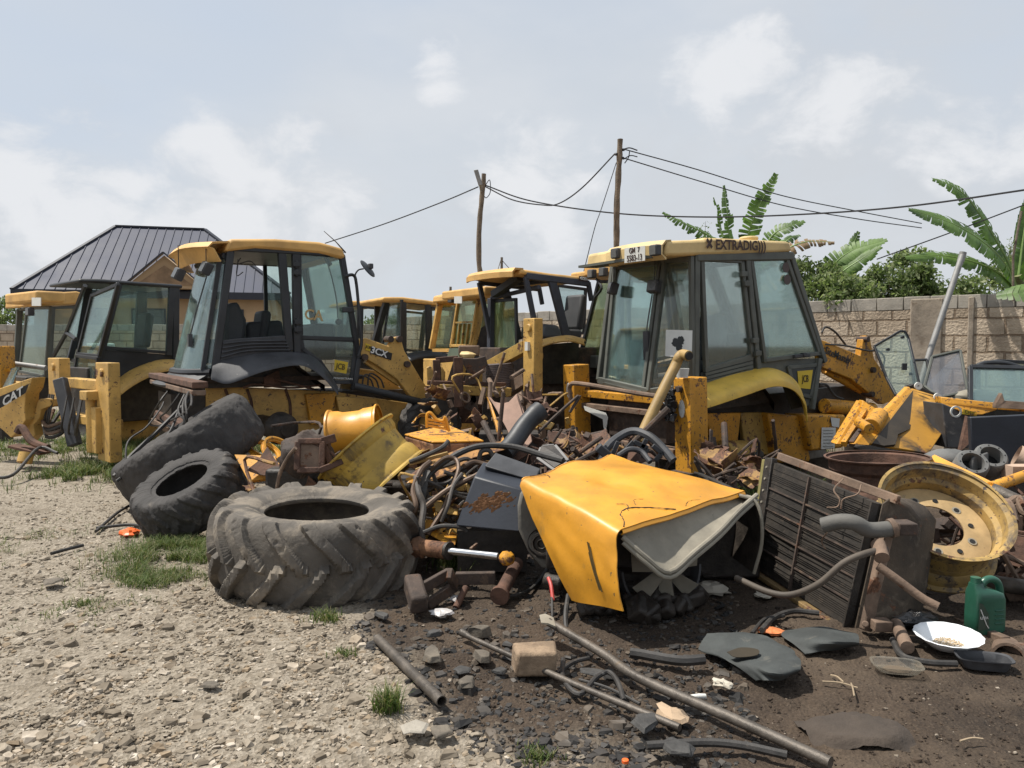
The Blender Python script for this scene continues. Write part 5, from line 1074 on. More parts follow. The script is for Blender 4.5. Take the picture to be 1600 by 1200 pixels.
def machine_dark_small():
    g = Rig('backhoe_loader', 'distant backhoe loader with dark tinted cab and thin yellow roof behind the 3CX arm', 'backhoe loader', 630, 556, 15.2, 28, 0, 0, 1.44); W = 1.7; S = g.side
    r = simple_cab(g, W, [((630, 470), (628, 558), .09), ((669, 474), (670, 556), .1), ((712, 480), (704, 556), .08)], [('side_window', [(633, 472), (666, 475), (667, 554), (633, 554)], GLD), ('door_window', [(673, 481), (709, 485), (702, 550), (673, 547)], GLD)], [(598, 470), (599, 464), (630, 464), (704, 474), (706, 480), (630, 472)], BLACK, ROOFY)
    rear_quad(g, [(608, 470), (628, 470), (627, 550), (598, 540)], -.05, 'rear_window', BLACK, GLP)
    a, b = g.on(604, 470, 'x', -.2), g.on(586, 532, 'x', -.3); g.put(MB().beam(a, b, .12, .08), 'door_post', BLACK); lamp(g, g.on(708, 468, 'y', .2), None, .12)
    arch_fender(g, [(628, 556), (650, 550), (680, 549), (708, 556)], [(632, 566), (652, 557), (690, 556), (712, 566)], .05, -.35, BLACK, .05); g.put(MB().box((1.2, .8, .75), (2.8, 1.1, 1.3)), 'chassis', GREASE, bevel=.02); seat(g, 1.1, .8, 1.6); g.put(MB().box((1.7, .8, 1.6), (.3, 1., .5)), 'dashboard', SEATM, bevel=.04)
    g2 = Rig('backhoe_loader', 'most distant backhoe loader, a dark cab with yellow roof just right of the mirror arm', 'backhoe loader', 562, 550, 17.5, 28, 0, 0, 1.5)
    simple_cab(g2, W, [((562, 474), (560, 550), .08), ((592, 478), (594, 550), .1)], [('side_window', [(566, 480), (590, 482), (590, 545), (565, 545)], GLD)], [(545, 476), (547, 470), (560, 470), (594, 475), (596, 480), (560, 477)], BLACK, ROOFY)
    rear_quad(g2, [(546, 478), (560, 478), (558, 548), (538, 545)], -.05, 'rear_window', BLACK, GLP); g2.put(MB().box((1., .8, .75), (2.4, 1.2, 1.4)), 'chassis', GREASE)
machine_dark_small()

def machine_yellow_mid():
    g = Rig('backhoe_loader', 'all-yellow weathered cab with a torn side window, just left of the open-sided cab', 'backhoe loader', 742, 546, 13.4, 33, 0, 0, 1.58); W = 1.6; S = g.side
    r = simple_cab(g, W, [((752, 466), (738, 546), .08), ((790, 470), (800, 550), .08)], [('side_window', [(756, 468), (786, 470), (795, 548), (742, 546)], GLM)], [(744, 466), (746, 455), (762, 451), (790, 455), (800, 470), (756, 466)], CATY, ROOFY)
    rear_quad(g, [(717, 469), (748, 467), (736, 540), (706, 540)], -.05, 'rear_window', CATY, GLM, .07); mb = MB(); 
    for k in range(4): p, q = g.on(712+k*7, 506, 'x', -.06), g.on(708+k*7, 540, 'x', -.06); mb.beam(p, q, .015, .05, X)
    a, b = g.on(712, 504, 'x', -.06), g.on(740, 503, 'x', -.06); mb.beam(a, b, .03, .03); g.put(mb, 'window_slat', DULLY)
    g.put(MB().box(g.on(738, 459, 'x', -.2), (.4, 1.5, .15)), 'roof_overhang', ROOFY, r, bevel=.03); g.put(MB().sheet([g.on(x, y, 'x', -.43) for x, y in ((710, 463), (722, 463), (722, 474), (710, 474))], .01), 'number_plate', WHITE, r)
    lamp(g, g.on(707, 466, 'x', -.3), None, .16); g.put(MB().sheet([g.on(x, y, 'x', -.1) for x, y in ((703, 544), (735, 544), (730, 562), (698, 562))], .02), 'rear_panel', M('dull_green_paint', (.10, .14, .11), .5, dirt=.3, bump=.1))
    q = S([(744, 544), (752, 512), (760, 508), (766, 524), (764, 546)], -.03); g.put(MB().sheet(q, .01), 'torn_screen', GREASE)
    g.put(MB().box((1., .8, .75), (2.6, 1.3, 1.3)), 'chassis', CATY, bevel=.02); g.put(MB().box((.9, W/2, 1.56), (1.9, W-.1, .06)), 'cab_floor', CATY)
machine_yellow_mid()

def machine_open():
    g = Rig('backhoe_loader', 'open-sided cab backhoe loader with slanted yellow roof marked 432D and a grey seat, centre', 'backhoe loader', 841, 533, 11.2, 34, 0, 0, 1.72); W = g.on(768, 462, 'x', 0).y; S = g.side
    mb = MB()
    for a, b, w_ in (((821, 432), (841, 534), .07), ((862, 438), (886, 530), .13), ((919, 441), (924, 470), .06)):
        p, q = S([a, b]); mb.beam(p, q, .06, w_, X); mb.beam(*mirror_y([p, q], W), .06, w_, X)
    a, b = S([(821, 431), (919, 443)]); mb.beam(a, b, .08, .09); mb.beam(*mirror_y([a, b], W), .08, .09)
    lt, lb = g.on(768, 466, 'x', 0), g.on(767, 560, 'x', 0); mb.beam(lt, lb, .1, .1, X); mb.beam(lt, (0.02, 0, lt.z+.1), .06, .06); p, = S([(862, 438)]); mb.beam(p, (p.x, W, p.z), .06, .06); g.put(mb, 'cab_frame', M('blue_grey_frame', (.04, .045, .06), .6, var=.3, dirt=.4, dirtc=(.14, .12, .11), bump=.2), bevel=.008)
    r_ = S([(812, 428), (814, 420), (860, 427), (917, 433), (921, 441), (860, 434)], -.03); roof = g.put(MB().prism(r_, (0, W+.06, 0)), 'cab_roof', ROOFY, bevel=.03)
    zt = r_[1].z; x0 = r_[1].x; rows = []
    for dx, dz in ((.1, 0), (-.18, -.0), (-.27, -.05), (-.27, -.12)): rows.append([Vector((x0+dx*(1-.5*abs(2*u/8-1)**3), -.02+(W)*u/8, zt+dz)) for u in range(9)])
    g.put(MB().grid(rows, .03), 'roof_overhang', ROOFY, roof); a, b = g.on(772, 460, 'x', -.12), g.on(812, 433, 'x', -.12); g.put(MB().beam(a, b, .12, .1), 'roof_lip', BLACK, roof)
    g.put(MB().sheet(S([(905, 431), (918, 433), (918, 440), (904, 438)], -.045), .003), 'decal_band', BROWNINK, roof); c = S([(911.5, 435.5), (918, 436.5), (912, 430)], -.05); text_on(g, '432D', .06, c, WHITEINK, roof, 1.05, .002)
    seat(g, 1.2, 1.0, 1.85); g.put(MB().prism(S([(846, 528), (848, 510), (854, 506), (874, 508), (882, 529)], .3), (0, .6, 0)), 'seat_cushion', M('pale_grey_vinyl', (.13, .14, .155), .6, dirt=.3, bump=.1), bevel=.05)
    q = S([(870, 446), (915, 452), (912, 520), (888, 524)], W-.02); window(g, 'side_window', q, .04, BLACK, GLP)
    window(g, 'rear_window', [Vector((v.x, v.y, v.z)) for v in (g.on(770, 470, 'x', .03), g.on(806, 468, 'x', .03), g.on(808, 548, 'x', .03), g.on(770, 560, 'x', .03))], .04, BLACK, GLM)
    arch_fender(g, [(838, 536), (860, 530), (890, 527), (915, 533)], [(841, 540), (862, 533), (890, 530), (912, 536)], .03, -.3, CATY, .03)
    g.put(MB().prism(S([(838, 540), (905, 534), (902, 600), (846, 600)], .15), (0, .05, 0)), 'wheel_arch', GREASE); g.put(MB().box((1.2, .85, .85), (2.6, 1.3, 1.55)), 'chassis', DRUST, bevel=.02)
    y1, zt1, zb1, o = column(g, 814, 838, 498, 612, -.6, CATY, d=.15); g.put(MB().box((-.47, y1, .45), (.2, .2, .95)), 'leg_tube', DUSTR, o); g.put(MB().lathe([(.05, 0), (.13, 0), (.13, .06), (.05, .06)], g.on(838, 556, 'x', -.42), (-1, -.2, 0), 24, True), 'eye_plate', CATY, o)
    g.put(MB().box(g.on(824, 541, 'x', -.62), (.04, .07, .12)), 'label_plate', WHITE, o)
    a, b = g.on(767, 572, 'x', -.5), g.on(822, 542, 'x', -.5); g.put(MB().beam(a, b, .13, .17), 'brace', DULLY, bevel=.008); a, b = g.on(792, 612, 'x', -.5), g.on(822, 592, 'x', -.5); g.put(MB().beam(a, b, .13, .17), 'brace', DUSTR, bevel=.008)
    g.put(MB().box(g.on(746, 588, 'x', -.4), (.1, .14, .55)), 'brace', CATY)
    return g
machine_open()
def hose_coil():
    c = P(781, 588, 10.9); mb = MB(); pts = []
    for i in range(14*16): a = i/16*2*math.pi; pts.append(c + Vector((.19*math.cos(a), .16*math.sin(a), -.16+i/(14*16)*.34+.012*math.sin(a+1))))
    put(mb.tube(pts, .016, 6), 'hose_coil', M('grey_hose', (.11, .085, .08), .6, var=.3, dirt=.3), label='stack of coiled grey-brown hose hanging behind the yellow stabiliser column', cat='hose coil')
hose_coil()
def rusty_carriage():
    t = thing('fork_carriage', 'rusty brown quick-hitch carriage with crossbar and upright arms behind the front tyre', 'carriage', G(730, 712)); Yd = 10.4
    def b(nm, pa, pb, w_, h, m=RUST, ya=Yd, yb=Yd): return put(MB().beam(P(*pa, ya), P(*pb, yb), w_, h, Y_), nm, m, t, world=True, bevel=.01)
    b('crossbeam', (684, 607), (796, 613), .13, .16, DULLY, 10.2, 10.6); b('shaft', (668, 598), (790, 601), .06, .06, RUST, 10.1, 10.6)
    b('upright', (682, 562), (685, 618), .10, .10, RUST); b('upright', (716, 558), (717, 636), .12, .13, RUST, 10.1, 10.1); b('arch_bar', (681, 563), (716, 560), .08, .06, RUST)
    for s in ((716, 560, 702, 604), (738, 566, 726, 604), (746, 575, 735, 602), (748, 612, 730, 640), (738, 612, 742, 642)): b('lever', s[:2], s[2:], .10, .08, DRUST)
    put(MB().prism([P(x, y, 10.3) for x, y in ((718, 560), (744, 560), (758, 556), (762, 570), (752, 582), (744, 600), (724, 604), (730, 580))], (0, .12, 0)), 'side_plate', DRUST, t, world=True, bevel=.01)
    put(MB().box(P(733, 548, 10.8), (.29, .25, .15)), 'valve_box', DUSTR, t, world=True, bevel=.02); put(MB().sph(P(730, 556, 10.5), .09, 10, (1.3, 1, .7), .2), 'valve_cap', CREAM, t, world=True)
    for x in (672, 689): put(MB().prism([P(x-6, 574, 10.7), P(x, 572, 10.7), P(x+6, 582, 10.7), P(x+5, 598, 10.7), P(x-4, 598, 10.7)], (0, .1, 0)), 'lug', CATY, t, world=True, bevel=.01)
    b('post', (700, 615), (700, 690), .3, .2, GREASE, 10.8, 10.8); b('post', (770, 615), (770, 690), .3, .2, GREASE, 10.9, 10.9)
    put(MB().box(P(700, 632, 11.2), (1.4, .1, .55)), 'back_plate', RUST, t, world=True)
rusty_carriage()
def machine_mossy():
    g = Rig('backhoe_loader', 'backhoe loader with moss-stained glass squeezed between the open cab and the cream-roofed cab', 'backhoe loader', 1000, 590, 11.3, 33, 0, 0, 1.17); W = 1.6; S = g.side
    g.put(MB().box((.9, .9, 2.8), (1.9, 1.5, .1)), 'roof_lining', ROOFY, bevel=.03)
    rear_quad(g, [(936, 440), (985, 440), (975, 600), (904, 568)], -.05, 'rear_window', BLACK, GLM, .06)
    a = g.on(916, 420, 'x', -.2); b = g.on(1000, 412, 'x', -.2); g.put(MB().box((-.1, (a.y+b.y)/2, (a.z+b.z)/2-.03), (.3, abs(a.y-b.y), .16)), 'cab_roof', JCBY if 0 else ROOFY, bevel=.03)
    for px, py in ((925, 428), (943, 425)): lamp(g, g.on(px, py, 'x', -.36), None, .13)
    g.put(MB().tube(smooth_path([g.on(932, 436, 'x', -.15), g.on(940, 450, 'x', -.2), g.on(930, 465, 'x', -.15)]), .02), 'wiper', BLACK)
    y, zt, zb, o = column(g, 856, 876, 546, 582, -.6, JCBY); column(g, 855, 864, 581, 648, -.6, JCBY, 'leg_tube', .15)
    g.put(MB().prism([g.on(x, y_, 'x', -.5) for x, y_ in ((852, 638), (862, 636), (872, 645), (870, 662), (852, 660))], (.1, 0, 0)), 'foot', JCBY, bevel=.01)
    g.put(MB().box((.8, 1.2, .6), (2., 2.3, 1.1)), 'chassis', GREASE); sp = g.on(921, 565, 'x', -.1); g.put(MB().box(sp, (.15, .55, .2)), 'speaker_panel', GREYF, bevel=.02)
    g.put(MB().lathe([(0, 0), (.05, 0), (.075, .02), (.08, 0), (.08, -.02)], sp-X*.08+Y_*.05, (-1, 0, 0), 20), 'speaker', BLACK)
    for k in range(4): g.put(MB().tube(smooth_path([g.on(862+k*3, 600+k*16, 'x', -.5), g.on(880, 604+k*14, 'x', -.55), g.on(893, 600+k*16, 'x', -.5)]), .02), 'hose', GREYP)
    for k in range(6): g.put(MB().tube(smooth_path([g.on(845+k*5, 665, 'x', -.6), g.on(855+k*4, 675+k*3, 'x', -.8), g.on(848+k*6, 690, 'x', -.8)]), .018, 6), 'hose', RUBBER)
machine_mossy()

# ======== right-hand side: bucket, glass doors, tank ========
def hydraulic_bucket():
    t = thing('loader_bucket', 'tilted orange-yellow bucket with partly black inside, right of the lettered loader arm', 'bucket', G(1400, 745))
    w_ = lambda L, Y0=8.2: [P(x, y, Y0+dy) for x, y, dy in L]
    in_ = w_([(1424, 608, .9), (1469, 622, .9), (1491, 648, .5), (1450, 710, -.1), (1358, 694, -.1)]); put(MB().sheet(in_, .03), 'inner_plate', M('black_mottled_yellow', (.46, .23, .028), .6, var=.3, scale=.9, dirt=.62, dirtc=(.035, .026, .016), rust=.3, chip=.3, bump=.15), t, world=True, bevel=.005)
    put(MB().sheet(w_([(1425, 612, .86), (1462, 622, .86), (1450, 630, .85), (1438, 636, .68), (1441, 646, .56), (1424, 660, .36), (1420, 672, .2), (1402, 680, 0.05), (1398, 696, -.12), (1380, 698, -.12), (1362, 694, -.12)]), .036), 'dark_patch', M('dark_brown_film', (.035, .026, .016), .6, var=.4, dirt=.3, dirtc=(.12, .08, .03), bump=.2), t, world=True)  # irregular dark layer over the upper and left part of the inner plate
    put(MB().prism(w_([(1334, 694, -.15), (1421, 604, .85), (1426, 612, .85), (1358, 696, -.15)]), (-.03, .06, 0)), 'side_plate', JCBY, t, world=True, bevel=.01)
    put(MB().prism(w_([(1421, 603, .95), (1428, 600, .95), (1470, 618, .95), (1468, 625, .95), (1460, 624, .95)]), (0, .1, 0)), 'top_lip', GREASE, t, world=True, bevel=.006)
    for x, y in ((1434, 603), (1464, 620)): put(MB().lathe([(.015, 0), (.045, 0), (.045, .02), (.015, .02)], P(x, y, 9.02), (0, -1, 0), 16, True), 'bolt_ring', WHITE, t, world=True)
    put(MB().prism(w_([(1306, 694, 0), (1347, 626, .6), (1358, 640, .6), (1330, 694, 0)]), (0, .15, 0)), 'brace', JCBY, t, world=True, bevel=.01); put(MB().beam(P(1318, 694, 8.1), P(1352, 642, 8.7), .05, .06), 'brace', JCBY, t, world=True); put(MB().beam(P(1330, 694, 8.1), P(1362, 648, 8.7), .05, .06), 'brace', DRUST, t, world=True)
    put(MB().prism(w_([(1344, 642, .5), (1348, 625, .5), (1372, 640, .5), (1360, 660, .3)]), (0, .1, 0)), 'gusset', JCBY, t, world=True, bevel=.01)
    put(MB().cyl(P(1342, 660, 8.3), P(1358, 670, 8.0), .055).cyl(P(1360, 668, 8.25), P(1374, 650, 8.6), .1), 'pivot_tube', JCBY, t, world=True, bevel=.006)
    put(MB().box((P(1400, 700, 8.3).x, 8.5, .25), (.7, .6, .5)), 'base_block', GREASE, t, world=True)
hydraulic_bucket()
def flat_door(nm, lab, pts, gmat, fmat, fw=.035, th=.03):
    q = [P(*p) for p in pts]; t = thing(nm, lab, 'glass door', Vector((sum(v.x for v in q)/len(q), sum(v.y for v in q)/len(q), 0))); n = (q[1]-q[0]).cross(q[2]-q[1]).normalized(); mb = MB()
    for i in range(len(q)): mb.beam(q[i], q[(i+1) % len(q)], th, fw, n)
    put(mb, 'frame', fmat, t, world=True, bevel=.006); put(MB().sheet(q, .008, n), 'pane', gmat, t, world=True); return t
flat_door('cab_door', 'green-tinted cab door leaning upright with rounded top and small black latch, against the block wall', [(1366, 541, 10.4), (1385, 530, 10.4), (1407, 517, 10.4), (1414, 518, 10.4), (1419, 528, 10.4), (1436, 600, 10.), (1430, 618, 9.9), (1400, 618, 9.9), (1385, 590, 10.2)], GL, BLACK)
put(MB().box(P(1413, 573, 10.1), (.06, .03, .09)), 'door_latch', BLACK, bpy.data.objects['cab_door'], world=True); mb = MB()
for x, y in ((1386, 546), (1409, 527), (1422, 584)): mb.cyl(P(x, y, 10.2), P(x, y, 10.2)-Y_*.04, .02, n=10)
put(mb, 'bolt', BLACK, bpy.data.objects['cab_door'], world=True)
flat_door('cab_door', 'grey dusty cab window leaning behind the galvanised pole foot', [(1456, 558, 10.), (1500, 548, 10.), (1512, 612, 9.6), (1468, 622, 9.6), (1444, 604, 9.8)], glass('grey_dusty_glass', (.6, .6, .62), .5, (.30, .30, .32)), GREYF, .05)
flat_door('cab_door', 'dark glass panel showing only its upper edge between the two leaning doors', [(1424, 563, 11.), (1448, 562, 11.), (1456, 610, 10.8), (1430, 612, 10.8)], GLD, BLACK, .04)
def grounded_cab():
    t = thing('detached_cab', 'detached glazed cab sitting low against the wall at the right edge', 'cab', G(1560, 700)); 
    for nm, q in (('front_window', [(1516, 573, 9.6), (1640, 576, 9.6), (1640, 640, 9.3), (1516, 635, 9.3)]), ('side_window', [(1528, 570, 10.6), (1560, 564, 10.6), (1640, 568, 10.6), (1640, 640, 10.6), (1528, 640, 10.6)])):
        p = [P(*v) for v in q]; n = (p[1]-p[0]).cross(p[2]-p[1]).normalized(); mb = MB()
        for i in range(len(p)): mb.beam(p[i], p[(i+1) % len(p)], .05, .05, n)
        f = put(mb, nm, BLACK, t, world=True, bevel=.006); put(MB().sheet(p, .008, n), 'pane', GL, f, world=True)
    put(seg_tube(MB(), [(1526, 572, 10.), (1540, 567, 10.), (1568, 567, 10.), (1592, 573, 10.)], .03), 'roof_rim', BLACK, t, world=True); put(MB().box((P(1580, 600, 10).x, 10.1, .45), (1.1, .9, .9)), 'base_box', GREASE, t, world=True)
    put(MB().sph(P(1525, 620, 9.6), .25, 14, (1.2, .6, .4)), 'seat_back', GREYP, t, world=True)
grounded_cab()
def right_tank():
    t = thing('machine_body', 'black steel machine body with rusty orange top rail and yellow sticker at the right edge', 'machine body', G(1560, 760)); A_ = lambda L: [P(*p) for p in L]
    put(MB().prism(A_([(1516, 652, 7.6), (1650, 646, 7.4), (1650, 735, 7.4), (1520, 728, 7.6)]), (0, .06, 0)), 'side_plate', M('blue_black_plate', (.022, .026, .036), .5, var=.3, scale=1.5, dirt=.25, dirtc=(.07, .07, .075), bump=.1), t, world=True, bevel=.01)
    put(MB().prism(A_([(1470, 620, 8.4), (1560, 630, 8.1), (1600, 636, 7.9), (1650, 640, 7.8), (1650, 648, 7.8), (1560, 640, 8.1), (1535, 648, 8.1), (1515, 648, 8.1), (1470, 630, 8.4)]), (0, .12, 0)), 'top_rail', JCBY, t, world=True, bevel=.008)
    put(MB().prism(A_([(1556, 632, 7.9), (1566, 614, 7.9), (1570, 626, 7.9), (1650, 632, 7.7), (1650, 642, 7.7), (1556, 638, 7.9)]), (0, .06, 0)), 'bracket', DUSTR, t, world=True, bevel=.005)
    put(MB().prism(A_([(1472, 630, 8.3), (1516, 648, 8.2), (1514, 700, 8.2), (1480, 700, 8.3)]), (0, .4, 0)), 'drum_panel', PLAST, t, world=True, bevel=.01); put(MB().prism(A_([(1512, 650, 8.), (1518, 690, 7.9), (1500, 706, 7.9)]), (0, .05, 0)), 'rusty_flap', RUST, t, world=True)
    put(MB().lathe([(.045, 0), (.062, 0), (.062, .015), (.045, .015)], P(1493, 643, 8.15), (0, -1, 0), 24, True), 'filler_ring', WHITE, t, world=True); st = put(MB().sheet(A_([(1505, 639, 8.12), (1527, 645, 8.12), (1526, 650, 8.12), (1504, 647, 8.12)]), .004), 'sticker', YELLINK, t, world=True)
    c = P(1515.5, 645.3, 8.10); put(text_mb('DEF', .05, c, (P(1527, 648, 8.1)-P(1505, 642.5, 8.1)), Z, .001, 0, 1.3), 'lettering', INK, st, world=True)
    put(MB().box((P(1560, 700, 7.8).x, 8.1, .2), (1.4, .7, .4)), 'base', GREASE, t, world=True)
right_tank()
# ---------------- tyres ----------------
V, F = lug_tyre(.735, .55, .365, 16, -1.75, .05, .34, 760, 1, .0028, .62, .7)
tyre_obj('big_tyre', V, F, TYRE, P(495, 851, 5.38)+Z*.03, img_axis(495, 851, 5.38, .285, 88), 1.1, label='big worn bar-tread tyre lying flat, largest and nearest of the tyres', cat='tyre', group='loose tyres')
V, F = lug_tyre(.485, .40, .235, 15, -1.5, .020, .40, 400, 3, .008)
tyre_obj('small_tyre', V, F, TYRED, P(297, 772, 6.75), img_axis(297, 772, 6.75, .40, 117), .4, label='smaller dark tyre leaning between the flat big tyre and the bald tyre', cat='tyre', group='loose tyres')
V, F = lug_tyre(.76, .58, .40, 20, 2.4, .002, .5, 400, 5, .014, .55)
tyre_obj('bald_tyre', V, F, TYRED, P(298, 705, 7.95), img_axis(298, 705, 7.95, .06, 122), .2, label='bald scuffed tyre seen edge-on, leaning up to the right behind the smaller tyre', cat='tyre', group='loose tyres')
V, F = lug_tyre(.60, .44, .30, 16, 1.6, .03, .4, 300, 6, .006)
tyre_obj('grey_tyre', V, F, TYRE, P(546, 716, 8.3), img_axis(546, 716, 8.3, .45, 95), .2, label='dusty grey lugged tyre half hidden behind the upright yellow wheel rim', cat='tyre', group='loose tyres')

# ---------------- wheel rims ----------------
def rim_prof(R0, W_, wall_=.012):
    h = W_/2; o = [(R0, -h), (R0*1.0, -h*.93), (R0*.93, -h*.88), (R0*.91, -h*.62), (R0*.85, -h*.45), (R0*.84, -h*.1), (R0*.84, h*.25), (R0*.90, h*.42), (R0*.92, h*.85), (R0*.99, h*.93), (R0, h)]
    i = [(r-wall_ if r < R0*.985 else r-.004, z) for r, z in o[::-1]]; i[0] = (R0-.02, h); i[-1] = (R0-.02, -h); return o+i
def rim(name, label, px, py, Yd, R0, W_, ratio, ang, mat, disc=None, group='loose wheel rims'):
    c = P(px, py, Yd); ax = img_axis(px, py, Yd, ratio, ang); t = thing(name, label, 'wheel rim', c, group=group)
    put(MB().lathe(rim_prof(R0, W_), c, ax, 72, True), 'barrel', mat, t, world=True, ang=30)
    if disc is not None:
        fr = frame_from(ax); z = disc
        prof = [(R0*.845, z-.02), (R0*.80, z), (R0*.6, z+.008), (R0*.46, z+.014), (R0*.40, z+.014), (R0*.40, z+.004), (R0*.46, z+.004), (R0*.6, z-.002), (R0*.80, z-.01), (R0*.845, z-.03)]
        d = put(MB().lathe(prof, c, ax, 72, False), 'wheel_disc', M('scuffed_cream_disc', (.42, .29, .14), .55, var=.3, scale=4, dirt=.4, dirtc=(.17, .15, .13), bump=.05, chip=.25, streak=.3), t, world=True)
        for k in range(10):
            a = 2*math.pi*k/10; q = c + fr @ Vector((R0*.53*math.cos(a), R0*.53*math.sin(a), z+.012)); put(MB().cyl(q-ax*.004, q+ax*.006, .017, n=14), 'stud_hole', INK, d, world=True)
            if k % 2: put(MB().lathe([(.017, 0), (.028, 0), (.028, .003), (.017, .003)], q, ax, 16, True), 'washer_ring', GREYP, d, world=True)
    return t, c, ax
rim('wheel_rim', 'large faded yellow wheel rim with bolt holes lying tilted beside the radiator', 1464, 820, 4.95, .412, .34, .70, 67, M('aged_cream_yellow_rim', (.36, .235, .075), .6, var=.35, dirt=.62, rust=.35, chip=.6, streak=.2, bump=.2), disc=-.02)
rim('wheel_rim', 'rusty dark brown wheel rim lying flat behind the radiator', 1370, 745, 6.6, .43, .36, .16, 92, RUST)
rim('wheel_rim', 'bright orange-yellow wheel rim standing on its edge, highest on the left scrap pile', 556, 678, 7.6, .275, .50, .22, 6, CLEANY)
rim('wheel_rim', 'dull yellow ribbed wheel rim tipped over behind the big flat tyre', 582, 726, 6.55, .42, .44, .08, -49, M('dull_ribbed_yellow', (.42, .27, .045), .55, var=.35, scale=2.5, dirt=.55, rust=.3, chip=.3, streak=.3, dirtc=(.12, .08, .03), bump=.15))
rim('rim_ring', 'thin yellow ring of the pair in the weeds behind the orange plate, left one', 412, 704, 7.9, .19, .06, .4, 60, JCBY, group='thin rims in the weeds'); rim('rim_ring', 'thin yellow ring of the pair in the weeds behind the orange plate, right one', 436, 706, 7.7, .19, .06, .55, 50, JCBY, group='thin rims in the weeds')

# ---------------- the yellow bonnet over an engine ----------------
def bonnet():
    t = thing('engine_bonnet', 'bright yellow cracked bonnet with grey lining resting over a black engine, foreground', 'bonnet', G(990, 1000))
    A, B, C_, D = P(820, 745, 4.95), P(955, 712, 5.8), P(1163, 768, 5.05), P(972, 827, 4.25); E, F_ = P(894, 938, 4.55), P(974, 955, 4.13)
    n = 20; rows = []
    for i in range(n+1):
        v = i/n; L0 = B.lerp(A, v); R0 = C_.lerp(D, v); row = []
        for j in range(n+1):
            u = j/n; p = L0.lerp(R0, u); p = p + Z*(.055*math.sin(math.pi*u)**.8*math.sin(math.pi*min(1, v*1.0))**.7) + Z*.018*mnoise.noise(p*2.2)+Z*.009*mnoise.noise(p*6)-Z*.035*math.exp(-((u-.45)**2+(v-.62)**2)/.012)-Z*.03*math.exp(-((u-.8)**2+(v-.35)**2)/.01); 
            if u < .2: p = p + Vector((.02, 0, -.02))*(1-u/.2)**2*math.sin(v*9)*.8
            row.append(p)
        rows.append(row)
    edge = rows[-1]; out = (D-A).cross(Z).normalized(); out = out if out.y < 0 else -out
    for k, (o_, dz) in enumerate(((.016, -.004), (.030, -.014), (.041, -.029), (.046, -.048))): rows.append([p+out*o_+Z*dz for p in edge])
    last = rows[-1]
    for k in range(1, 11):
        v = k/10; rows.append([last[j].lerp(E.lerp(F_, j/n), v) + out*(.02*math.sin(math.pi*v)) + out*.014*mnoise.noise(last[j]*4+Z*k*.4) for j in range(n+1)])
    put(MB().grid(rows, .007), 'bonnet_skin', CLEANY, t, world=True, ang=40)
    lip = [r[-1] for r in rows[:n+1]]; put(MB().grid([[p-Z*.004 for p in lip], [p-Z*.02+Vector((.006, -.008, 0)) for p in lip], [p-Z*.034-Vector((.006, -.008, 0)) for p in lip]], .006), 'front_lip', CLEANY, t, world=True)
    liph = [r[0] for r in rows[1:n+3]]; put(MB().tube(liph, .009, 6), 'rolled_edge', CLEANY, t, world=True)
    def crack(pix, r=.004):
        pts = smooth_path([P(*p) for p in pix], 5); put(MB().tube(pts, [r*random.uniform(.4, 1.1) for _ in pts], 5, flat=.5), 'crack', INK, t, world=True)
    def surf(u, v): # point just above the skin
        p = B.lerp(A, v).lerp(C_.lerp(D, v), u); return p + Z*(.055*math.sin(math.pi*u)**.8*math.sin(math.pi*v)**.7+.006+.012*mnoise.noise(p*2.2))
    def crk(uv, r=.004):
        pts = smooth_path([surf(*q) for q in uv], 6); pts = [p+Vector((random.uniform(-.004, .004), random.uniform(-.004, .004), 0)) for p in pts]; put(MB().tube(pts, [r*random.uniform(.3, 1.1) for _ in pts], 5, flat=.5), 'crack', INK, t, world=True)
    crk([(.99, .98), (.93, .93), (.86, .90), (.84, .82), (.88, .74), (.93, .66), (.98, .58)], .005); crk([(.86, .84), (.80, .80), (.76, .84)], .003); crk([(.84, .76), (.78, .72), (.80, .66)], .0025); crk([(.98, .5), (.95, .44), (.97, .36)], .002)
    crk([(.02, .97), (.06, .90), (.10, .86), (.14, .88)], .005)
    sc = [last[14].lerp(E.lerp(F_, .7), v)+out*(.02*math.sin(math.pi*v)+.008) for v in (.25, .45, .6, .8)]; sd = (last[16]-last[14]).normalized()
    for k in range(5):
        o_ = sd*random.uniform(-.03, .03); a = random.uniform(0, .3); put(MB().tube([q+o_+out*.001 for q in smooth_path(sc, 5)[int(a*12):]], .0035, 4, flat=.4), 'scuff', M('black_scuff', (.10, .07, .02), .8, bump=0), t, world=True)
    # grey lining seen below the front edge
    top = [D.lerp(C_, i/16)+Z*-.03+Vector((-.01, .03, 0)) for i in range(17)]; low_c = smooth_path([P(973, 848, 4.27), P(1010, 880, 4.24), P(1046, 903, 4.27), P(1085, 872, 4.4), P(1125, 838, 4.6), P(1155, 806, 4.8), P(1183, 781, 5.0)], 4); m = len(low_c)
    low = [low_c[int(i/16*(m-1))] for i in range(17)]; rows = []
    for k in range(9): v = k/8; rows.append([top[i].lerp(low[i], v) + Vector((.02, .06, 0))*math.sin(math.pi*v) + Z*.01*mnoise.noise(low[i]*5) for i in range(17)])
    put(MB().grid(rows, .008), 'grey_lining', GREYP, t, world=True, ang=60)
    put(MB().tube([p+Vector((0, .012, .03)) for p in low_c], .016, 8), 'lining_edge', GREYP, t, world=True); put(MB().tube(low_c, .013, 8), 'lining_edge', GREYP, t, world=True)
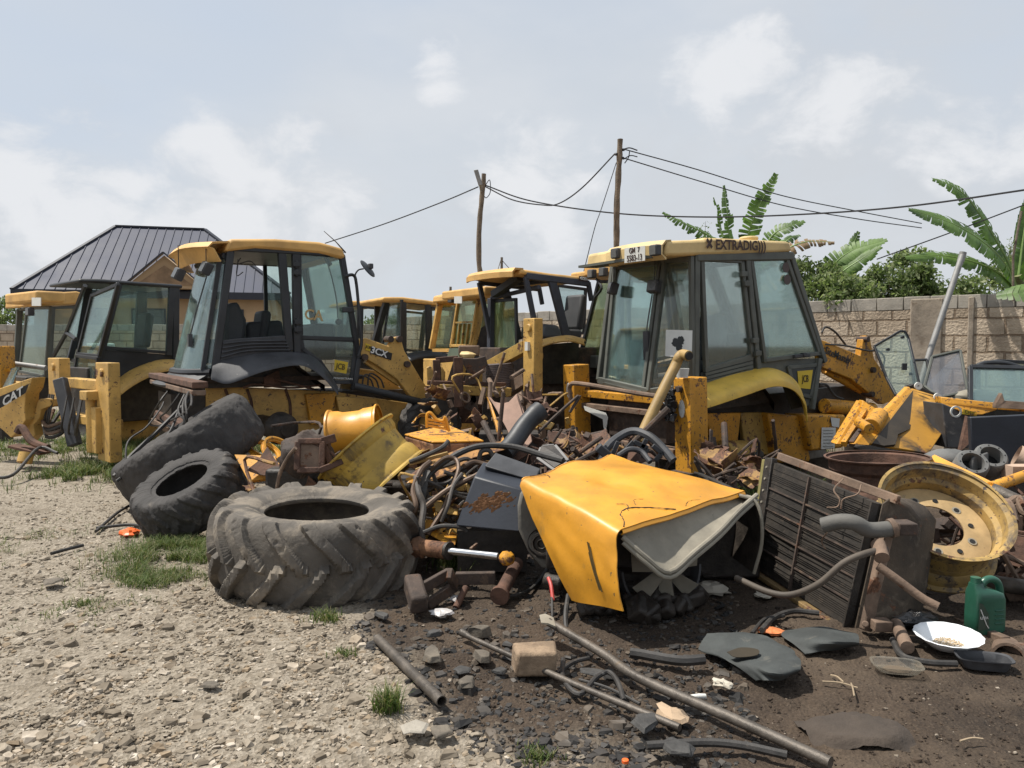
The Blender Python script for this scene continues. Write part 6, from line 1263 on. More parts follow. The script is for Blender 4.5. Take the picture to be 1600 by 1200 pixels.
    # far side skin (dark inside)
    arc = smooth_path([P(1155, 774, 4.98), P(1178, 782, 4.95), P(1189, 806, 4.92), P(1190, 850, 4.92), P(1178, 896, 4.95)], 4); put(MB().tube(arc, .012, 8), 'rim_edge', GREYP, t, world=True); put(MB().grid([arc, [p+Vector((-.05, .35, .02)) for p in arc], [p+Vector((-.12, .75, .03)) for p in arc]], .01), 'far_side_skin', GREASE, t, world=True)
    back = [P(826, 760, 5.1), B+Vector((0, -.02, -.02)), C_+Vector((-.03, .3, -.02)), P(1170, 890, 5.5), P(900, 900, 5.5)]; put(MB().sheet(back, .02), 'dark_backing', GREASE, t, world=True)  # added dark sheet, makes the cavity under the bonnet look shaded
    return t
bonnet()
def engine():
    t = thing('engine', 'black greasy engine with fan, pulley and grey side cover under the yellow bonnet', 'engine', G(985, 985))
    mb = MB().box((P(960, 900, 4.9).x, 5.2, .34), (.5, .5, .6)).box((P(985, 900, 4.75).x, 5.1, .09), (.7, .6, .2)).box((P(1115, 850, 5.4).x, 5.45, .25), (.62, .3, .5)).box((P(1080, 900, 5.1).x, 5.6, .38), (.6, .4, .5)); random.seed(9)  # right-hand box is dark filler, added so the bonnet cavity reads as shade
    for k in range(34): c = P(random.uniform(905, 1090), random.uniform(965, 1000), random.uniform(4.5, 4.9)); c.z = max(c.z, .05); mb.box(c, [random.uniform(.06, .2) for _ in range(3)], Euler([random.uniform(0, 3) for _ in range(3)]).to_matrix())
    put(mb, 'engine_block', GREASE, t, world=True, bevel=.02)
    c = P(1037, 888, 4.68); n = Vector((.30, -.94, .12)).normalized(); fr = frame_from(n)
    put(MB().lathe([(0, 0), (.05, 0), (.05, .05), (0, .06)], c, n, 20), 'fan_hub', GREASE, t, world=True)
    for k in range(7):
        a = 2*math.pi*k/7+.2; u = fr @ Vector((math.cos(a), math.sin(a), 0)); v = fr @ Vector((-math.sin(a), math.cos(a), 0)); rows = []
        for i in range(6): r_ = .05+.185*i/5; w_ = .022+.030*i/5; rows.append([c+u*r_+v*(w_*s)+n*(.028*s+.02) for s in (-1, -.3, .3, 1)])
        put(MB().grid(rows, .004), 'fan_blade', GREYP, t, world=True, ang=60)
    put(MB().lathe([(.262, -.09), (.272, -.09), (.275, .0), (.28, .01), (.265, .01)], c-n*.03, n, 30, True, math.pi, 2*math.pi), 'fan_shroud', PLAST, t, world=True)
    cv = [P(x, y, 5.02) for x, y in ((808, 790), (812, 772), (824, 760), (840, 762), (856, 790), (872, 840), (886, 888), (872, 893), (846, 888), (824, 862), (809, 828))]; put(MB().prism(cv, (.03, .22, 0)), 'side_cover', GREYP if 0 else M('dusty_grey_casting', (.15, .14, .12), .8, var=.3, dirt=.3, bump=.4), t, world=True, bevel=.025)
    pc = P(848, 849, 5.0); pn = Vector((-.35, -.93, .05)); put(MB().lathe([(0, .01), (.02, .012), (.03, .03), (.04, .012), (.055, .01), (.06, .03), (.075, .03), (.08, .0), (.09, .0), (.1, .02), (.105, 0)], pc, pn, 28), 'pulley', GREASE, t, world=True)
    put(seg_tube(MB(), [(857, 905, 4.8), (862, 925, 4.7), (863, 960, 4.55), (862, 985, 4.5), (872, 1010, 4.4)], .008), 'cable', RUBBER, t, world=True); put(seg_tube(MB(), [(857, 903, 4.78), (861, 915, 4.72), (864, 938, 4.65)], .012), 'red_cable', M('faded_red_rubber', (.45, .06, .05), .5, dirt=.2, bump=.1), t, world=True)
    put(seg_tube(MB(), [(888, 930, 4.7), (884, 960, 4.55), (886, 985, 4.45), (895, 1010, 4.3), (884, 1030, 4.1)], .016), 'cable', RUBBER, t, world=True)
    put(MB().box((P(870, 930, 4.9).x, 4.95, .28), (.14, .16, .18)).cyl(P(850, 905, 4.9), P(880, 912, 4.85), .05), 'starter_motor', GREASE, t, world=True, bevel=.02)
engine()

# ---------------- radiator ----------------
def radiator():
    t = thing('radiator', 'large dirty radiator leaning with its core facing left, beside the faded yellow rim', 'radiator', G(1330, 985))
    BL, BR, TR, TL = P(1186, 888, 5.5), P(1333, 982, 4.42), P(1377, 788, 4.5), P(1210, 722, 5.62); n = (BR-BL).cross(TL-BL).normalized(); n = n if n.dot(CAM-BL) > 0 else -n
    q = lambda u, v: BL.lerp(BR, u).lerp(TL.lerp(TR, u), v)
    COREM = M('clogged_radiator_core', (.024, .019, .014), .8, var=.5, scale=7, dirt=.45, dirtc=(.075, .056, .04), bump=.5)
    put(MB().sheet([q(0, 0), q(1, 0), q(1, 1), q(0, 1)], .07, n), 'core', COREM, t, world=True); mb = MB()
    for k in range(70): u0 = k/70+.004; mb.beam(q(u0, .02)+n*.036, q(u0, .98)+n*.036, .004, .003, n) if False else None
    for k in range(58):
        v = .02+.96*k/58; s = random.random()
        mb.beam(q(.44 if s < .6 else .02, v)+n*.036, q(.97 if s > .25 else .44, v)+n*.036, .004, .004, n)
    put(mb, 'core_fin', COREM, t, world=True); mb = MB()
    for v in (.2, .385, .57, .76): mb.beam(q(.01, v)+n*.04, q(.99, v)+n*.04, .010, .012, n)
    mb.beam(q(.435, 0)+n*.043, q(.435, 1)+n*.043, .014, .02, n); put(mb, 'core_rib', DRUST, t, world=True)
    put(MB().beam(q(0, -.03)+n*.03, q(0, 1.03)+n*.03, .10, .05, n), 'side_channel', GREASE, t, world=True, bevel=.006); mb = MB()
    for v in (.12, .3, .48, .66, .84): mb.beam(q(.035, v-.07)+n*.05, q(.035, v+.07)+n*.05, .01, .008, n)
    for k in range(9): mb.cyl(q(.0, .06+k*.11)+n*.05, q(.0, .06+k*.11)+n*.062, .009, n=8)
    put(mb, 'clip_strip', WHITE if 0 else GREYP, t, world=True)
    w_ = (BL-BR).normalized(); put(MB().beam(q(-.055, -.03)+n*.01, q(-.055, 1.0)+n*.01, .09, .06, n), 'side_plate', M('olive_yellow_plate', (.22, .19, .07), .6, var=.3, dirt=.4, rust=.3, bump=.15), t, world=True, bevel=.005)
    put(MB().beam(q(-.03, 1.06)-n*.05, q(1.06, 1.07)-n*.05, .055, .03, n), 'top_plate', DUSTR, t, world=True, bevel=.006); put(MB().beam(q(-.05, -.03)+n*.05, q(1.0, -.03)+n*.05, .03, .09, n), 'bottom_plate', M('rust_yellow_plate', (.20, .13, .05), .7, var=.4, dirt=.5, rust=.6, bump=.3), t, world=True, bevel=.006)
    mb = MB()
    for u in (.1, .48, .92): mb.cyl(q(u, -.03)+n*.05, q(u, -.03)+n*.08, .016, n=6)
    put(mb, 'bolt', DRUST, t, world=True)
    e = [P(x, y, yy) for x, y, yy in ((1377, 786, 4.48), (1390, 776, 4.5), (1420, 790, 4.5), (1437, 812, 4.5), (1432, 850, 4.47), (1420, 930, 4.42), (1408, 992, 4.38), (1368, 999, 4.36), (1345, 994, 4.36), (1333, 982, 4.40))]
    put(MB().prism(e, -n*.18+Vector((.02, .12, 0))), 'end_tank', M('oily_tank_metal', (.062, .045, .030), .75, var=.5, scale=5, dirt=.5, dirtc=(.13, .10, .07), bump=.35, rust=.3), t, world=True, bevel=.014)
    put(MB().beam(q(1.0, 0)+n*.045, q(1.0, 1)+n*.045, .012, .05, n), 'header_flange', GREASE, t, world=True); put(MB().beam(P(1386, 832, 4.36), P(1352, 985, 4.28), .05, .06, n), 'tank_rib', DUSTR, t, world=True, bevel=.01)
    put(MB().box(P(1412, 824, 4.36), (.11, .12, .07)), 'tank_bracket', DRUST, t, world=True, bevel=.008); put(MB().box(P(1376, 976, 4.24), (.10, .08, .06)).cyl(P(1352, 975, 4.25), P(1352, 975, 4.2), .02, n=8), 'drain_fitting', DUSTR, t, world=True, bevel=.006)
    GH = M('dusty_radiator_hose', (.10, .095, .085), .7, var=.3, dirt=.3, bump=.2)
    put(seg_tube(MB(), [(1286, 821, 4.35), (1312, 815, 4.3), (1335, 817, 4.27), (1358, 828, 4.28), (1394, 826, 4.3)], .045, 6, 16), 'top_hose', GH, t, world=True); put(MB().cyl(P(1390, 826, 4.3), P(1398, 824, 4.3), .055), 'hose_clamp', DUSTR, t, world=True)
    put(seg_tube(MB(), [(1150, 903, 4.6), (1200, 925, 4.4), (1238, 929, 4.3), (1280, 912, 4.2), (1318, 880, 4.15), (1352, 865, 4.15), (1384, 858, 4.25)], .019, 6, 12), 'lower_hose', M('brown_dusty_hose', (.085, .068, .052), .7, var=.3, dirt=.4, bump=.2), t, world=True); put(seg_tube(MB(), [(1372, 884, 4.15), (1405, 908, 4.1), (1440, 934, 4.05), (1466, 948, 4.0)], .024, 6, 12), 'outlet_pipe', DUSTR, t, world=True)
    put(MB().cyl(P(1372, 850, 4.25), P(1378, 872, 4.15), .04), 'elbow', DUSTR, t, world=True)
    for L_ in ([(1318, 748, 4.8), (1303, 765, 4.75), (1312, 780, 4.7), (1308, 792, 4.7), (1292, 793, 4.7)], [(1346, 757, 4.65), (1340, 772, 4.6), (1318, 780, 4.65), (1314, 795, 4.65)], [(1292, 832, 4.4), (1284, 845, 4.5), (1290, 858, 4.5)]): put(seg_tube(MB(), L_, .005, 5, 5), 'wire_hook', DUSTR, t, world=True)
radiator()
def simple(nm, mat, mb, label, cat, bevel=0., group=None, ang=38): return put(mb, nm, mat, label=label, cat=cat, bevel=bevel, group=group, ang=ang)
def pp(L, dz=0.): return [P(*p) for p in L]
# ---------------- pile left of the bonnet ----------------
simple('fork_plate', JCBY, MB().prism(pp([(366, 710, 6.9), (430, 712, 6.8), (432, 720, 6.7), (462, 745, 6.6), (410, 748, 6.6), (388, 752, 6.7)]), (0, .04, -.03)), 'flat orange plate on the scrap between the smaller tyre and the rusty axle', 'plate', .004)
simple('spiked_plate', RUST, MB().sheet(pp([(418, 698, 6.75), (428, 715, 6.7), (452, 748, 6.5), (405, 742, 6.6), (385, 735, 6.7), (402, 722, 6.7)]), .012), 'rusty torn plate with a pointed tip beside the axle', 'plate', .003)
def axle_lump():
    t = thing('axle_casting', 'rusty axle casting with square flange among the scrap between two yellow rims', 'axle', G(480, 790)); c = P(482, 715, 6.5)
    put(MB().sph(c+Vector((-.05, .1, 0)), .22, 36, (1, 1, .95), .03).jitter(.05, 9), 'housing', DRUST, t, world=True); n = Vector((.1, -.95, .25)).normalized(); fr = frame_from(n)
    for s in (.12, .085): pass
    m_ = MB(); cc = P(484, 712, 6.25)
    for a, b in (((-1, -1), (1, -1)), ((1, -1), (1, 1)), ((1, 1), (-1, 1)), ((-1, 1), (-1, -1))): m_.beam(cc+fr @ Vector((a[0]*.1, a[1]*.12, 0)), cc+fr @ Vector((b[0]*.1, b[1]*.12, 0)), .05, .035, n)
    put(m_, 'square_flange', RUST, t, world=True, bevel=.01); put(MB().box(cc-n*.03, (.2, .2, .05), fr), 'flange_face', DUSTR, t, world=True)
    put(MB().beam(P(462, 702, 6.3), P(524, 684, 6.3), .04, .07).beam(P(500, 735, 6.2), P(536, 720, 6.2), .05, .05).beam(P(505, 690, 6.3), P(520, 735, 6.3), .03, .05).beam(P(516, 705, 6.3), P(532, 722, 6.3), .02, .02), 'spring_bar', RUST, t, world=True, bevel=.006)
    put(MB().beam(P(512, 686, 6.4), P(514, 750, 6.4), .10, .03), 'plate', RUST, t, world=True); put(seg_tube(MB(), [(430, 790, 6.3), (436, 745, 6.3), (450, 715, 6.25), (462, 700, 6.2)], .016), 'hose', DUSTR, t, world=True); put(MB().box(P(476, 770, 6.7), (.55, .5, .5)), 'base_block', GREASE, t, world=True, bevel=.03)
axle_lump()
simple('yellow_strip', CATY, MB().prism(pp([(343, 800, 5.95), (375, 792, 6.1), (385, 797, 6.1), (350, 808, 5.95)]), (0, .05, -.05)), 'yellow steel edge poking out between the smaller tyre and the big flat tyre', 'strip', .004)
def counterweight():
    t = thing('counterweight', 'rust-worn orange-yellow front counterweight with a slotted guard on top, behind the hoses', 'counterweight', G(690, 760)); A_ = pp
    a, b, c, d = A_([(632, 678, 6.9), (676, 690, 6.4), (756, 688, 6.6), (700, 663, 7.2)]); dn = Vector((0, 0, -.30)); v = [a, b, c, d, a+dn, b+dn, c+dn, d+dn]
    put(MB().add(v[:4]+[p-Z*.015 for p in v[:4]], [(0, 1, 2, 3), (4, 7, 6, 5), (0, 4, 5, 1), (1, 5, 6, 2), (2, 6, 7, 3), (3, 7, 4, 0)]), 'top_plate', CLEANY if 0 else JCBY, t, world=True, bevel=.006)
    put(MB().add([p-Z*.02 for p in v[:4]]+v[4:], [(0, 1, 2, 3), (4, 7, 6, 5), (0, 4, 5, 1), (1, 5, 6, 2), (2, 6, 7, 3), (3, 7, 4, 0)]), 'body', M('rust_worn_casting', (.24, .12, .06), .8, var=.4, scale=4, dirt=.4, rust=.7, bump=.4), t, world=True, bevel=.015)
    g1 = A_([(667, 668, 6.85), (667, 648, 6.85), (673, 645, 6.85), (682, 655, 6.85), (692, 657, 6.85), (696, 652, 6.85), (702, 674, 6.85), (696, 672, 6.85)])
    m_ = MB().tube(smooth_path(g1[:7], 4), .014, 6)
    for k in range(3): m_.beam(P(668, 655+k*5, 6.85), P(697, 660+k*5, 6.85), .012, .02)
    m_.prism([g1[5], g1[6], g1[7], P(690, 660, 6.85)], (0, .03, 0)); put(m_, 'slotted_guard', CLEANY, t, world=True)
    put(MB().beam(P(640, 725, 6.2), P(700, 708, 6.3), .025, .03).beam(P(650, 735, 6.1), P(720, 705, 6.4), .02, .03), 'bent_rod', OCHRE, t, world=True, bevel=.005)
counterweight()
simple('digger_arm', M('orange_rust_arm', (.34, .17, .05), .7, var=.4, scale=3, dirt=.4, rust=.6, bump=.3), MB().prism(pp([(640, 742, 6.0), (668, 722, 6.2), (720, 700, 6.4), (800, 688, 6.8), (812, 690, 6.8), (800, 700, 6.6), (740, 716, 6.3), (700, 742, 6.0), (660, 758, 5.9)]), (0, .2, -.02)), 'long rusty orange digger arm lying in the pile behind the hoses', 'digger arm', .012)
def bucket_shell():
    t = thing('rusty_bucket', 'pinkish-brown rusty bucket shell with a notched top edge standing in the middle of the pile', 'bucket', G(800, 740)); L = [(763, 620, 8.2), (770, 628, 8.15), (782, 631, 8.1), (795, 628, 8.1), (807, 615, 8.1), (814, 640, 8.0), (822, 660, 7.8), (812, 680, 7.6), (800, 690, 7.5), (790, 668, 7.7), (775, 640, 8.)]
    put(MB().prism(pp(L), (.02, .05, 0)), 'shell', M('pink_brown_steel', (.30, .19, .14), .8, var=.25, scale=3, dirt=.3, dirtc=(.2, .13, .09), bump=.25), t, world=True, bevel=.01)
    put(MB().prism(pp([(762, 620, 8.2), (768, 632, 8.15), (790, 690, 7.5), (782, 692, 7.5), (776, 668, 7.8)]), (-.02, .12, 0)), 'side_wall', JCBY, t, world=True, bevel=.008)
    put(MB().prism(pp([(806, 684, 7.), (826, 662, 7.2), (832, 690, 7.0), (818, 706, 6.8), (806, 708, 6.8)]), (0, .1, 0)), 'lower_shell', M('pink_brown_steel'), t, world=True, bevel=.01); put(MB().box(P(795, 720, 7.8), (.6, .4, .6)), 'base_block', GREASE, t, world=True)
bucket_shell()
simple('exhaust_stack', BLACK, MB().tube(smooth_path(pp([(788, 708, 6.6), (803, 690, 6.7), (818, 668, 6.8), (832, 652, 6.85), (845, 641, 6.9)]), 5), [.085]*16+[.092]*5, 18), 'thick black exhaust pipe pointing up to the right from the pile', 'exhaust pipe')
def wiggle(px0, py0, Y0, px1, py1, Y1, sag, side, n=4):
    L = []
    for i in range(n+1):
        u = i/n; L.append((px0+(px1-px0)*u+side*math.sin(math.pi*u)+random.uniform(-7, 7)*(0 < i < n), py0+(py1-py0)*u+sag*math.sin(math.pi*u)+random.uniform(-6, 6)*(0 < i < n), Y0+(Y1-Y0)*u))
    return L
HM = [RUBBER, M('dusty_hose', (.07, .06, .052), .7, var=.4, dirt=.4, bump=.3), M('bronze_pipe', (.11, .07, .045), .5, metal=.3, var=.3, dirt=.3, bump=.2)]
def hoses():
    spec = [((655, 800, 5.6), [(662, 770, 5.65), (668, 745, 5.8), (700, 718, 5.9), (745, 698, 6.), (800, 698, 6.), (850, 712, 5.9), (880, 720, 5.8)], .026, 'longest hose arching over the whole hose tangle to the bonnet'),
            ((640, 812, 5.5), [(650, 790, 5.5), (646, 765, 5.6), (658, 735, 5.7), (672, 722, 5.8)], .022, 'stiff hose rising beside the big tyre'),
            ((660, 850, 5.35), [(659, 820, 5.4), (662, 790, 5.5), (655, 770, 5.55), (650, 745, 5.7)], .024, 'thick hose hanging straight down beside the big tyre'),
            ((668, 835, 5.4), [(690, 800, 5.5), (705, 765, 5.6), (716, 735, 5.7), (712, 718, 5.8), (695, 716, 5.8), (672, 735, 5.8)], .017, 'bronze steel pipe bent in a hook over the tangle'),
            ((665, 792, 5.5), [(700, 765, 5.55), (740, 745, 5.6), (775, 728, 5.7), (820, 735, 5.7), (850, 745, 5.6)], .020, 'hose running low from the tyre towards the bonnet'),
            ((690, 815, 5.4), [(700, 790, 5.4), (708, 760, 5.5), (722, 740, 5.6)], .014, 'bronze pipe upright in the tangle'),
            ((662, 832, 5.3), [(690, 822, 5.3), (720, 824, 5.3), (730, 830, 5.3)], .016, 'short dark hose above the chromed cylinder'),
            ((725, 728, 5.8), [(740, 722, 5.9), (760, 726, 5.9), (790, 732, 5.8), (830, 730, 5.7)], .02, 'hose lying on top of the black box lid'),
            ((748, 720, 6.), [(752, 706, 6.), (764, 704, 6.), (772, 716, 6.)], .018, 'pale hose loop behind the black box'),
            ((640, 722, 6.2), [(665, 712, 6.2), (690, 700, 6.2), (700, 690, 6.3)], .02, 'hose end beside the ribbed yellow rim')]
    for i, (s, L, r, lab) in enumerate(spec): simple('hydraulic_hose', HM[(i*2) % 3 if i != 3 else 2], seg_tube(MB(), [s]+L, r, 7, 8), lab, 'hose', group='hydraulic hoses in the tangle')
    mb = MB(); random.seed(21)
    for k in range(44):
        x0, y0 = random.uniform(645, 720), random.uniform(735, 840); x1 = x0+random.uniform(20, 110); y1 = random.uniform(720, 850); Yd = random.uniform(5.5, 6.1); seg_tube(mb, wiggle(x0, y0, Yd, min(x1, 815), y1, Yd+.2, random.uniform(-40, 40), random.uniform(-20, 20)), random.uniform(.008, .02), 5, 6)
    put(mb, 'hose_tangle', HM[1], kind='stuff')
hoses()
def black_box():
    t = thing('battery_box', 'black steel box with a splash of rust on its front, right of the hose tangle', 'box', G(770, 860)); a, b, c, d = pp([(741, 744, 5.35), (828, 768, 5.2), (812, 832, 5.1), (712, 822, 5.25)])
    o = put(MB().prism([a, b, c, d], (.05, .35, .05)), 'front_plate', M('blue_black_plate'), t, world=True, bevel=.012); random.seed(4); mb = MB()
    for k in range(130):
        u = random.gauss(.42, .15); v = .45+(.42-u)*.5+random.gauss(0, .09); p = a.lerp(b, u).lerp(d.lerp(c, u), v); mb.sph(p+Vector((0, .0, 0)), random.uniform(.008, .026), 7, (1.2, .12, 1), .45)
    for k in range(0): p = a.lerp(b, random.gauss(.85, .04)).lerp(d.lerp(c, .9), random.uniform(.7, .95)); mb.sph(p+Vector((0, -.005, 0)), random.uniform(.006, .016), 6, (1, .35, 1), .4)
    put(mb, 'rust_splash', M('orange_brown_rust', (.20, .095, .04), .9, var=.4, bump=.5), o, world=True)
    put(MB().prism(pp([(774, 707, 5.7), (845, 732, 5.6), (836, 752, 5.4), (757, 728, 5.5)]), (.0, .12, -.08)), 'lid', PLAST, t, world=True, bevel=.01); put(MB().box(P(770, 850, 5.6), (.5, .4, .3)), 'base_block', GREASE, t, world=True)
black_box()
simple('yellow_bracket', CATY, MB().prism(pp([(676, 782, 5.8), (715, 788, 5.8), (716, 806, 5.7), (680, 800, 5.7)]), (0, .1, -.02)).box(P(722, 760, 5.9), (.1, .1, .06)), 'yellow cast bracket half buried in the hose tangle', 'bracket', .01)
simple('yellow_plate', JCBY, MB().prism(pp([(672, 836, 5.5), (712, 842, 5.5), (712, 852, 5.4), (690, 846, 5.4)]), (0, .15, 0)), 'small yellow plate right above the chromed cylinder', 'plate', .005)
def ram():
    t = thing('hydraulic_cylinder', 'short hydraulic cylinder with a shiny chromed rod on the grass behind the big tyre', 'hydraulic cylinder', G(720, 885)); a, b, c, d = pp([(655, 855, 5.3), (702, 861, 5.15), (778, 869, 5.05), (792, 872, 5.0)])
    put(MB().cyl(a, b, .058, n=20), 'barrel', M('rust_worn_casting'), t, world=True, bevel=.006); put(MB().cyl(b-(b-a)*.06, b+(b-a)*.02, .062, n=20), 'gland_nut', GREASE, t, world=True); put(MB().cyl(b, c, .026, n=16), 'rod', CHROME, t, world=True); put(MB().sph(d, .055, 12, (1, 1, .9), .1), 'rod_eye', JCBY, t, world=True); put(MB().sph(a, .08, 12, (1, 1, .9), .15), 'base_eye', M('rust_worn_casting'), t, world=True)
    put(MB().beam(P(735, 858, 5.1), P(745, 850, 5.2), .015, .015), 'fitting', DUSTR, t, world=True)
ram()
simple('steel_channel', DRUST, MB().beam(P(712, 906, 4.95)+Z*.01, P(774, 905, 4.95)+Z*.01, .05, .08), 'short black channel bar lying in front of the grass clump', 'channel bar', .006)
simple('rusty_pipe', RUST, MB().cyl(P(808, 880, 5.2), P(780, 932, 4.75), .045, n=16).lathe([(.045, 0), (.062, 0), (.062, .03), (.045, .03)], P(780, 932, 4.75), (P(808, 880, 5.2)-P(780, 932, 4.75)), 16, True), 'short rusty pipe with flange pointing at the camera, left of the bonnet', 'pipe')
simple('thin_rod', RUST, MB().cyl(P(728, 918, 4.9), P(712, 950, 4.75), .022, n=10), 'short rusty rod lying right of the rusty cast frame', 'rod')
def cast_frame():
    t = thing('cast_frame', 'rusty cast frame with a socket end lying at the foot of the big tyre', 'cast part', G(660, 955)); put(MB().beam(P(656, 955, 4.55)+Z*.03, P(644, 915, 4.8)+Z*.03, .11, .12), 'socket', DRUST, t, world=True, bevel=.02); m_ = MB()
    for a, b in (((658, 925), (702, 900)), ((668, 950), (712, 920)), ((702, 900), (712, 920))): m_.beam(P(a[0], a[1], 4.75)+Z*.02, P(b[0], b[1], 4.9)+Z*.02, .035, .07)
    put(m_, 'frame', DRUST, t, world=True, bevel=.006)
cast_frame()
def trim_frame():
    t = thing('wheel_arch_trim', 'black plastic wheel-arch trim lying on the pile in front of the orange column', 'trim', G(1020, 745)); Yd = 6.9
    put(seg_tube(MB(), [(935, 735, 6.8), (948, 700, 6.9), (972, 680, 7.), (992, 674, 7.), (1015, 682, 6.9), (1035, 700, 6.8), (1052, 720, 6.7)], .04), 'outer_rim', PLAST, t, world=True); put(seg_tube(MB(), [(966, 712, 6.7), (984, 702, 6.7), (1002, 706, 6.7), (1016, 722, 6.6)], .025), 'inner_rim', PLAST, t, world=True); m_ = MB()
    for a, b in (((956, 712), (966, 690)), ((975, 706), (990, 690)), ((990, 690), (1012, 700)), ((1012, 700), (1004, 716)), ((1020, 696), (1034, 708)), ((1034, 708), (1024, 720)), ((1010, 686), (1000, 706))): m_.beam(P(*a, 6.75), P(*b, 6.75), .03, .04)
    put(m_, 'cross_rib', PLAST, t, world=True, bevel=.004); put(MB().box(P(943, 706, 6.7), (.14, .1, .08), Euler((0, .7, 0)).to_matrix()), 'hinge_block', PLAST, t, world=True, bevel=.01)
trim_frame()
def crate_frame():
    t = thing('headlamp_bezel', 'small grey square metal frame tipped on the pile beside the bonnet tip', 'frame', G(860, 750)); q = pp([(842, 715, 6.3), (848, 700, 6.4), (866, 698, 6.4), (886, 722, 6.1), (868, 734, 6.1)]); m_ = MB(); n = (q[1]-q[0]).cross(q[3]-q[1]).normalized()
    for i in range(5): m_.beam(q[i], q[(i+1) % 5], .05, .03, n)
    put(m_, 'rim', M('grey_steel', (.16, .155, .15), .6, var=.3, dirt=.4), t, world=True, bevel=.004); put(MB().sheet([p-n*.02 for p in q], .01), 'panel', GREASE, t, world=True)
crate_frame()
simple('ochre_pipe', OCHRE, MB().tube(smooth_path(pp([(998, 690, 7.6), (1012, 660, 7.7), (1035, 612, 7.85), (1055, 572, 8.), (1060, 560, 8.), (1066, 554, 8.), (1076, 556, 7.9)]), 5), .055, 16), 'ochre painted pipe leaning up in front of the cab with a bent open end', 'pipe')
put(MB().cyl(P(1076, 556, 7.9), P(1077.5, 556.3, 7.88), .043, n=14), 'pipe_mouth', INK, bpy.data.objects['ochre_pipe'], world=True)
simple('white_cup', WHITE, MB().lathe([(.0, 0), (.06, 0), (.075, .1), (.068, .1), (.055, .01), (0, .01)], P(1066, 590, 8.25), (0, 0, 1), 20), 'white plastic tub standing on the nearer orange column', 'tub')
def scrap(name, mat, regions, n, seed, smin, smax):
    random.seed(seed); mb = MB()
    for k in range(n):
        x0, x1, y0, y1, Ya, Yb = random.choice(regions); px, py = random.uniform(x0, x1), random.uniform(y0, y1); Yd = Ya+(Yb-Ya)*(1-(py-y0)/(y1-y0))+random.uniform(-.1, .2); c = P(px, py, Yd)
        if c.z < .0: c.z = random.uniform(.0, .06)
        s = random.uniform(smin, smax); r3 = Euler([random.uniform(0, 3) for _ in range(3)]).to_matrix(); q = random.random()
        if q < .35: mb.box(c, (s*random.uniform(.6, 2.5), s*random.uniform(.3, 1), s*random.uniform(.1, .6)), r3)
        elif q < .6: mb.cyl(c, c + r3 @ Vector((0, 0, s*random.uniform(1.5, 5))), s*random.uniform(.12, .3), n=8)
        elif q < .8: mb.lathe([(s*.5, 0), (s*.7, 0), (s*.7, s*.25), (s*.5, s*.25)], c, r3 @ Z, 12, True)
        else: mb.tube(smooth_path([c + Vector([random.uniform(-1, 1)*s*3 for _ in range(3)]) for _ in range(4)], 4), s*.13, 6)
    put(mb, name, mat, kind='stuff')
scrap('scrap_heap', DRUST, [(640, 830, 700, 880, 5.7, 7.), (850, 1010, 690, 760, 6.3, 7.4), (430, 560, 700, 800, 6.3, 7.4), (1440, 1600, 790, 920, 5.2, 6.2), (1095, 1180, 700, 760, 6.6, 8), (860, 900, 670, 720, 7.5, 8.5)], 260, 5, .04, .14)
scrap('bent_scrap', M('ochre_scrap', (.30, .17, .05), .7, var=.5, dirt=.5, rust=.8, bump=.3), [(640, 800, 720, 860, 5.7, 6.6), (400, 560, 730, 790, 6.3, 7.), (1440, 1600, 800, 920, 5., 6.), (850, 1000, 690, 750, 6.3, 7.4)], 60, 15, .04, .12)
scrap('machine_parts', DUSTR, [(655, 860, 590, 700, 8.2, 9.6), (1560, 1640, 780, 980, 4.6, 5.6)], 80, 31, .05, .15)
scrap('yellow_scrap', CATY, [(655, 760, 600, 690, 8.4, 9.4), (815, 890, 600, 680, 8.5, 9.6), (655, 720, 780, 850, 5.6, 6.)], 26, 33, .05, .13)
scrap('rusty_scrap', RUST, [(640, 760, 740, 860, 5.9, 6.8), (380, 520, 740, 800, 6.4, 7.2), (1540, 1640, 760, 900, 5.2, 6.), (840, 900, 690, 740, 6.8, 7.6)], 120, 8, .04, .12)
simple('heap_core', GREASE, MB().box((P(740, 800, 6.1).x, 6.2, .2), (.9, .5, .45)).box((P(560, 780, 7).x, 7.1, .2), (1.1, .7, .45)).box((P(930, 760, 6.9).x, 7., .18), (1.1, .8, .4)), 'x', 'x', .05)
o = bpy.data.objects['heap_core']; o['kind'] = 'stuff'; del o['label']; del o['category']; o.name = 'oily_scrap_mass'

def plates(name, mat, regions, n, seed, smin, smax):
    random.seed(seed); mb = MB()
    for k in range(n):
        x0, x1, y0, y1, Ya, Yb = random.choice(regions); px, py = random.uniform(x0, x1), random.uniform(y0, y1); Yd = Ya+(Yb-Ya)*(1-(py-y0)/(y1-y0)); c = P(px, py, Yd); c.z = max(c.z, .04); s = random.uniform(smin, smax); r3 = Euler([random.uniform(-.9, .9), random.uniform(-.9, .9), random.uniform(0, 6)]).to_matrix()
        be = random.uniform(-.8, .8); w_ = random.uniform(.35, .9); rag = [random.uniform(.8, 1.1) for _ in range(7)]; rows = [[c + r3 @ Vector((s*(i/6*2-1)*(rag[j] if i in (0, 6) else 1), s*w_*(j/5*2-1)*(rag[i] if j in (0, 5) else 1), s*be*((i/6*2-1)**2 if k % 2 else abs(i/6*2-1)))) for j in range(6)] for i in range(7)]; mb.grid(rows, .008)
    put(mb, name, mat, kind='stuff', ang=25)
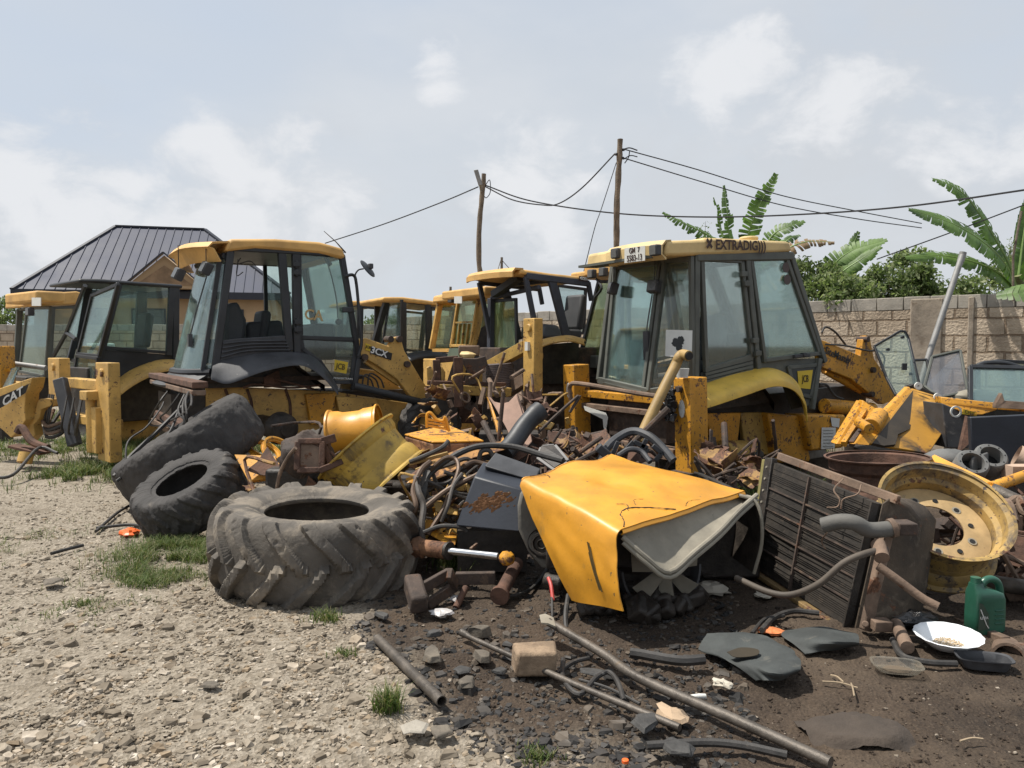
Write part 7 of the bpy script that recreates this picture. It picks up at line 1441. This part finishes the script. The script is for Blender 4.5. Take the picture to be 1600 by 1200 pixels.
plates('sheet_scrap', M('ochre_scrap'), [(640, 760, 715, 800, 5.8, 6.6), (640, 760, 600, 690, 8.2, 9.2), (380, 520, 720, 780, 6.4, 7.2), (860, 1000, 690, 745, 6.4, 7.3), (1100, 1180, 700, 750, 6.6, 7.6), (1550, 1640, 770, 900, 5.0, 6.)], 46, 51, .06, .16)
plates('torn_sheet_scrap', RUST, [(640, 830, 700, 830, 5.8, 6.8), (680, 860, 620, 700, 7.6, 8.8), (400, 560, 720, 790, 6.4, 7.2), (850, 1000, 690, 750, 6.4, 7.4), (1100, 1190, 700, 755, 6.6, 7.8), (1550, 1640, 780, 920, 4.9, 6.)], 56, 52, .05, .15)
plates('yellow_sheet_scrap', JCBY, [(645, 730, 730, 800, 5.8, 6.4), (440, 560, 735, 790, 6.5, 7.), (640, 720, 640, 690, 7.8, 8.6), (1560, 1640, 790, 860, 5.2, 6.)], 18, 53, .06, .13)
# ---------------- right-hand junk ----------------
simple('yellow_guard', CLEANY, MB().sheet(pp([(1436, 742, 6.4), (1446, 732, 6.45), (1458, 712, 6.5), (1555, 758, 5.9), (1540, 792, 5.7), (1500, 775, 5.9)]), .02).sheet(pp([(1458, 712, 6.5), (1555, 758, 5.9), (1556, 764, 5.95), (1470, 724, 6.6)]), .03), 'bright yellow folded guard plate propped behind the faded yellow rim', 'guard plate', .004)
def twin_bore():
    t = thing('twin_bore_casting', 'grey twin-bore casting with two round openings lying above the yellow guard plate', 'casting', G(1540, 790)); GC = M('cast_grey', (.13, .13, .125), .75, var=.3, dirt=.4, bump=.4)
    c1, c2 = P(1521, 721, 6.3), P(1550, 711, 6.4); n = Vector((-.12, -.72, .68)).normalized()
    put(MB().lathe([(.088, 0), (.115, 0), (.13, -.02), (.14, -.4), (.09, -.4)], c1, n, 28, True).lathe([(.088, 0), (.115, 0), (.13, -.02), (.14, -.4), (.09, -.4)], c2, n, 28, True), 'bore_tube', GC, t, world=True); put(MB().prism([c1-n*.06-Z*.1, c2-n*.06-Z*.1, c2-n*.06+Z*.08, c1-n*.06+Z*.08], -n*.22), 'body', GC, t, world=True, bevel=.03)
    for c in (c1, c2): put(MB().lathe([(0, 0), (.089, 0)], c-n*.12, n, 20), 'bore_floor', INK, t, world=True)
    fr = frame_from(n); mb = MB()
    for c in (c1, c2):
        for k in range(8): a = k*math.pi/4; q = c+fr @ Vector((.101*math.cos(a), .101*math.sin(a), .001)); mb.cyl(q, q+n*.003, .006, n=6)
    put(mb, 'stud_ring', INK, t, world=True); put(MB().sph(P(1480, 718, 6.7), .16, 16, (1.4, .8, .6), .04), 'side_duct', GC, t, world=True)
twin_bore()
simple('yellow_bar', JCBY, MB().cyl(P(1548, 762, 5.9), P(1640, 730, 6.2), .045, n=14), 'yellow painted bar sticking out to the right edge above the brown pipe', 'bar')
simple('brown_pipe', PIPE, MB().pipe(P(1550, 766, 5.6), P(1640, 808, 5.3), .055, .045), 'brown steel pipe running to the right edge under the yellow bar', 'pipe')
simple('brake_casting', DUSTR, seg_tube(seg_tube(MB(), [(1552, 800, 5.4), (1566, 785, 5.4), (1578, 790, 5.3), (1585, 815, 5.2)], .03), [(1578, 785, 5.4), (1590, 780, 5.4), (1600, 800, 5.3), (1620, 805, 5.2)], .03).box(P(1575, 815, 5.3), (.14, .1, .1)), 'brown forked casting beside the faded yellow rim at the right edge', 'casting')
simple('rusty_trough', RUST, MB().sheet(pp([(1560, 824, 5.2), (1640, 836, 5.0), (1640, 842, 5.0), (1560, 830, 5.2)]), .02).prism(pp([(1556, 832, 5.2), (1640, 845, 5.0), (1640, 900, 4.9), (1566, 880, 5.1)]), (0, .25, 0)), 'rusty steel trough at the right edge beside the rim', 'trough', .006)
simple('pale_carton', M('pale_brown_carton', (.42, .30, .22), .8, var=.2, dirt=.3), MB().lathe([(.1, 0), (.1, .22)], P(1588, 712, 6.6), (.6, -.3, -.3), 16).box(P(1592, 738, 6.3), (.2, .15, .12)), 'torn pale drum and carton piece at the right edge', 'carton')
simple('elbow_pipe', PIPE, MB().tube(smooth_path(pp([(1540, 905, 4.9), (1560, 912, 4.8), (1600, 918, 4.7), (1640, 925, 4.6)]), 4), .05, 14).lathe([(.03, 0), (.055, 0), (.06, .05), (.035, .05)], P(1524, 900, 4.95), (.9, -.3, -.1), 18, True), 'brown flanged pipe lying behind the green can at the right edge', 'pipe')
def oil_can():
    t = thing('oil_can', 'green plastic oil can with a looped handle standing at the right by the white bowl', 'oil can', G(1538, 985)); c = G(1538, 985); GM = M('green_plastic', (.022, .095, .06), .35, var=.2, dirt=.2, dirtc=(.07, .09, .07), bump=.1, coat=.1)
    yaw = Matrix.Rotation(R(12), 3, 'Z'); w = lambda x, y, z: c + yaw @ Vector((x, y, z)); W2, Dp = .105, .06
    def ring(sx, z, x0=0, dp=Dp): return [w(x0+sx*math.copysign(abs(math.cos(a))**.45, math.cos(a)), dp*math.copysign(abs(math.sin(a))**.45, math.sin(a)), z) for a in [2*math.pi*k/24 for k in range(24)]]
    rings = [ring(.095, .0), ring(.105, .012), ring(.106, .10), ring(.103, .19), ring(.095, .225, -.008), ring(.07, .245, -.03, .05), ring(.035, .262, -.065, .034), ring(.028, .285, -.07, .028)]
    mb = MB(); vs = [p for r_ in rings for p in r_]; fs = [(i*24+k, i*24+(k+1) % 24, (i+1)*24+(k+1) % 24, (i+1)*24+k) for i in range(7) for k in range(24)] + [tuple(range(24))[::-1], tuple(7*24+k for k in range(24))]; mb.add(vs, fs); put(mb, 'can_body', GM, t, world=True, ang=60)
    put(MB().tube(smooth_path([w(-.035, 0, .25), w(-.01, 0, .292), (w(.04, 0, .30)), w(.085, 0, .27), w(.10, 0, .20), w(.098, 0, .13)], 5), .021, 10), 'handle', GM, t, world=True); put(MB().cyl(w(-.07, 0, .283), w(-.07, 0, .318), .027, n=20), 'neck', GM, t, world=True)
    lb = [w(-.098, -.0608, .03), w(-.03, -.0625, .03), w(-.035, -.0625, .12), w(-.075, -.0625, .18), w(-.098, -.0608, .19)]; o = put(MB().sheet(lb, .002), 'paper_label', M('dark_green_label', (.03, .05, .035), .5, bump=0), t, world=True)
    put(text_mb('ULTRA', .022, w(-.066, -.065, .10), yaw @ X, Z, .0006, 0, .8), 'lettering', WHITEINK, o, world=True); put(MB().tube([w(-.09, -.064, .15), w(-.05, -.066, .06), w(-.035, -.066, .04)], .003, 4), 'label_swoosh', WHITEINK, o, world=True); mb = MB()
    for k in range(4): mb.beam(w(.01, -.062, .06+.025*k), w(.07, -.062, .06+.025*k), .006, .008)
    put(mb, 'grip_rib', GM, t, world=True, bevel=.002)
oil_can()
def bowl():
    c = G(1481, 1016)+Z*.012; t = thing('white_bowl', 'white enamel bowl with grain in it on the dark soil at right', 'bowl', c); ax = Vector((-.03, -.05, 1)); n = 64; vs = []
    prof = [(.055, 0), (.09, .012), (.135, .05), (.165, .074), (.170, .078), (.163, .080), (.13, .060), (.085, .024), (.0, .016)]; mb = MB().lathe(prof, c, ax, 64)
    m_ = len(prof)
    for k in range(64):
        for j in (3, 4, 5): v = mb.v[k*m_+j]; d = (v-c); d.z = 0; mb.v[k*m_+j] = v + d.normalized()*.0025*math.cos(k/64*2*math.pi*16)
    put(mb, 'enamel_dish', M('white_enamel', (.75, .77, .78), .25, var=.05, dirt=.08, dirtc=(.5, .48, .45), bump=.02), t, world=True, ang=60)
    random.seed(2); mb = MB()
    for k in range(260): a, r = random.uniform(0, 6.28), .075*random.random()**.6; q = c+frame_from(ax) @ Vector((r*math.cos(a), r*math.sin(a), .022+.008*random.random())); mb.sph(q, .0045, 4, (1.5, 1, .8), .2)
    o = put(mb, 'grain', M('pale_grain', (.55, .43, .28), .8, bump=0), t, world=True, kind='stuff')
bowl()
def tray(nm, label, px, py, sx, sy, h, yaw, mat, inner=None):
    c = G(px, py)+Z*.004; r3 = Matrix.Rotation(R(yaw), 3, 'Z'); t = thing(nm, label, 'tray', c)
    def rr(k, sx, sy, z): a = 2*math.pi*k/40; return c + r3 @ Vector((sx*math.copysign(abs(math.cos(a))**.5, math.cos(a)), sy*math.copysign(abs(math.sin(a))**.5, math.sin(a)), z))
    lev = [(0.0001, 0, .0), (.8, .8, 0), (.88, .86, h*.3), (.95, .94, h*.9), (1.06, 1.07, h), (1.06, 1.07, h-.006)]; mb = MB(); m_ = len(lev)
    vs = [rr(k, a*sx, b*sy, z) for a, b, z in lev for k in range(40)]; mb.add(vs, [(i*40+k, i*40+(k+1) % 40, (i+1)*40+(k+1) % 40, (i+1)*40+k) for i in range(m_-1) for k in range(40)]); put(mb, 'shell', mat, t, world=True, ang=50)
    if inner: put(MB().sph(c+Z*.004, sx*.6, 14, (1, sy/sx, .05), .15, r3), 'dirt_residue', inner, t, world=True)
    return t
tray('clear_tray', 'empty clear plastic food tray lying on the dark soil left of the black tray', 1401, 1048, .115, .075, .035, -12, glass('cloudy_plastic', (.8, .8, .76), .55, (.42, .38, .31)), M('soil_residue', (.12, .09, .06), .9))
tray('black_tray', 'black oval plastic tray on the soil in front of the white bowl', 1537, 1043, .125, .068, .055, -14, PLAST, M('oil_residue', (.03, .03, .03), .2, bump=.1))
def elbow_channel():
    t = thing('exhaust_elbow', 'brown steel bar ending in a round pipe elbow on the ground at the right edge', 'pipe elbow', G(1560, 1035)); put(MB().beam(P(1496, 978, 4.55)+Z*.03, P(1572, 1010, 4.15)+Z*.03, .055, .05), 'bar', DUSTR, t, world=True, bevel=.006)
    put(MB().pipe(P(1573, 1018, 4.2), P(1576, 1030, 4.0), .085, .07, 24), 'elbow_mouth', DUSTR, t, world=True); put(MB().cyl(P(1576, 1020, 4.05), P(1640, 1025, 4.2), .06), 'side_pipe', DUSTR, t, world=True)
elbow_channel()
def rubber_sheet():
    t = put_sheet = None
    def srf(pix, mat, nm, lab, fold=None):
        rows = [[P(*q) if len(q) == 3 else G(q[0], q[1], .02) for q in r] for r in pix]; return simple(nm, mat, MB().grid(rows, .006), lab, 'rubber sheet', ang=50)
    RS = M('grey_black_rubber_sheet', (.045, .05, .048), .75, var=.3, scale=6, dirt=.4, dirtc=(.10, .095, .08), bump=.3)
    g = lambda x, y, z=.02: G(x, y, z); rows = [[g(1105, 990, .04), g(1150, 988, .06), g(1190, 992, .05), g(1236, 1015, .06), g(1240, 1020, .06)], [g(1092, 1012, .02), g(1135, 1008, .05), g(1182, 1010, .05), g(1230, 1028, .08), g(1250, 1030, .08)],
            [g(1098, 1018, .02), g(1140, 1026, .03), g(1180, 1026, .05), g(1215, 1040, .09), g(1252, 1040, .09)], [g(1140, 1034, .03), g(1160, 1038, .04), g(1180, 1040, .06), g(1208, 1052, .09), g(1250, 1048, .08)], [g(1182, 1064, .0), g(1190, 1062, .02), g(1198, 1062, .04), g(1220, 1060, .05), g(1246, 1052, .04)]]
    def dense(rows, k=5):
        r1 = [smooth_path(r, k) for r in rows]; cols = list(zip(*r1)); cols = [smooth_path(list(c), k) for c in cols]; out = [list(r) for r in zip(*cols)]
        return [[p+Z*.012*mnoise.noise(p*9)+Vector((.01*mnoise.noise(p*7+X), 0, 0)) for p in r] for r in out]
    simple('rubber_flap', RS, MB().grid(dense(rows), .006), 'curled black rubber flap with a hole on the dark soil below the radiator', 'rubber flap', ang=50)
    hole = smooth_path([G(1136, 1019, .07), G(1158, 1012, .075), G(1184, 1015, .077), G(1182, 1024, .074), G(1150, 1027, .068), G(1136, 1019, .07)], 5); put(MB().sheet(hole[:-1], .003, Z), 'hole', M('brown_hole_bottom', (.035, .026, .014), .9), bpy.data.objects['rubber_flap'], world=True)
    rows = [[g(1232, 985, .02), g(1280, 978, .05), g(1310, 985, .05)], [g(1222, 992, .02), g(1290, 990, .07), g(1338, 990, .06)], [g(1240, 1006, .01), g(1300, 1004, .08), g(1342, 1003, .06)], [g(1258, 1022, .0), g(1300, 1015, .02), g(1340, 1008, .01)]]
    simple('rubber_mat', RS, MB().grid(dense(rows), .006), 'flat torn rubber mat lying between the flap and the radiator', 'rubber mat', ang=50)
rubber_sheet()
# long pipes and rods in front
def gp(x, y, z): return G(x, y, z)
a, b = G(858, 972, .10), G(1298, 1192, .024); simple('long_pipe', PIPE, MB().tube(smooth_path([a, G(940, 1020, .06), G(1000, 1060, .04), G(1150, 1125, .03), b], 6), .024, 16), 'longest steel pipe lying diagonally to the bottom edge', 'pipe')
simple('paint_rag', GREYP, MB().grid([[G(843, 962, .11), G(852, 960, .12), G(865, 966, .12)], [G(846, 974, .11), G(856, 975, .125), G(868, 980, .11)]], .01), 'pale paper stuck round the upper end of the longest pipe', 'paper')
simple('steel_rod', PIPE, MB().tube([G(722, 988, .03), G(735, 996, .03), G(900, 1070, .03), G(1062, 1137, .017)], [.024, .014, .016, .017], 12), 'thinner steel rod lying parallel above the gravel, left of the longest pipe', 'rod')
simple('short_pipe', PIPE, MB().pipe(G(590, 998, .025), G(690, 1096, .025), .026, .021, 18), 'short open-ended dark pipe lying on the gravel edge below the big tyre', 'pipe')
simple('concrete_block', M('tan_brick', (.26, .185, .12), .95, var=.35, scale=8, dirt=.5, dirtc=(.16, .11, .07), bump=.9, bscale=35), MB().box(G(835, 1030, .065), (.215, .15, .135), Euler((.05, -.03, .08)).to_matrix()).jitter(.022, 9), 'tan broken brick block standing on the dark soil between the rod and the pipe', 'block', .016)
SB, SF = stone_bases(8, .8)
def rock(px, py, s, lab, mat, i, fl=1.):
    v = np.array(SB[i % 8])*s*np.array([1, 1, fl*.75]); a = i*1.7; v = v @ np.array([[math.cos(a), -math.sin(a), 0], [math.sin(a), math.cos(a), 0], [0, 0, 1]]).T; g = G(px, py); mb = MB().add([Vector(p)+g+Z*s*.3 for p in v], [tuple(f) for f in SF]); put(mb, 'rock', mat, label=lab, cat='rock', bevel=.006, ang=20, group='rocks on the dark soil')
RK = M('brown_grey_rock', (.13, .11, .085), .85, var=.4, scale=9, dirt=.4, dirtc=(.2, .13, .07), bump=.8); RKD = M('dark_slate_rock', (.05, .048, .045), .7, var=.4, scale=9, dirt=.3, bump=.7)
for i, (x, y, s, lab, m_, fl) in enumerate([(750, 990, .075, 'rust-brown rock behind the thin rod end', RK, 1), (676, 1030, .095, 'squarish dark rock between the short pipe and the rod', RK, .8), (680, 995, .07, 'upright slate slab above the squarish rock', RKD, 1.2), (757, 1032, .085, 'brown rock just left of the tan block', RK, .8),
        (722, 1052, .06, 'flat grey slate left of the brown rock', RKD, .5), (782, 1052, .055, 'small grey slate below the brown rock', RKD, .5), (730, 1070, .07, 'brownish rock in the rubble below the slates', RK, .5), (598, 965, .06, 'dark rock at the right foot of the big tyre', RKD, .6), (1005, 1135, .09, 'black slate slab beside the rod end', RKD, .3),
        (925, 1055, .07, 'slate between rod and longest pipe', RKD, .4), (85, 915, .12, 'large pale boulder lying flush in the gravel at left', RK, .3), (330, 1075, .07, 'flat brown stone in the middle of the gravel', RK, .3), (650, 1145, .08, 'pale flat stone near the green tuft', M('pale_rock', (.32, .29, .24), .9, var=.2, bump=.8), .35), (690, 1150, .08, 'brown flat stone right of the pale one', RK, .3), (1055, 1175, .09, 'dark slate at the bottom edge', RKD, .35)]): rock(x, y, s, lab, m_, i, fl)
for L_, r, lab in [([(880, 1030, .0), (880, 1060, .0), (905, 1085, .0), (930, 1060, 0), (950, 1050, 0), (965, 1065, 0), (975, 1095, 0)], .013, 'looped black cable on the rubble between rod and pipe'), ([(870, 1052, 0), (895, 1035, 0), (920, 1028, 0)], .012, 'short black cable by the tan block'), ([(905, 1062, 0), (950, 1075, 0), (1000, 1100, 0)], .008, 'thin shiny black wire crossing under the longest pipe'),
        ([(1100, 1030, 0), (1060, 1032, 0), (1000, 1022, 0), (985, 1020, 0)], .028, 'thick dark pipe in the shade under the bonnet'), ([(1190, 985, 0), (1210, 965, 0), (1240, 955, 0), (1280, 958, 0)], .017, 'black hose loop below the radiator'), ([(1175, 990, 0), (1195, 968, 0), (1225, 962, 0)], .012, 'second thin hose below the radiator'),
        ([(1395, 1000, 0), (1410, 1025, 0), (1450, 1035, 0), (1495, 1037, 0)], .018, 'rubber hose curving past the trays to the black tray'), ([(780, 935, 0), (830, 920, 0), (860, 880, 0)], .012, 'dark hose on the soil left of the bonnet'), ([(150, 830, 0), (185, 800, 0), (212, 785, 0)], .014, 'thin black rod sticking out left of the smaller tyre'), ([(80, 865, 0), (105, 858, 0), (130, 852, 0)], .014, 'short dark hose piece on the gravel at left'),
        ([(150, 825, 0), (200, 820, 0), (225, 822, 0)], .014, 'black stick beside the orange plastic scrap'), ([(1010, 1165, 0), (1100, 1160, 0), (1160, 1165, 0), (1230, 1180, 0)], .018, 'dark strap on the slate under the longest pipe')]:
    simple('ground_hose', RUBBER, MB().tube(smooth_path([G(x, y, r+.004) for x, y, _ in L_], 6), r, 8), lab, 'hose', group='hoses and cables on the ground')
simple('rusty_pipe_stub', DUSTR, MB().cyl(G(1400, 975, .05), G(1418, 1012, .04), .035, n=14), 'short brown pipe stub leaning at the foot of the radiator tank', 'pipe')
simple('black_bag', M('black_bin_liner'), MB().sph(G(1425, 968, .04), .11, 18, (1.2, .7, .4), .3), 'crumpled black plastic bag behind the white bowl', 'bag')
def crumple(px, py, s, mat, lab, cat, nm='litter', fl=.35): random.seed(int(px)); mb = MB().sph(G(px, py, s*fl*.6), s, 12, (1.1, .8, fl), .35, Matrix.Rotation(px, 3, 'Z')); simple(nm, mat, mb, lab, cat, ang=15)
OP = M('orange_plastic', (.75, .13, .02), .4, var=.15, dirt=.15, bump=.1)
crumple(203, 832, .09, OP, 'bright orange plastic scrap at the foot of the smaller tyre', 'plastic scrap', 'plastic_scrap'); crumple(1206, 986, .075, M('orange_white_wrapper', (.62, .20, .07), .5, var=.5, scale=14, dirt=.3, dirtc=(.6, .5, .45)), 'orange and white wrapper behind the rubber flap', 'wrapper', 'wrapper', .15)
crumple(1112, 920, .11, M('dirty_paper', (.42, .38, .31), .9, var=.2, dirt=.4, bump=.4), 'crumpled whitish paper heap between bonnet and radiator', 'paper', 'paper_litter'); crumple(1195, 928, .09, M('dirty_paper'), 'torn white plastic sheet at the radiator foot', 'plastic sheet', 'paper_litter', .15); crumple(1048, 1115, .07, M('tan_cardboard', (.40, .29, .19), .9, bump=.4), 'crumpled tan cardboard at the end of the rod', 'cardboard', 'cardboard_scrap', .3)
crumple(688, 958, .06, M('clear_film', (.45, .43, .42), .25, var=.3, bump=.6), 'crumpled clear film right of the rusty cast frame', 'plastic film', 'plastic_film'); crumple(712, 935, .05, M('clear_film'), 'second crumpled film beside the short rod', 'plastic film', 'plastic_film'); crumple(1130, 1068, .05, M('dirty_paper'), 'greyish crumpled paper below the rubber flap', 'paper', 'paper_litter', .3)
rows = []
for i in range(22):
    r = []
    for j in range(16):
        u, v = i/21*2-1, j/15*2-1; e = 1-(u*u+v*v)**1.5+.3*mnoise.noise(Vector((u*2, v*2, 3))); g_ = G(1338, 1140); r.append(g_+Vector((u*.22, v*.13, max(-.03, .022*min(1, e*2.5)+.016*abs(mnoise.noise(Vector((u*4+v*2, v*6, 1))))-.006))))
    rows.append(r)
simple('rag', M('brown_rag', (.055, .042, .032), .95, var=.35, bump=.9, bscale=30), MB().grid(rows, .004), 'flattened brown rag trodden into the dark soil', 'rag', ang=70); crumple(1110, 893, .13, M('dusty_hose'), 'grey broken duct piece lying behind the paper heap', 'duct', 'duct_piece', .25)
simple('bottle_cap', OP, MB().cyl(G(977, 1192, .0), G(977, 1192, .0)+Z*.014, .014, n=18), 'orange bottle cap on the gravel at the bottom edge', 'bottle cap', .002)
simple('white_connector', WHITE, MB().tube([G(1066, 1086, .012), G(1078, 1088, .014), G(1092, 1088, .016), G(1102, 1088, .012)], [.004, .007, .013, .012], 10), 'small white connector with red lead beside the longest pipe', 'connector')
put(MB().tube([G(1060, 1085, .012), G(1074, 1088, .013)], .006, 6), 'red_lead', M('faded_red_rubber'), bpy.data.objects['white_connector'], world=True)
for i, (x, y, x2, y2, lab) in enumerate([(1285, 1065, 1340, 1075, 'dry twig on the soil below the clear tray'), (1330, 1068, 1335, 1088, 'short pale twig beside the dry twig'), (1500, 1158, 1536, 1155, 'thin bent straw at lower right'), (1298, 1055, 1318, 1066, 'pale straw beside the clear tray')]): simple('twig', M('dry_twig', (.30, .23, .15), .9), MB().tube(smooth_path([G(x, y, .01), G((x+x2)/2, (y+y2)/2-3, .015), G(x2, y2, .01)], 4), .005, 5), lab, 'twig')
for i, (pts, r, lab) in enumerate([([(20, 600+140, 9.), (60, 690, 10), (90, 700, 10)], .0, '')]): pass
for L_, r, lab in [([(178, 745, 7.4), (205, 712, 7.7), (245, 675, 8.1), (290, 630, 8.6), (308, 612, 8.8)], .022, 'long thin black rod slanting up from the bald tyre to the rusty beam'), ([(182, 752, 7.3), (215, 725, 7.5), (262, 680, 8.), (280, 640, 8.4)], .014, 'thin dark cable slanting beside the long black rod'), ([(196, 730, 7.5), (200, 690, 7.7), (228, 668, 8.), (250, 640, 8.3), (256, 628, 8.4)], .010, 'thin wire curling up left of the bald tyre')]:
    simple('leaning_rod', RUBBER, seg_tube(MB(), L_, r, 6, 6), lab, 'rod')
